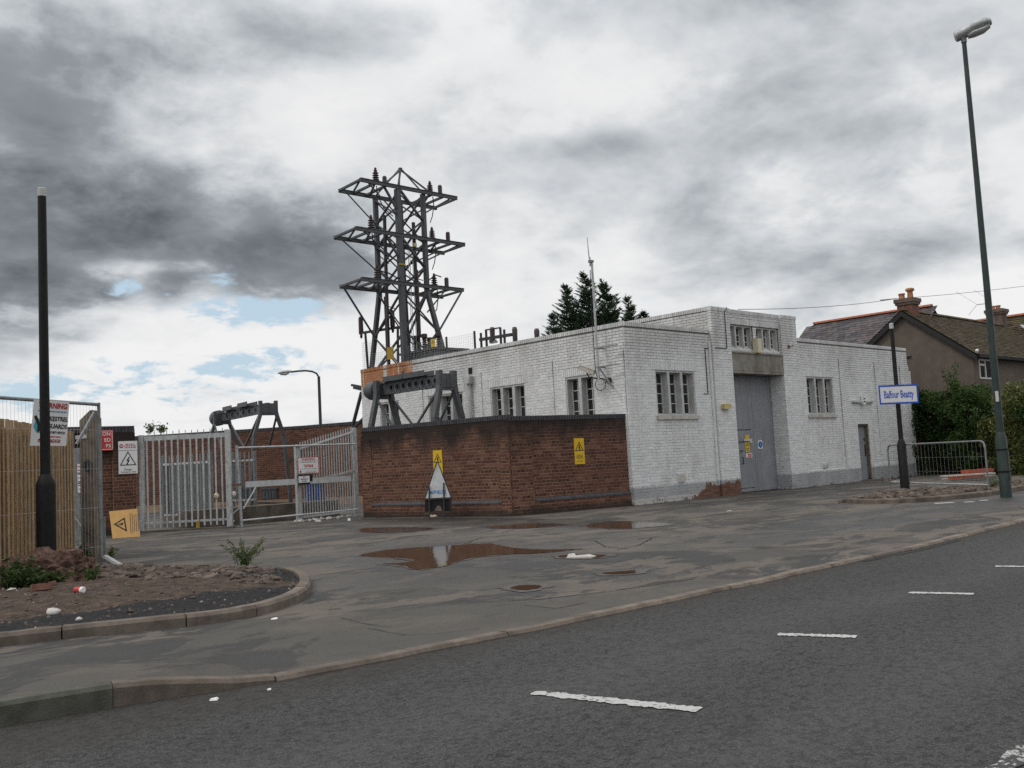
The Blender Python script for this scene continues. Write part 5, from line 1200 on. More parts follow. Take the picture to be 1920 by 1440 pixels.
def leaves(mb_v, mb_f, mb_t, pts, size, tones, flat=0.0, nrm=None):
    """leaf faces (two triangles each as one quad) at pts"""
    n = len(pts); a = rng.normal(size=(n, 3)); a /= np.linalg.norm(a, axis=1)[:, None]
    if flat: a[:, 2] *= (1-flat)
    b = rng.normal(size=(n, 3)); b = b-(b*a).sum(1)[:, None]*a/np.maximum(1e-6, (a*a).sum(1))[:, None]; b /= np.linalg.norm(b, axis=1)[:, None]; a /= np.linalg.norm(a, axis=1)[:, None]
    s = np.asarray(size)*np.ones(n); s = s[:, None]
    q = np.stack([pts-a*s, pts-b*s*.42+a*s*.1, pts+a*s, pts+b*s*.42+a*s*.1], 1).reshape(-1, 3)
    base = len(mb_v); mb_v.append(q); mb_f.append(n); mb_t.append(tones)
def leafmesh(name, mat, parent, V, T, kind=None):
    q = np.concatenate(V); t = np.concatenate(T); n = len(t); off = np.array(ROOT[parent.name])
    me = bpy.data.meshes.new(name); me.vertices.add(4*n); me.vertices.foreach_set('co', (q-off).astype(np.float32).ravel())
    me.loops.add(4*n); me.loops.foreach_set('vertex_index', np.arange(4*n, dtype=np.int32)); me.polygons.add(n)
    me.polygons.foreach_set('loop_start', np.arange(0, 4*n, 4, dtype=np.int32)); me.polygons.foreach_set('loop_total', np.full(n, 4, dtype=np.int32))
    a = me.attributes.new('tone', 'FLOAT', 'FACE'); a.data.foreach_set('value', t.astype(np.float32)); me.materials.append(MAT[mat]); me.update(calc_edges=True); me.validate()
    o = bpy.data.objects.new(name, me); COL.objects.link(o); o.parent = parent
    if kind: o['kind'] = kind
    return o

# ------------------------------------------------------------------ left fence, posts, street furniture
def left_side(islz):
    P0, P1 = Vector((-16.6, -3.29, 0)), Vector((-12.66, 3.36, 0)); d = (P1-P0).normalized(); L = (P1-P0).length; f = Fr(P0, math.atan2(d.y, d.x))
    t = thing('slat_fence', P1, 'tan timber fence of narrow upright slats behind the black post', 'fence'); pitch = .225
    n = int(L/pitch); protos = []
    for k in range(8):
        q = MB(); h = 2.24+random.uniform(-.01, .012); w = .112+random.uniform(-.004, .004); q.box((-w/2, -.03, 0), (w/2, 0, h)); protos.append(q.mesh('slat', 'fence_wood'))
    for i in range(n+1):
        o = bpy.data.objects.new('slat', random.choice(protos)); COL.objects.link(o); o.parent = t; o.location = f.P(i*pitch, .05, .03)-ROOT[t.name]; o.rotation_euler = (0, random.uniform(-.004, .004), f.th)
    q = MB(); f.box(q, 0, L, .05, 2.20, -.20, -.17); q.build('backing_boards', 'fence_back', t)
    q = MB(); f.box(q, 0, L+.03, 2.10, 2.18, -.06, -.02); q.build('rail', 'fence_wood', t)
    # mesh panel in front with tube frame
    A, B = Vector((-15.60, -1.66, 0)), Vector((-13.57, -.60, 0)); d = (B-A).normalized(); g = Fr(A, math.atan2(d.y, d.x)); L = (B-A).length; H_ = 2.50
    A2 = A-d*1.6
    t = thing('mesh_fence', B, 'galvanised wire mesh fence panel with tube frame in front of the slat fence', 'fence')
    zt = lambda s: 2.535-.02*s/L
    q = MB(); q.tube([g.P(-1.6, 2.55, 0), g.P(L-.03, 2.50, 0)], .026, 10); q.build('top_tube', 'galv_dark', t)
    q = MB(); q.tube([g.P(L, .02, 0), g.P(L, 2.53, 0)], .026, 10); q.build('end_tube', 'galv_dark', t)
    q = MB()
    for i in range(60):
        x = -1.6+(L+1.6)*i/60; q.bar(g.P(x, .2, 0), g.P(x, 2.50, 0), .0026, .0026)
    for z in (.3, .9, 1.5, 2.1): q.bar(g.P(-1.6, z, .004), g.P(L, z, .004), .0035, .0035)
    q.build('wire_mesh', 'galv', t)
    q = MB(); q.bar(g.P(L-.42, 1.88, -.05), g.P(L-.06, 2.38, -.03), .035); q.build('stay', 'galv_dark', t)
    # post with chamfered head behind the panel end
    c = gp(171, 1056); t = thing('concrete_post', c, 'thick weathered grey brown post at the end of the mesh panel', 'post'); hh = 2.34
    fr = Pl(c, HR, (0, 0, 1)); q = MB(); q.prism([fr.P(-.115, 0, -.09), fr.P(.10, 0, -.09), fr.P(.10, 2.46, -.09), fr.P(.06, 2.46, -.09), fr.P(-.115, 2.30, -.09)], fr.n*.18); q.build('shaft', 'postc', t)
    q = MB(); q.tube([fr.P(.0, 1.66, .09), fr.P(.03, 1.66, .14), fr.P(.03, 1.5, .14), fr.P(.0, 1.48, .10)], .02, 8); q.box(tuple(fr.P(-.02, 1.58, .1)-Vector((.03, .03, .05))), tuple(fr.P(-.02, 1.58, .1)+Vector((.03, .03, .05)))); q.build('latch', 'steel_dark', t)
    q = MB(); poly(fr, [(-.18, 2.00), (.0, 2.01), (.0, 2.07), (-.18, 2.06)], .093, q, .004); q.build('maker_plate', 'tape', t)
    c2 = gp(193, 1052); q = MB(); q.tube([c2+Vector((0, 0, 0)), c2+Vector((.0, .01, 2.35))], .02, 8); q.tube([c2+Vector((.03, 0, 0)), c2+Vector((.03, .01, .72))], .026, 8)
    t = thing('scaffold_tube', c2, 'short upright steel tube standing against the weathered post', 'tube'); q.build('tube', 'galv_dark', t)
    # gate leaf folded behind the fence: small notices seen through the mesh
    nf = Fr(gp(140, 1030), AZ-math.pi/2); c3 = nf.o
    t = thing('notice_board', c3, 'narrow grey post with small pale notices between the slat fence and the thick post', 'post')
    q = MB(); nf.box(q, -.02, .26, .02, 2.0, -.03, 0); q.build('panel', 'galv_dark', t)
    q = MB()
    for z in (1.60, 1.40, 1.20): nf.box(q, .08, .20, z-.09, z+.08, .001, .006)
    q.build('notice', 'sign_white', t); printlines(nf, .14, 1.63, .10, 7, .075, .02, t, 'red', d=.008, seed=11)
    q = MB(); q.bar(nf.P(-.04, .75, .03), nf.P(.32, .20, .03), .03, .02); q.bar(nf.P(.05, .02, .05), nf.P(.3, .25, .05), .03, .02); q.build('brace', 'galv', t)
    # hanging WARNING poster
    tl, tr, br, bl = atd(63.5, 748.5, 13.35), atd(130, 754, 13.75), atd(124, 836, 13.8), atd(56, 835.5, 13.4)
    fp = Pl((bl+br)/2, tr-tl, (tl+tr)/2-(bl+br)/2); w = (tr-tl).length; h = ((tl+tr)/2-(bl+br)/2).length
    t = thing('warning_poster', (bl+br)/2, 'white security WARNING poster tied to the mesh panel behind the black post', 'sign')
    q = MB(); q.prism([bl, br, tr, tl], fp.n*.004); q.build('panel', 'sign_white', t); D = .008
    text('WARNING', fp, .0, h*.885, h*.165, 'red', t, d=D, xs=.80, bold=.028); printlines(fp, 0, h*.765, w*.82, 1, .1, h*.025, t, 'paleblue', d=D, seed=2)
    text('KESTREL', fp, w*.46, h*.60, h*.135, 'ink', t, d=D, xs=.82, bold=.022, align='RIGHT'); text('GUARDS', fp, w*.46, h*.435, h*.135, 'ink', t, d=D, xs=.84, bold=.022, align='RIGHT')
    text('SECURITY SERVICES', fp, w*.42, h*.30, h*.072, 'ink', t, d=D, xs=.58, bold=.012, align='RIGHT'); printlines(fp, w*.1, h*.205, w*.5, 1, .1, h*.028, t, 'red', d=D, seed=9)
    text('02       865658', fp, -.0, h*.11, h*.105, 'red', t, d=D, xs=.80, bold=.02)
    cx, cy, r_ = -w*.30, h*.44, w*.17
    poly(fp, [(cx+r_*math.cos(k*math.pi/10), cy+r_*1.15*math.sin(k*math.pi/10)) for k in range(20)], D).build('blue_disc', 'teal', t)
    poly(fp, [(cx-.10, cy+.12), (cx-.07, cy+.14), (cx+.0, cy+.01), (cx+.09, cy-.04), (cx+.02, cy-.05), (cx-.03, cy-.11), (cx-.04, cy)], D+.002).build('bird_emblem', 'ink', t)
    # black lamp column stump
    c = gp(88, 1094, .05); t = thing('black_post', (c.x, c.y, .0), 'tall plain black column with thick base standing on the left island', 'post')
    q = MB(); q.lathe((c.x, c.y, 0), [(.118, 0), (.115, 1.28), (.112, 1.31), (.062, 1.42)], 18); q.build('base', 'black', t, smooth=True)
    q = MB(); q.lathe((c.x, c.y, 0), [(.062, 1.42), (.052, 5.02)], 16); q.build('shaft', 'black', t, smooth=True)
    q = MB(); q.lathe((c.x, c.y, 0), [(.0535, 5.02), (.0535, 5.12), (.045, 5.13)], 16); q.build('cap', 'fin', t)
    q = MB(); q.box((c.x-.04, c.y-.122, .35), (c.x+.04, c.y-.112, .95)); q.build('access_door', 'black', t)
    # street lamp on the right
    c = Vector((2.18, -8.23, 0)); t = thing('street_lamp', c, 'very tall green street lamp with grey lantern at the right edge', 'street lamp')
    q = MB(); q.lathe(c, [(.115, 0), (.112, 1.22), (.075, 1.36)], 16); q.build('base', 'green', t, smooth=True)
    q = MB(); q.lathe(c, [(.075, 1.36), (.073, 3.2), (.060, 6), (.046, 9.9)], 16); q.build('shaft', 'green', t, smooth=True)
    q = MB(); q.box((c.x-.04, c.y-.12, .35), (c.x+.04, c.y-.108, .95)); q.build('access_door', 'green', t)
    hd = Pl(c+Vector((0, 0, 9.95)), HR*.93+HF*-.45, (0, 0, 1))
    tilt = Matrix.Translation(hd.P(0, 0)) @ Matrix((hd.u, -hd.n, hd.v)).transposed().to_4x4() @ Matrix.Rotation(R(-9), 4, 'Y')
    def loft(secs, T, n=14):
        m_ = MB(T); vs = []
        for (x, w_, zt_, zb_) in secs:
            for j in range(n):
                q_ = 2*math.pi*j/n; s_ = math.sin(q_); vs.append((x, w_*math.cos(q_), (zt_+zb_)/2+(zt_-zb_)/2*s_))
        k = len(secs); m_.add(vs, [(i*n+j, i*n+(j+1) % n, (i+1)*n+(j+1) % n, (i+1)*n+j) for i in range(k-1) for j in range(n)]+[tuple(range(n-1, -1, -1)), tuple((k-1)*n+j for j in range(n))]); return m_
    loft([(-.17, .10, .17, .0), (-.14, .13, .20, -.05), (.1, .16, .235, -.02), (.3, .17, .26, .03), (.5, .15, .245, .04), (.585, .09, .20, .06)], tilt).build('lantern', 'galv', t, smooth=True)
    loft([(.08, .10, .02, -.06), (.2, .135, .06, -.075), (.4, .13, .06, -.065), (.54, .08, .09, .0)], tilt).build('lamp_bowl', 'lamp_glass', t, smooth=True)
    q = MB(); q.tube([hd.P(0, -.12), hd.P(0, .10)], .058, 12); q.build('collar', 'galv_dark', t)
    q = MB()
    for z in (.52, .98): q.tube([c+Vector((0, 0, z)), c+Vector((0, 0, z+.03))], .128, 14)
    q.build('band', 'black', t)
    q = MB(); q.box((c.x-.09, c.y-.06, 2.0), (c.x-.07, c.y+.0, 2.22)); q.build('sticker', 'tape', t)
    # sign post with the company sign
    c = Vector((5.40, -4.59, 0)); t = thing('sign_post', c, 'dark stump column with thick base behind the low guard rail', 'post')
    q = MB(); q.lathe(c, [(.115, 0), (.112, 1.20), (.062, 1.34)], 16); q.build('base', 'plum', t, smooth=True)
    q = MB(); q.lathe(c, [(.062, 1.34), (.050, 4.24)], 14); q.build('shaft', 'plum', t, smooth=True)
    q = MB(); q.lathe(c, [(.053, 4.24), (.053, 4.37), (.04, 4.385)], 14); q.build('cap', 'fin', t)
    cs = c-HF*.12
    fs = Pl(Vector((cs.x, cs.y, 0)), HR*.985+HF*.17, (0, 0, 1))
    def on(fr, u, v):
        d_ = ray(u, v); tt = (fr.o-CAM).dot(fr.n)/d_.dot(fr.n); q_ = CAM+d_*tt; return (q_-fr.o).dot(fr.u), (q_-fr.o).dot(fr.v)
    a0, z0 = on(fs, 1648.5, 758); a1, z1 = on(fs, 1719.5, 720)
    a0b, z0b = on(fs, 1684, 758.5); z0 = (z0+z0b)/2
    t = thing('company_sign', fs.P((a0+a1)/2, z0), 'white sign with blue border and blue lettering strapped to the dark post', 'sign')
    q = MB(); q.prism([fs.P(a0, z0, 0), fs.P(a1, z0, 0), fs.P(a1, z1, 0), fs.P(a0, z1, 0)], fs.n*.02); q.build('panel', 'sign_white', t)
    ring(fs, [(a0, z0), (a1, z0), (a1, z1), (a0, z1)], .045, .0215).build('border', 'blue', t)
    text('Balfour Beatty', fs, (a0+a1)/2, (z0+z1)/2-.005, .275, 'blue', t, d=.022, xs=.53, bold=.014)
    # guard rail
    A, B = Vector((6.05, -3.90, .0)), Vector((3.42, -7.42, .0)); t = thing('guard_rail', A, 'low galvanised pedestrian guard rail with wire infill on the cobbled island', 'barrier')
    d = (B-A).normalized(); L = (B-A).length; z1 = 1.19
    pts = [A+Vector((0, 0, 0)), A+Vector((0, 0, z1-.14)), A+d*.04+Vector((0, 0, z1-.04)), A+d*.14+Vector((0, 0, z1)), B-d*.14+Vector((0, 0, z1)), B-d*.04+Vector((0, 0, z1-.04)), B+Vector((0, 0, z1-.14)), B]
    q = MB(); q.tube(pts, .022, 10); q.build('tube_frame', 'galv_dark', t, smooth=False)
    q = MB(); q.tube([A+Vector((0, 0, .20)), B+Vector((0, 0, .20))], .020, 8); q.build('bottom_rail', 'galv', t)
    q = MB(); n = 26
    for i in range(1, n): p = A+d*(L*i/n); q.bar(p+Vector((0, 0, .2)), p+Vector((0, 0, z1)), .0032)
    for z in (.50, .84): q.bar(A+Vector((0, 0, z)), B+Vector((0, 0, z)), .005)
    q.build('wire_infill', 'galv_dark', t)
    # distant street lamp beyond the yard
    c = atd(604, 880, 52); c.z = 0; t = thing('street_lamp', c, 'distant dark swan neck street lamp beyond the yard wall', 'street lamp')
    zt = atd(600, 706, 52).z; q = MB(); q.tube([c, (c.x, c.y, zt)], [.10, .075], 10); q.build('shaft', 'steel_dark', t)
    arm = [(c+HR*-(x)+Vector((0, 0, zt+z))) for x, z in ((0, -.02), (.12, .18), (.35, .30), (.7, .36), (1.1, .36), (1.5, .33))]
    q = MB(); q.tube(arm, .05, 8); q.build('swan_neck', 'steel_dark', t)
    T = Matrix.Translation(arm[-1]) @ Matrix((-HR, -HF, Vector((0, 0, 1)))).transposed().to_4x4() @ Matrix.Rotation(R(4), 4, 'Y')
    loft([(-.05, .07, .08, -.02), (.15, .12, .13, -.05), (.45, .15, .14, -.06), (.7, .08, .06, -.02)], T).build('lantern', 'galv', t, smooth=True)
    loft([(.12, .09, .0, -.09), (.3, .12, .0, -.15), (.58, .09, .0, -.10)], T).build('lamp_bowl', 'lamp_glass', t, smooth=True)
    # boulder and plants on the island
    c = gp(98, 1090, .1); q = MB()
    import mathutils.noise as mn
    nu, nv = 72, 36; vs = []
    for i in range(nv+1):
        th = math.pi*i/nv
        for j in range(nu):
            ph = 2*math.pi*j/nu; p = Vector((math.sin(th)*math.cos(ph), math.sin(th)*math.sin(ph), math.cos(th)))
            k = 1+.30*mn.noise(p*1.6)+.20*mn.noise(p*3.7+Vector((5, 1, 0)))+.11*mn.noise(p*8)+.06*mn.noise(p*18)
            off = HR*(p.x*.54*k)+HF*(p.y*.42*k)+Vector((0, 0, p.z*.33*k)); vs.append(c+off+Vector((0, 0, .06)))
    q.add(vs, [(i*nu+j, (i+1)*nu+j, (i+1)*nu+(j+1) % nu, i*nu+(j+1) % nu) for i in range(nv) for j in range(nu)]); solo(q, 'boulder', 'rock', 'big rough reddish boulder behind the foot of the black column', 'rock')
    def weed(u, v, h, w, n, label, mat='weed', leaf=.05, stems=9, z=None, group=None, base=None):
        c = base or gp(u, v); c = Vector((c.x, c.y, islz(c.x, c.y) if z is None else z)); t = thing('weed_plant', c, label, 'plant', group); V = []; F_ = []; T = []; q = MB()
        for s in range(stems):
            a = random.uniform(0, 6.28); r_ = w*random.uniform(.15, 1); top = c+Vector((r_*math.cos(a), r_*math.sin(a), h*random.uniform(.55, 1))); mid = c+(top-c)*.5+Vector((-.1*r_*math.cos(a), -.1*r_*math.sin(a), h*.12))
            b0 = c+Vector((random.uniform(-.05, .05), random.uniform(-.05, .05), -.03)); q.tube([b0, mid, top], [.006, .005, .002], 4)
            m_ = n//stems; ts = rng.uniform(.12, 1, m_)[:, None]; P_ = np.array(b0)*(1-ts)**2+2*np.array(mid)*ts*(1-ts)+np.array(top)*ts**2; P_ = P_+rng.normal(size=(m_, 3))*leaf*.75
            leaves(V, F_, T, P_, leaf*rng.uniform(.5, 1.1, m_), rng.uniform(0, 1, m_), .3)
        q.build('stems', mat, t); leafmesh('leaves', mat, t, V, T); return t
    weed(458, 1066, .42, .34, 900, 'feathery grey green weed on the back edge of the left island', 'weedy', .022, 15)
    weed(14, 1062, .85, .34, 900, 'tall dark leafy weed at the left picture edge beside the boulder', 'weed', .055, 9)
    weed(22, 1120, .35, .40, 600, 'low bushy weed in front of the boulder left of the black column', 'weed', .045, 10)
    weed(62, 1118, .20, .32, 420, 'low spreading weed at the front of the black column foot', 'weed', .035, 9)
    weed(112, 1112, .18, .28, 360, 'small weed at the right side of the black column foot', 'weed', .032, 8)
    weed(160, 1062, .35, .14, 220, 'thin weed at the foot of the thick weathered post', 'weed', .035, 6)
    weed(172, 1113, .14, .16, 160, 'tiny weed beside the crushed red can', 'weed', .028, 6)
    weed(206, 1052, .22, .14, 140, 'dry yellowish weed beside the fallen grey pipe', 'weedy', .03, 7)
    for (u, h, lab) in ((282, 1.0, 'pale leafy treetop showing above the yard wall left of the gantry'), (302, .7, 'smaller pale leafy treetop right of the other above the yard wall'), (585, .4, 'thin dry weed on top of the yard wall near the distant lamp')):
        c = atd(u, 806, 44); weed(0, 0, .5*h, .5*h, 150, lab, 'weedy', .09, 8, z=c.z-.12, base=c)
    weed(1715, 905, .3, .25, 200, 'small grass tuft on the cobbled island kerb near the green lamp', 'weedy', .03, 8, z=.06, base=gp(1862, 925))
    # litter
    c = gp(149, 1117, .12); c.z = islz(c.x, c.y)+.035; q = MB(); dv = (HR*.9+HF*-.35).normalized()
    t = thing('crushed_can', c, 'red and white drinks can lying on the island', 'can')
    q.tube([c-dv*.06, c-dv*.05, c+dv*.025], [.026, .033, .033], 12); q.build('can_body', 'red', t); q = MB(); q.tube([c+dv*.025, c+dv*.055, c+dv*.06], [.0332, .033, .027], 12); q.build('can_end', 'sign_white', t)
    def scrap(u, v, w, d_, h, mat, name, label, cat='litter', z=0, rot=0):
        c = gp(u, v, z); q = MB(Matrix.Translation(c) @ Matrix.Rotation(AZ-math.pi/2+rot, 4, 'Z'))
        q.add([(-w/2, -d_/2, 0), (w/2, -d_/2*.8, 0), (w/2*.9, d_/2, 0), (-w/2*.8, d_/2, 0), (-w/2*.8, -d_/2*.7, h), (w/2*.7, -d_/2*.5, h*.8), (w/2*.6, d_/2*.6, h), (-w/2*.5, d_/2*.7, h*.7)], [(0, 3, 2, 1), (4, 5, 6, 7), (0, 1, 5, 4), (1, 2, 6, 5), (2, 3, 7, 6), (3, 0, 4, 7)])
        return solo(q, name, mat, label, cat)
    scrap(402, 1312, .045, .05, .012, 'sign_white', 'paper_scrap', 'white paper scrap on the road in front of the dropped kerb stone', z=-.018)
    scrap(505, 1293, .022, .03, .008, 'sign_white', 'paper_scrap', 'tiny white scrap on the road at the end of the sloping kerb stone', z=-.018)
    scrap(515, 1160, .05, .08, .008, 'sign_white', 'paper_scrap', 'white scrap on the asphalt below the rounded island kerb')
    scrap(1089, 1043.5, .40, .10, .02, 'tape', 'wood_offcut', 'pale wood offcut lying in the small puddle', z=.007)
    scrap(1072, 1043, .12, .10, .035, 'tape', 'wood_chip', 'pale lump at the end of the wood offcut in the small puddle', z=.007)
    scrap(1770, 943, .42, .16, .004, 'tape', 'paper_sheet', 'long pale sheet on the asphalt before the cobbled island kerb')
    scrap(1817, 941, .22, .12, .004, 'tape', 'paper_sheet', 'smaller pale sheet right of the long one before the cobbled island')
    scrap(1845, 938, .20, .10, .004, 'tape', 'paper_sheet', 'smallest pale sheet close to the green lamp foot')
    scrap(1367, 958, .12, .06, .01, 'tape', 'paper_scrap', 'white scrap on the forecourt in front of the big grey door')
    scrap(1660, 904, .22, .16, .14, 'stackrender', 'stone_lump', 'brown stone lump beside the step of the narrow door', 'rock')
    scrap(557, 978, .16, .10, .05, 'tape', 'rubble_lump', 'pale rubble lump under the left foot of the open gate leaf', 'rubble'); scrap(597, 978, .14, .10, .045, 'tape', 'rubble_lump', 'pale rubble lump under the middle of the open gate leaf', 'rubble'); scrap(655, 976, .08, .08, .06, 'sign_white', 'paper_cup', 'white cup lying under the gate hinge post')
    for u, v, s, l in ((100, 1155, .09, 'pale round stone on the black tar strip of the island'), (22, 1112, .10, 'pale stone among the weeds at the picture edge'), (148, 1160, .045, 'small pale stone on the tar strip near the kerb')):
        c = gp(u, v, .1); c.z = islz(c.x, c.y)+.01; q = MB(); q.blob(c, (s*.7, s*.55, s*.42), 1, .25); solo(q, 'loose_stone', 'tape', l, 'rock', smooth=True)
    for u, v, w, l in ((78, 1118, .20, 'broken red brick piece in the weeds below the black column'), (98, 1108, .12, 'smaller broken brick piece closest to the black column')):
        c = gp(u, v, .1); c.z = islz(c.x, c.y)+.0; q = MB(Matrix.Translation(c) @ Matrix.Rotation(.4+u, 4, 'Z') @ Matrix.Rotation(.2, 4, 'X')); q.box((-w/2, -w*.28, 0), (w/2, w*.28, w*.35)); solo(q, 'brick_piece', 'stackbrick', l, 'brick')
    a, b = gp(198, 1046, .12), gp(226, 1063, .05); q = MB(); q.tube([a, b], .05, 10); solo(q, 'fallen_pipe', 'pvc', 'grey plastic pipe fallen beside the thick weathered post', 'pipe')
    # timber lying behind the guard rail
    def plank(u0, v0, u1, v1, z, w, h, mat, label):
        a, b = gp(u0, v0, z), gp(u1, v1, z); q = MB(); q.bar(a, b, w, h); solo(q, 'timber_plank', mat, label, 'plank')
    plank(1768, 898, 1865, 891, .02, .14, .04, 'plank_pale', 'lowest pale plank of the timber pile behind the guard rail')
    plank(1782, 895, 1842, 890, .10, .18, .12, 'plank_red', 'thick red timber between the pale planks behind the guard rail')
    plank(1766, 893, 1862, 887, .19, .20, .04, 'plank_pale', 'upper pale plank lying on the thick red timber')
    plank(1806, 885, 1858, 881, .27, .16, .10, 'plank_red', 'upper red timber on top of the pile below the hedge')
    plank(1672, 903, 1693, 900, .03, .05, .04, 'plank_pale', 'thin pale batten at the foot of the white wall by the dark post')

# ------------------------------------------------------------------ steel: tower, gantries, roof gear
def insulator(c, h, r, ribs, mat, parent=None, name='insulator', label=None, group=None, cone=True):
    prof = [(r*.55, 0)]; n = ribs
    for i in range(n):
        z = h*.72*(i+.2)/n; rr = r*(1-.25*i/n) if cone else r
        prof += [(rr*.55, z), (rr, z+h*.018), (rr*.95, z+h*.05), (rr*.55, z+h*.06)]
    prof += [(r*.42, h*.74), (r*.5, h*.80), (r*.30, h*.83), (r*.34, h*.93), (r*.12, h)] if cone else [(r*.9, h*.74), (r*1.05, h*.76), (r*1.05, h*.97), (r*.8, h)]
    q = MB(); q.lathe(c, prof, 12)
    if parent: return q.build(name, mat, parent)
    return solo(q, name, mat, label, 'insulator', group)
def tower():
    XN, XF, YN, YF = .08, 1.14, 9.5, 10.8
    t = thing('lattice_tower', (.6, 10.15, 4.3), 'dark grey steel lattice terminal tower rising behind the white building', 'pylon')
    def m(name, p0, p1, w=.07, ang=True, mat='steel', fl=1):
        q = MB(); (q.angle(p0, p1, w, .012, fl) if ang else q.bar(p0, p1, w)); return q.build(name, mat, t)
    corners = {'a': (XN, YN), 'b': (XN, YF), 'c': (XF, YN), 'd': (XF, YF)}
    feet = {'a': (XN+.02, YN-.05), 'b': (-.02+.16, 11.62), 'c': (1.52, 8.95), 'd': (1.75, 11.5)}
    zj = 7.15
    q = MB(); q.box((XN-.085, YN-.085, 4.3), (XN+.085, YN+.085, 10.6)); q.build('mast', 'steel', t)
    for k in 'bcd':
        x, y = corners[k]; fx, fy = feet[k]
        q = MB(); q.angle((x, y, zj), (x, y, 10.62), .13, .02); q.build('leg', 'steel', t)
        m('leg', (fx, fy, 4.3), (x, y, zj+.1), .13)
    m('leg', (XN+.35, YN+.2, 4.3), (XN+.3, YN+.3, 10.4), .08, mat='steel_dark'); m('leg', (XN-.05, YF-.45, 4.3), (XN, YF-.5, 9.9), .08, mat='steel_dark'); m('leg', (XF-.35, YN+.12, 4.3), (XF-.36, YN+.12, 9.6), .08, mat='steel_dark')
    lev = [7.25, 8.05, 8.85, 9.65, 10.5]
    for z0, z1 in zip(lev, lev[1:]):
        for (k, l) in (('a', 'b'), ('a', 'c'), ('b', 'd'), ('c', 'd')):
            p, q_ = corners[k], corners[l]; m('brace', (*p, z0), (*q_, z1), .05); m('brace', (*q_, z0), (*p, z1), .05, fl=-1)
    for (k, l) in (('a', 'b'), ('a', 'c'), ('b', 'd'), ('c', 'd')):
        p, q_ = corners[k], corners[l]; f0, f1 = feet[k], feet[l]
        lp = lambda u, v, s: (u[0]+(v[0]-u[0])*s, u[1]+(v[1]-u[1])*s)
        for s0, s1 in ((0, .5), (.5, 1)):
            za, zb = 4.4+(zj-4.4)*s0, 4.4+(zj-4.4)*s1
            m('brace', (*lp(f0, p, s0), za), (*lp(f1, q_, s1), zb), .055); m('brace', (*lp(f1, q_, s0), za), (*lp(f0, p, s1), zb), .055, fl=-1)
    # three pairs of cross arms: plan frames of two beams with end and inner ties
    for z, xl, xr, sd in ((10.66, -1.46, 2.64, 1), (9.02, -1.72, 2.90, 1), (7.38, -1.56, 2.74, -1)):
        for y, n_ in ((YN-.06, 0), (YF+.06, 1)):
            q = MB(); q.box((xl+(.0 if n_ == 0 else .12), y-.035, z-.06), (xr+(0 if n_ == 0 else .22), y+.035, z+.05)); q.box((xl+(.0 if n_ == 0 else .12), y-.06, z+.05), (xr+(0 if n_ == 0 else .22), y+.06, z+.064)); q.build('crossarm_beam', 'steel', t)
        for x in (xl+.02, xl+.62, xl+1.1, xr-.55, xr-1.05, xr):
            q = MB(); q.bar((x, YN-.02, z), (x+.10, YF+.03, z+.0), .08, .07); q.build('crossarm_tie', 'steel', t)
        for x0, x1 in ((xl+.02, xl+.62), (xl+.62, xl+1.3), (xr-1.2, xr-.5)):
            m('plan_brace', (x0, YN, z-.02), (x1, YF, z-.02), .045)
        if sd == 1:
            for y in (YN, YF):
                m('arm_strut', (xl+.35, y, z-.05), (XN, y, z-1.02), .045); m('arm_strut', (xr-.25, y, z-.05), (XF, y, z-.78), .045)
            m('arm_strut', (XN+.02, YN-.05, z-.95), (XN-.55, YN, z-.06), .06); m('arm_strut', (XF+.05, YN, z-1.1), (XN+.1, YN-.04, z-.1), .06)
        else:
            m('arm_strut', (xl+.25, YF, z-.06), (XN+.02, YF+.35, z-1.6), .05, False); m('arm_strut', (xr-.05, YN, z-.06), (XF+.22, YN-.3, z-1.55), .05, False)
            m('arm_strut', (xr-.75, YN, z-.06), (XF-.0, YN, z-.9), .045)
        for x, y, h in ((xl+.78, YN+.15, .50), (XF+.55, YN+.25, .46)):
            insulator((x, y, z+.06), h+.04, .13, 5, 'porcelain', t)
        for x, y in ((xl+1.25, YN+.3), (xr-.62, YN+.1)):
            if x < 0 and z < 10: continue
            q = MB(); q.lathe((x, y, z+.05), [(.06, 0), (.075, .05), (.075, .33), (.05, .37)], 10); q.build('bushing_cap', 'grey_pot', t)
        # jumper cables hanging from the arms
        for x, dx in ((xl+.80, .55), (XF+.58, -.25)):
            q = MB(); q.tube([(x, YN+.15, z-.02), (x+.02, YN+.14, z-.35), (x+dx*.4, YN+.1, z-.75), (x+dx, YN+.05, z-1.0 if sd == 1 else z-.85)], .018, 6); q.build('jumper_cable', 'cable', t)
    q = MB(); q.tube([(xl+.70, YN+.2, 7.80), (-.35, YN+.1, 7.72), (-.05, YN, 7.55), (.15, YN-.08, 7.62)], .025, 6); q.tube([(XF+.1, YN, 7.6), (XF+.5, YN+.1, 7.85), (XF+.75, YN+.1, 7.80)], .022, 6); q.tube([(.3, YN, 7.5), (.6, YN-.05, 7.62), (1.0, YN, 7.58)], .018, 6); q.build('jumper_cable', 'cable', t)
    ap = (.70, 10.10, 11.56)
    for x, y in ((XN, YN), (XN, YF), (XF, YN), (XF, YF)): m('peak_strut', (x, y, 10.62), ap, .05)
    m('peak_strut', (-.45, YN+.1, 10.66), (.66, 10.08, 11.50), .05, False); m('peak_strut', (1.75, YN+.1, 10.66), (.74, 10.08, 11.50), .05, False)
    q = MB(); q.box((.65, 10.05, 11.46), (.75, 10.15, 11.60)); q.build('peak_cap', 'steel', t)
    for (x, y) in ((XN-.02, YN-.115),):
        q = MB(); q.bar((x-.14, y, 8.02), (x+.14, y, 8.02), .012, .06); q.build('marker_plate', 'dull_yellow', t)
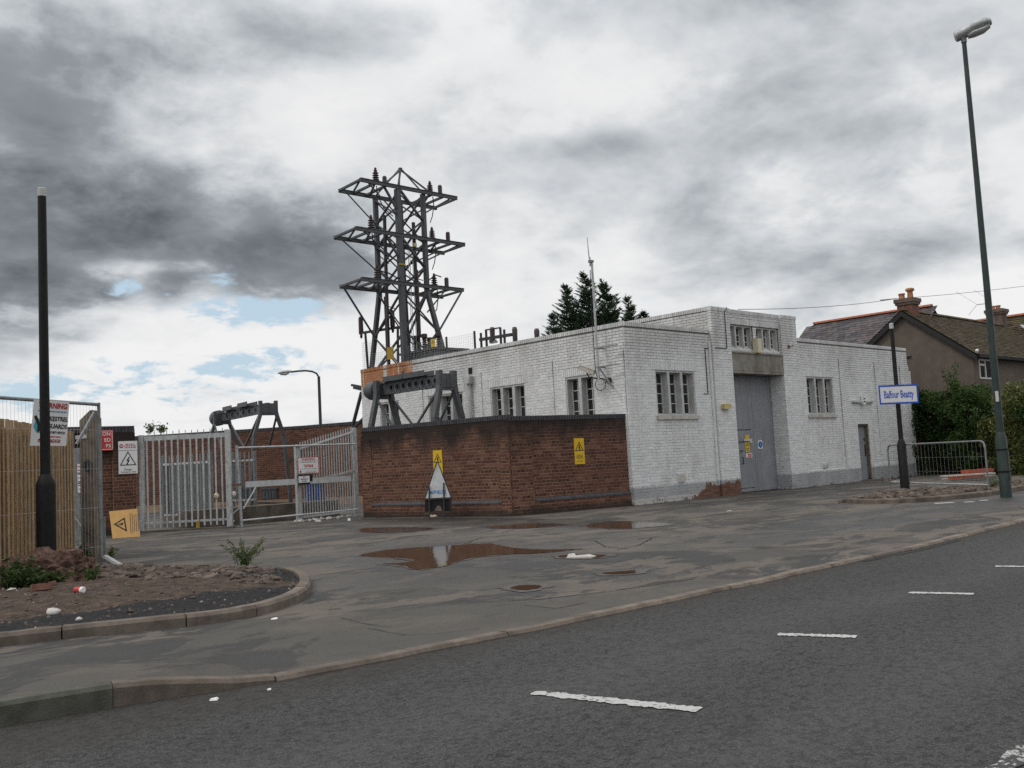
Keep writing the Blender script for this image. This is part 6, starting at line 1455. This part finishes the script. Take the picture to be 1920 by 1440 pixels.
    q = MB(); q.box((.62, YN-.08, 8.7), (.74, YN-.04, 8.82)); q.build('marker_plate', 'creamy', t)
    for k, (x, y) in enumerate(((.50, 9.6), (.58, 9.62), (.68, 9.6))):
        q = MB(); q.tube([(x, y, 5.2), (x, y, 8.7)], .012, 5); q.build('down_lead', 'galv', t)
    # brown cable risers clamped to the body
    for x, y, z0, z1 in ((-.02, 10.2, 6.3, 7.75), (.72, 9.45, 5.6, 7.9), (.08, 10.45, 4.9, 7.1)):
        q = MB(); q.tube([(x, y, z0), (x, y, z1)], .045, 8); q.build('cable_riser', 'porcelain', t)
    # transformer tank on the roof under the tower
    c = Vector((1.15, 9.35, 4.3)); b = thing('transformer', c, 'blue grey transformer tank with ribbed lid on the roof under the tower', 'transformer')
    q = MB(); q.box((.55, 8.45, 4.3), (1.9, 10.3, 5.08)); q.build('tank', 'steel', b)
    q = MB(); q.box((.48, 8.38, 5.08), (1.97, 10.37, 5.15)); q.build('lid', 'steel', b)
    q = MB()
    for y in np.arange(8.6, 10.2, .3): q.box((.50, y, 4.4), (.549, y+.05, 5.06))
    q.build('rib', 'steel', b)
    for x, y in ((.75, 10.15), (.75, 9.75), (.75, 9.25), (.95, 8.75), (1.5, 9.9)): insulator((x, y, 5.15), .55, .10, 7, 'porcelain', b, cone=False)
    # insulator bar to the left of the tower
    p0, p1 = onx(672, 626, .05), onx(745, 629, .3); t2 = thing('bushing_bar', p0, 'horizontal steel bar with two dark bushings at the left foot of the tower', 'insulator bar')
    q = MB(); q.bar((.05, 12.0, 6.05), (.35, 9.7, 6.0), .07, .08); q.build('bar', 'steel_dark', t2)
    for a_, b_ in (((.08, 11.6, 4.3), (.05, 11.65, 6.0)), ((.3, 10.2, 4.3), (.3, 10.1, 6.0))):
        q = MB(); q.bar(a_, b_, .06); q.build('upright', 'steel_dark', t2)
    for y in (11.93, 10.35):
        q = MB(); q.lathe((.06+(12-y)*.13, y, 6.05), [(.07, 0), (.085, .05), (.08, .52), (.05, .58)], 10); q.build('bushing', 'porcelain', t2); q = MB(); q.lathe((.06+(12-y)*.13, y, 5.86), [(.03, 0), (.05, .08), (.04, .2)], 8); q.build('bushing_tail', 'grey_pot', t2)
    for p, s, lab in ((onx(730, 662, .0), (.26, .42), 'larger faded yellow plate at the left foot of the tower'), (onx(811, 643, .4), (.16, .26), 'small yellow danger plate at the right foot of the tower')):
        f = Fr((p.x, p.y+s[0]/2, p.z-s[1]/2), R(-68)); t3 = thing('danger_plate', f.o, lab, 'sign'); q = MB(); f.box(q, 0, s[0], 0, s[1], 0, .012); q.build('panel', 'sign_yellow' if s[0] < .2 else 'dull_yellow', t3)
        if s[0] < .2: tri_sign(f, s[0]/2, s[1]*.6, .12, t3, d=.014)
    # fine mesh screen along the roof edge
    t4 = thing('roof_mesh', (.1, 9.5, 4.75), 'fine pale wire mesh screen along the roof edge around the tower foot', 'fence'); q = MB()
    zt = lambda y: 5.75 if y > 11.3 else 5.3
    for y in np.arange(6.0, 12.0, .085): q.bar((.11, y, 4.74), (.11, y, 5.72 if y > 11.4 else 5.28), .0034, .0034)
    for z in np.arange(4.8, 5.75, .075): q.bar((.11, 6.0 if z < 5.3 else 11.4, z), (.11, 12.0, z), .0034, .0034)
    for x in np.arange(.2, 2.6, .085): q.bar((x, 11.98, 4.74), (x, 11.98, 5.72), .0034, .0034)
    for z in np.arange(4.8, 5.75, .075): q.bar((.11, 11.98, z), (2.6, 11.98, z), .0034, .0034)
    q.build('wire_mesh', 'galv', t4)
    q = MB()
    for y in (6.0, 7.35, 8.7): q.bar((.13, y, 4.3), (.13, y, 5.32), .05)
    q.build('mesh_post', 'steel_dark', t4)
    # bushings on the roof further right
    f0 = onx(900, 634, .9); f1 = onx(945, 630, .9)
    t5 = thing('roof_frame', f0, 'small dark steel frame with one bushing on the roof right of the tower', 'roof frame')
    zb = f0.z; q = MB(); q.bar((.9, f0.y, zb-.05), (.9, f1.y-.35, zb-.08), .09, .09); q.build('beam', 'steel_dark', t5)
    for y, h in ((f0.y-.05, .16), (f0.y-.30, .22), (f1.y+.15, .2), (f1.y-.02, .12)):
        q = MB(); q.bar((.9, y, 4.3), (.9, y, zb+h), .055); q.build('upright', 'steel_dark', t5)
    q = MB(); q.bar((.9, f0.y-.28, zb+.22), (.9, f1.y+.14, zb+.20), .04); q.build('top_bar', 'steel_dark', t5)
    p = onx(924, 640, .9); q = MB(); q.lathe((.9, p.y, p.z-.02), [(.12, 0), (.12, .06), (.075, .07), (.085, .40), (.06, .46)], 12); q.build('bushing', 'grey_pot', t5)
    q = MB(); q.box((.84, p.y-.16, p.z-.06), (.96, p.y+.1, p.z)); q.build('mount_plate', 'galv', t5)
    for u, v0, v1, lab in ((966, 613, 638, 'middle dark bushing standing on the roof'), (1007, 616, 634, 'right dark bushing standing on the roof nearest the conifers')):
        a, b_ = onx(u, v1, .9), onx(u, v0, .9); q = MB(); q.lathe((.9, a.y, a.z-.5), [(.06, 0), (.06, .35), (.075, .45), (.085, b_.z-a.z+.42), (.06, b_.z-a.z+.5)], 12); solo(q, 'roof_bushing', 'grey_pot', lab, 'insulator', smooth=True)
    # dark raking struts left of the building end
    t6 = thing('raking_strut', (-.2, 12.4, 0), 'dark raking steel struts leaning behind the far end of the white building', 'strut')
    for a, b_ in ((((661, 800), (678, 735))), (((662, 803), (700, 768))), (((660, 722), (690, 728))), (((664, 727), (690, 733)))):
        q = MB(); q.bar(onx(*a, .4), onx(*b_, .4), .10, .08); q.build('strut', 'steel_dark', t6)
def gantry(o, u, L, zc, h, nholes, label, legs_to=0.0, flip=1, gapw=.17, lw=.17):
    """perforated beam on two pairs of splayed legs; o = far end of the beam axis, u = direction along the beam"""
    u = Vector(u).normalized(); w = Vector((u.y, -u.x, 0))*flip; t = thing('steel_gantry', (o[0], o[1], 0), label, 'gantry'); o = Vector((o[0], o[1], 0))
    P = lambda s, d, z: o+u*s+w*d+Vector((0, 0, z))
    sides = (-gapw, gapw)
    for d in sides:
        # plate with round holes: strip of quads around each opening
        q = MB(); n = nholes; s0, s1 = .35, L-.25; pw = (s1-s0)/n; r_ = h*.24; N_ = 16
        for i in range(n):
            c = s0+pw*(i+.5); ring_o = []; ring_i = []
            for k in range(N_):
                a = 2*math.pi*(k+.5)/N_; x, y = math.cos(a), math.sin(a); m_ = max(abs(x)/(pw/2), abs(y)/(h/2)); ring_o.append((c+x/m_, zc+y/m_)); ring_i.append((c+r_*x, zc+r_*y))
            vs = []
            for dd in (d-.012, d+.012): vs += [P(a, dd, z) for a, z in ring_o]+[P(a, dd, z) for a, z in ring_i]
            fs = []
            for k in range(N_):
                l = (k+1) % N_; fs += [(k, l, N_+l, N_+k), (2*N_+l, 2*N_+k, 3*N_+k, 3*N_+l), (N_+k, N_+l, 3*N_+l, 3*N_+k)]
            q.add(vs, fs)
        q.bar(P(.0, d, zc), P(.35, d, zc), .024, h); q.bar(P(L-.25, d, zc), P(L+.1, d, zc), .024, h)
        q.bar(P(0, d, zc+h/2), P(L, d, zc+h/2), .09, .02); q.bar(P(0, d, zc-h/2), P(L, d, zc-h/2), .09, .02); q.build('beam_plate', 'steel', t)
        q = MB()
        for i in range(nholes):
            c = s0+pw*(i+.5); ro, ri = r_*1.35, r_; vs = []
            for dd, sg in ((d-.03, 1), (d+.03, 1)):
                vs += [P(c+ro*math.cos(k*math.pi/8), dd, zc+ro*math.sin(k*math.pi/8)) for k in range(16)]+[P(c+ri*math.cos(k*math.pi/8), dd, zc+ri*math.sin(k*math.pi/8)) for k in range(16)]
            fs = []
            for k in range(16):
                l = (k+1) % 16; fs += [(k, l, 16+l, 16+k), (32+l, 32+k, 48+k, 48+l), (k, 32+k, 32+l, l), (16+l, 48+l, 48+k, 16+k)]
            q.add(vs, fs)
        q.build('hole_collar', 'steel', t)
    for s, hh in ((L*.24, .16), (L*.58, .16)):
        q = MB(); q.box((-.55, -.22, 0), (.55, .22, .02)); q.v = [tuple(P(s+x, y, zc+h/2+.02+z*1)) for x, y, z in q.v]; q.build('seat_plate', 'steel', t)
        q = MB(); q.v = []; q.box((-.5, -.19, .02), (.5, -.17, hh)); q.box((-.5, .17, .02), (.5, .19, hh)); q.box((-.5, -.17, .0201), (-.46, .17, hh)); q.v = [tuple(P(s+x, y, zc+h/2+.02+z)) for x, y, z in q.v]; q.build('seat_rail', 'steel', t)
    for s, e in ((.0, -1), (L, 1)):
        for d in (-1, 1):
            pts = [(.26, zc+h*.72), (.26, zc-h*.5), (.30, zc-h*1.1), (.50, zc-h*3.2), (.52+.16*(zc-h*3.2)/2.4, legs_to)]
            for (d0, z0), (d1, z1) in zip(pts, pts[1:]):
                q = MB(); q.bar(P(s, d*d0, z0+.01), P(s, d*d1, z1), lw, lw*.77, tuple(w)); q.build('leg', 'steel', t)
        q = MB(); q.bar(P(s+e*.03, -.24, zc-h*.1), P(s+e*.03, .24, zc-h*.1), .12, h*1.1); q.bar(P(s+e*.02, -.24, zc-h*.75), P(s+e*.02, .24, zc-h*.75), .10, h*.3); q.build('head_plate', 'steel', t)
        q = MB(); q.bar(P(s-e*.05, -.30, zc-h*.9), P(s-e*1.15, -.42, max(.02, zc-h*4.2)), .06, .05); q.bar(P(s-e*.05, .30, zc-h*.9), P(s-e*1.15, .42, max(.02, zc-h*4.2)), .06, .05); q.build('brace', 'steel', t)
    q = MB(); ax = [P(-.10, 0, zc), P(-.25, 0, zc), P(-.28, 0, zc), P(-.62, 0, zc), P(-.78, 0, zc), P(-.86, 0, zc)]; q.tube(ax, [.22, .22, .29, .29, .22, .06], 18); q.build('drum', 'steel', t, smooth=True)
    return t
def steelwork():
    tower()
    gantry((-1.8, 8.15), (0, -1, 0), 3.05, 3.70, .34, 8, 'grey steel gantry with perforated beam between the brick wall and the white building', 0.0, 1, .06)
    a, b = atd(416, 775, 35.6), atd(503, 769, 31.6); zc = (a.z+b.z)/2-.06
    v = (b-a); v.z = 0
    gantry((a.x, a.y), tuple(v), v.length, zc+.03, .29, 7, 'dark steel gantry with perforated beam standing in the yard behind the closed gate', 0.0, 1, .016, .13)

# ------------------------------------------------------------------ conifers and hedge
def conifer(base, h, r, zlow, label, lean=(0, 0), seed=0):
    global rng; rng = np.random.default_rng(100+seed); random.seed(seed)
    t = thing('conifer_tree', base, label, 'tree', 'conifers behind the white building'); base = Vector(base); top = base+Vector((lean[0], lean[1], h))
    q = MB(); q.tube([base, base+(top-base)*.5, base+(top-base)*.93], [.16, .09, .015], 8); q.build('trunk', 'bark', t)
    V, F_, T = [], [], []; nb = int(h*36); lim = MB()
    bend = HR*-.30
    for i in range(nb):
        s = random.uniform(0, 1)**.9; z = zlow+(h-zlow)*s
        if s > .55 and random.random() < (s-.55)*1.1: continue
        ctr = base+(top-base)*(z/h)+bend*max(0, s-.75)**2*9
        R_ = (r*(1-s)**.9+.09)*random.uniform(.45, 1.3); az = random.uniform(0, 6.283)
        out = Vector((math.cos(az), math.sin(az), 0)); rise_ = random.uniform(.15, .6)*R_+.10
        tip = ctr+out*R_+Vector((0, 0, rise_))+bend*.25*R_; midp = ctr+out*R_*.55+Vector((0, 0, rise_*.2))
        n = int(20+R_*52); ts = rng.uniform(.10, 1.02, n)[:, None]; P_ = np.array(ctr)*(1-ts)**2+2*np.array(midp)*ts*(1-ts)+np.array(tip)*ts**2
        side = np.array([-out.y, out.x, 0.]); sg = rng.uniform(-1, 1, n); sp = (sg*(.30*R_+.05))[:, None]*(1.08-ts)*side; P_ = P_+sp+rng.normal(size=(n, 3))*np.array([.02, .02, .016])
        dirv = np.tile(np.array((out+Vector((0, 0, .45))).normalized()), (n, 1))+np.sign(sg)[:, None]*side*.55+rng.normal(size=(n, 3))*.16; dirv /= np.linalg.norm(dirv, axis=1)[:, None]
        b_ = np.cross(dirv, np.array([0, 0, 1.])+rng.normal(size=(n, 3))*.5); b_ /= np.linalg.norm(b_, axis=1)[:, None]; L_ = rng.uniform(.07, .17, n)[:, None]
        V.append(np.stack([P_-dirv*L_*.4, P_-b_*L_*.16, P_+dirv*L_, P_+b_*L_*.16], 1).reshape(-1, 3)); T.append(np.clip(rng.uniform(.1, .8, n)+.3*(ts[:, 0]-.5), 0, 1))
        lim.tube([ctr, midp, tip], [.016, .009, .003], 3, False)
    lead = [base+(top-base)*((zlow+(h-zlow)*s_)/h)+bend*max(0, s_-.75)**2*9 for s_ in (.7, .8, .9, .96, 1.02)]; lim.tube(lead, [.04, .03, .02, .012, .004], 4, False)
    for k_ in range(26):
        s_ = random.uniform(.84, 1.03); p_ = base+(top-base)*((zlow+(h-zlow)*s_)/h)+bend*max(0, s_-.75)**2*9; a_ = random.uniform(0, 6.28); n = 7
        dv = np.array([math.cos(a_), math.sin(a_), .9]); dv /= np.linalg.norm(dv); ts = rng.uniform(0, 1, n)[:, None]; P_ = np.array(p_)+dv*ts*(.10+(1.03-s_)*1.3)
        dirv = dv+rng.normal(size=(n, 3))*.3; dirv /= np.linalg.norm(dirv, axis=1)[:, None]; b_ = np.cross(dirv, rng.normal(size=(n, 3))); b_ /= np.linalg.norm(b_, axis=1)[:, None]
        V.append(np.stack([P_-dirv*.03, P_-b_*.014, P_+dirv*.09, P_+b_*.014], 1).reshape(-1, 3)); T.append(rng.uniform(0, .8, n))
    lim.build('limb', 'bark', t); leafmesh('crown', 'conifer', t, V, T)
def shrub(c, rx, ry, h, n, mat, label, size=.075, seed=0, flowers=0, group=None, name='shrub'):
    global rng; rng = np.random.default_rng(300+seed); random.seed(seed+50); c = Vector(c)
    t = thing(name, c, label, 'shrub', group); V, F_, T = [], [], []; q = MB()
    k = 42; cl = []
    for i in range(k):
        a = random.uniform(0, 6.283); rr = random.random()**.5; z = h*random.uniform(.06, .93); w = (1-(max(0, z/h-.5)/.5)**2*.55)
        p = c+Vector((rx*w*rr*math.cos(a), ry*w*rr*math.sin(a), z)); cl.append(p)
        q.tube([c+Vector((random.uniform(-.3, .3)*rx, random.uniform(-.3, .3)*ry, 0)), c+(p-c)*.55+Vector((0, 0, .2)), p], [.025, .015, .006], 4, False)
        m_ = n//k; sg = np.array([rx*.30, ry*.34, h*.13])*random.uniform(.7, 1.2); d_ = rng.normal(size=(m_, 3)); d_ /= np.linalg.norm(d_, axis=1)[:, None]; d_ *= rng.uniform(.45, 1.1, m_)[:, None]**.6
        P_ = np.array(p)+d_*sg; P_[:, 2] = np.maximum(P_[:, 2], c.z+.03); leaves(V, F_, T, P_, size*rng.uniform(.6, 1.25, m_), np.clip(rng.uniform(0, 1, m_)*.75+random.uniform(-.05, .28), 0, 1), .2)
    for i in range(9):                                             # long shoots that break the outline
        p = random.choice(cl); tip = p+Vector((random.uniform(-.3, .3), random.uniform(-.3, .3), random.uniform(.25, .75))); m_ = 34
        ts = rng.uniform(0, 1, m_)[:, None]; leaves(V, F_, T, np.array(p)*(1-ts)+np.array(tip)*ts+rng.normal(size=(m_, 3))*.06, size*.9, rng.uniform(.3, 1, m_), .1); q.tube([p, tip], [.008, .004], 3, False)
    q.build('stems', 'bark', t); leafmesh('crown', mat, t, V, T)
    for i in range(flowers):
        p = random.choice(cl)+Vector((random.uniform(-.3, .3), -ry*.35*random.random()-.2, random.uniform(-.1, .45))); f = MB()
        for k_ in range(9):
            b_ = p+Vector((random.uniform(-.08, .08), random.uniform(-.08, .08), random.uniform(-.015, .02))); f.add([b_+Vector((-.022, 0, 0)), b_+Vector((0, -.022, .008)), b_+Vector((.022, 0, 0)), b_+Vector((0, .022, .008))], [(0, 1, 2, 3)])
        f.build('flower_head', 'petal', t)
    return t
def planting():
    for i, (u, v, d_, r, lab, ln) in enumerate(((1065, 536, 47, 1.25, 'leftmost of the four dark conifer peaks behind the roof', (-.1, 0)), (1099, 513, 47.5, 1.2, 'tallest dark conifer, just left of the antenna pole', (-.15, 0)), (1136, 527, 47, 1.15, 'dark conifer just right of the antenna pole', (-.1, .0)),
                                            (1181, 557, 47, 1.1, 'rightmost of the four dark conifer peaks behind the roof', (-.1, 0)), (1212, 585, 47, .75, 'lowest wispy conifer tip beside the tower bay parapet', (0, 0)), (1040, 590, 48, 1.05, 'low dark conifer at the left side of the group', (0, 0)))):
        p = atd(u, v, d_); h = p.z-.05; conifer((p.x-ln[0], p.y-ln[1], 0), h, r*1.5, max(3.0, h-5.4), lab, ln, i)
    spec = [(1722, 36.4, .62, 'hedge', 'dark green leafy shrub touching the end of the white building'), (1755, 36.4, .70, 'hedge', 'dark green flowering shrub right of the company sign'), (1795, 35.6, .78, 'hedge', 'dark green flowering shrub below the brown gable wall'),
            (1840, 34.6, .95, 'hedge', 'dark green shrub below the white framed house window'), (1896, 33.0, .70, 'varieg', 'yellow variegated shrub behind the green lamp post'), (1945, 31.6, .85, 'varieg', 'yellow variegated shrub at the right picture edge'), (1985, 31.0, .9, 'hedge', 'dark green shrub cut off by the right picture edge')]
    for i, (u, d_, r, mat, lab) in enumerate(spec):
        p = atd(u, 880, d_); top = (722, 722, 716, 706, 708, 700, 690)[i]; h = atd(u, top, d_).z-.30; shrub((p.x, p.y, -.02), r*1.25, r*1.15, h, 9500 if mat == 'hedge' else 7500, mat, lab, .07, i, 6 if i in (1, 2, 3) else 2 if i == 0 else 0, 'shrubs of the hedge beside the white building')
    p = atd(1787, 720, 35.4); shrub((p.x, p.y, p.z-.55), .16, .16, .62, 260, 'hedge', 'tall single shoot with a pale flower standing above the hedge', .07, 31, 1)

# ------------------------------------------------------------------ houses behind the hedge
def tiled(parent, p0, p1, q0, q1, mat, rows, w, name='roof_tiles', seed=1, depth=.028):
    """tile courses on the slope p0-p1 (eave) to q0-q1 (ridge)"""
    p0, p1, q0, q1 = map(Vector, (p0, p1, q0, q1)); r = random.Random(seed); n = (p1-p0).cross(q0-p0).normalized()
    if n.z < 0: n = -n
    B_ = MB()
    for k in range(rows):
        t0, t1 = k/rows, (k+1.12)/rows; t1 = min(t1, 1)
        a0, a1 = p0.lerp(q0, t0), p1.lerp(q1, t0); b0, b1 = p0.lerp(q0, t1), p1.lerp(q1, t1); L_ = (a1-a0).length; m_ = max(1, int(L_/w))
        off = .5 if k % 2 else 0
        for i in range(-1, m_+1):
            s0, s1 = max(0, (i+off)/m_), min(1, (i+off+.955)/m_)
            if s1-s0 < .2/m_: continue
            h = depth*r.uniform(.8, 1.3); B_.tone = r.random()
            v0, v1, v2, v3 = a0.lerp(a1, s0), a0.lerp(a1, s1), b0.lerp(b1, s1), b0.lerp(b1, s0)
            B_.add([v0+n*h, v1+n*h, v2+n*.006, v3+n*.006, v0, v1], [(0, 1, 2, 3), (4, 5, 1, 0)])
    q = MB(); q.add([p0-n*.01, p1-n*.01, q1-n*.01, q0-n*.01], [(0, 1, 2, 3)]); q.build('roof', mat, parent)
    return B_.build(name, mat, parent, kind='stuff')
def houses():
    X0, X1, YR, ZR, HW, ZE = 20.0, 31.0, 1.65, 6.63, 2.62, 4.64
    h = thing('brown_house', (X0, YR, 0), 'brown rendered gable house with mossy tiled roof behind the hedge', 'house')
    yF, yB = YR-HW, YR+HW
    q = MB(); q.prism([(X0, yF, 0), (X0, yF, ZE), (X0, YR, ZR-.05), (X0, yB, ZE), (X0, yB, 0)], (X1-X0, 0, 0)); q.build('wall', 'render', h)
    ev = .22
    sl_ = (ZR-ZE)/HW
    e0, e1 = (X0-.16, yF-ev, ZE-ev*sl_+.06), (X1, yF-ev, ZE-ev*sl_+.06); r0, r1 = (X0-.16, YR, ZR+.06), (X1, YR, ZR+.06); g0, g1 = (X0-.16, yB+ev, ZE-ev*sl_+.06), (X1, yB+ev, ZE-ev*sl_+.06)
    tiled(h, e0, e1, r0, r1, 'mosstile', 24, .21, seed=2); tiled(h, g1, g0, r1, r0, 'mosstile', 24, .21, seed=3)
    q = MB()
    for a, b in ((e0, r0), (g0, r0)):
        a, b = Vector(a), Vector(b); q.prism([a+Vector((-.03, 0, -.04)), b+Vector((-.03, 0, -.04)), b+Vector((-.03, 0, -.26)), a+Vector((-.03, 0, -.24))], (.05, 0, 0))
    q.build('bargeboard', 'barge', h)
    q = MB(); q.bar((X0, yF-.24, ZE-.17), (X1, yF-.24, ZE-.17), .11, .10); q.bar((X0-.1, yF-.1, ZE-.2), (X1, yF-.1, ZE-.2), .25, .03); q.build('gutter', 'barge', h)
    q = MB(); q.bar((X0-.19, yF-.25, ZE-.02), (X0-.02, yF-.22, ZE+.06), .10, .08); q.build('verge_end', 'tape', h)
    q = MB()
    for i in range(30): x = X0-.1+i*.37; q.prism([(x, YR-.11, ZR+.06), (x, YR, ZR+.16), (x, YR+.11, ZR+.06)], (.36, 0, 0), random.random())
    q.build('ridge_tiles', 'mosstile', h, kind='stuff')
    # rear wing with grey slates and red ridge
    XW, HWW = 23.0, 2.9; zr = 6.9; a = onx(1680, 586, XW); b = onx(1526, 607, XW); zr = (a.z+b.z)/2; yE = b.y
    q = MB(); q.prism([(XW-HWW, YR+1, 0), (XW-HWW, YR+1, zr-2.2), (XW, YR+1, zr-.06), (XW+HWW, YR+1, zr-2.2), (XW+HWW, YR+1, 0)], (0, yE-YR-.6, 0)); q.build('wall', 'render', h)
    tiled(h, (XW-HWW-.2, yE+1.2, zr-2.35), (XW-HWW-.2, YR-.2, zr-2.35), (XW, yE, zr), (XW, YR-.2, zr), 'slate', 20, .28, 'roof_slates', 4, .02)
    tiled(h, (XW+HWW, YR, zr-2.3), (XW+HWW, yE+1.2, zr-2.3), (XW, YR, zr), (XW, yE, zr), 'slate', 20, .28, 'roof_slates', 5, .02)
    q = MB(); q.add([(XW-HWW-.2, yE+1.2, zr-2.35), (XW+HWW, yE+1.2, zr-2.35), (XW, yE, zr)], [(0, 1, 2)]); q.build('hip_roof', 'slate', h)
    n = int((yE-YR)/.30)
    for i in range(n):
        y = yE-.28-i*.30
        q = MB(); q.prism([(XW-.13, y, zr+.01), (XW-.06, y, zr+.10), (XW+.06, y, zr+.10), (XW+.13, y, zr+.01)], (0, .29, 0)); q.build('ridge_tile', 'ridge', h)
    # chimney on the gable
    def chimney(par, u, vt, vb, X, wpx, pots, mat, capmat):
        p = onx(u, vt, X); pb = onx(u, vb, X); D = (p-CAM).dot(CF); w = wpx*D/FPX*.72; c = Vector((p.x, p.y, 0)); zt, zb = p.z, pb.z-.9
        q = MB(); q.box((c.x-w*.5, c.y-w*.5, zb), (c.x+w*.5, c.y+w*.5, zt-.26)); st = q.build('chimney', mat, par)
        q = MB(); q.box((c.x-w*.58, c.y-w*.58, zt-.26), (c.x+w*.58, c.y+w*.58, zt-.16)); q.box((c.x-w*.64, c.y-w*.64, zt-.16), (c.x+w*.64, c.y+w*.64, zt)); q.build('cap', capmat, st)
        for dx, hh, r_, cowl in pots:
            pc = c+HR*dx; q = MB(); q.lathe((pc.x, pc.y, zt), [(r_, 0), (r_*.9, hh*.6), (r_*1.08, hh*.9), (r_*1.08, hh), (r_*.7, hh+.001)] if not cowl else [(r_, 0), (r_*.85, hh*.6), (r_*.9, hh*.7), (r_*1.4, hh*.76), (r_*1.4, hh*.92), (r_*1.0, hh)], 14); q.build('chimney_pot', 'pot', st)
        return st
    chimney(h, 1701, 561, 582, X0+.55, 40, ((-.22, .24, .13, False), (.14, .46, .13, True)), 'stackbrick', 'stackrender')
    # windows in the front wall, under the eave
    f = Fr((0, yF, 0), 0)
    def hwin(par, fr, a0, a1, z0, z1, mid, openl=False):
        q = MB(); fw = .07; fr.box(q, a0, a0+fw, z0, z1, -.02, .035); fr.box(q, a1-fw, a1, z0, z1, -.02, .035); fr.box(q, a0+fw, a1-fw, z1-fw, z1, -.02, .035); fr.box(q, a0+fw, a1-fw, z0, z0+fw, -.02, .035); fr.box(q, mid-.045, mid+.045, z0+fw, z1-fw, -.02, .033); fr.box(q, a0+fw, mid-.045, z0+(z1-z0)*.66, z0+(z1-z0)*.66+.08, -.02, .031); w_ = q.build('window', 'frame_white', par)
        for x0, x1, y0, y1 in ((a0+fw, mid-.045, z0+fw, z0+(z1-z0)*.66), (a0+fw, mid-.045, z0+(z1-z0)*.66+.08, z1-fw), (mid+.045, a1-fw, z0+fw, z1-fw)):
            q = MB(); fr.box(q, x0, x1, y0, y1, .002, .008); q.build('pane', 'glass', w_)
        return w_
    def xon(u, v): p = ony(u, v, yF); return p.x, p.z
    a0, zt = xon(1833, 667); a1, zb = xon(1868, 712); hwin(h, f, a0, a1, zb, ZE-.24, a0+(a1-a0)*.36)
    # front cross wing further along, with its own roof, window and chimney
    XB = 31.0
    h2 = thing('tiled_house', (XB+2, yF, 0), 'next house with dark tiled front wing and red ridge at the right picture edge', 'house')
    zr2 = 7.45; XR = XB+3.2
    q = MB(); q.prism([(XB, -7, 0), (XB, -7, ZE+.1), (XR, -7, zr2-.1), (XR+3.2, -7, ZE+.1), (XR+3.2, -7, 0)], (0, 11, 0)); q.build('wall', 'render', h2)
    tiled(h2, (XB-.25, 4.2, ZE-.08), (XB-.25, -7.3, ZE-.08), (XR, 4.2, zr2), (XR, -7.3, zr2), 'mosstile', 26, .25, 'roof_tiles', 6, .035)
    tiled(h2, (XR+3.4, -7.3, ZE), (XR+3.4, 4.2, ZE), (XR, -7.3, zr2), (XR, 4.2, zr2), 'mosstile', 26, .25, 'roof_tiles', 7, .035)
    for i in range(36):
        y = 4.0-i*.32; q = MB(); q.prism([(XR-.14, y, zr2+.02), (XR-.06, y, zr2+.12), (XR+.06, y, zr2+.12), (XR+.14, y, zr2+.02)], (0, .31, 0)); q.build('ridge_tile', 'ridge', h2)
    q = MB(); q.bar((XB-.45, yF-.25, ZE-.0), (XB+2.2, YR-.1, ZR+.22), .16, .05); q.build('lead_flashing', 'galv', h2)
    q = MB(); q.bar((XB-.3, 4, ZE-.16), (XB-.3, -7.2, ZE-.16), .11, .10); q.build('gutter', 'barge', h2)
    f2 = Fr((XB, 0, 0), R(-90)); p0, p1 = onx(1886, 700, XB), onx(1907, 672, XB); hwin(h2, f2, -p0.y, -p1.y, 3.3, 4.3, -p0.y+.35)
    q = MB(); c = onx(1893, 684, XB-.05); q.bar((XB-.03, c.y+.28, 4.28), (XB-.03, c.y-.28, 4.28), .05); 
    q.add([(XB-.04, c.y+.26, 4.28), (XB-.04, c.y-.26, 4.28), (XB-.42, c.y-.26, 3.92), (XB-.42, c.y+.26, 3.92)], [(0, 1, 2, 3)]); q.bar((XB-.42, c.y+.28, 3.92), (XB-.42, c.y-.28, 3.92), .05); q.bar((XB-.03, c.y+.28, 4.28), (XB-.42, c.y+.28, 3.92), .05); q.bar((XB-.03, c.y-.28, 4.28), (XB-.42, c.y-.28, 3.92), .05); q.build('open_casement', 'frame_white', h2)
    chimney(h2, 1868, 581, 606, XB+1.0, 36, ((-.16, .20, .11, False), (.10, .22, .12, False)), 'stackrender', 'stackrender')
    # aerial
    p = onx(1851, 570, XB+.9); t = thing('tv_aerial', p, 'television aerial with open wire arms beside the right chimney', 'aerial'); q = MB(); k = lambda u, v: onx(u, v, XB+.9)
    q.tube([k(1852, 562), k(1853, 590)], .018, 6); q.tube([k(1852, 569), k(1832, 571)], .022, 6); q.tube([k(1832, 571), k(1793, 547)], .009, 5); q.tube([k(1832, 571), k(1816, 591)], .010, 5); q.tube([k(1852, 560), k(1826, 544)], .008, 5); q.build('aerial_arms', 'galv', t)
    # overhead telephone wire
    a, b = onx(1384, 580, 6.5), onx(1681, 560, X0+.45); c_ = onx(1935, 534.5, 34); q = MB()
    def sag(p, r, s): return [p.lerp(r, i/10)-Vector((0, 0, s*4*(i/10)*(1-i/10))) for i in range(11)]
    q.tube(sag(a, b, .12), .011, 5); q.tube(sag(b, c_, .05), .011, 5); q.tube([b, onx(1650, 563, X0+.2)], .022, 5); solo(q, 'telephone_wire', 'wire', 'thin overhead wire running from the tower bay past the chimney', 'wire')

def main():
    global isl_z
    mats(); iz, ins = setting(); substation(); brick_walls(); gates(); left_side(iz); steelwork(); planting(); houses()
main()
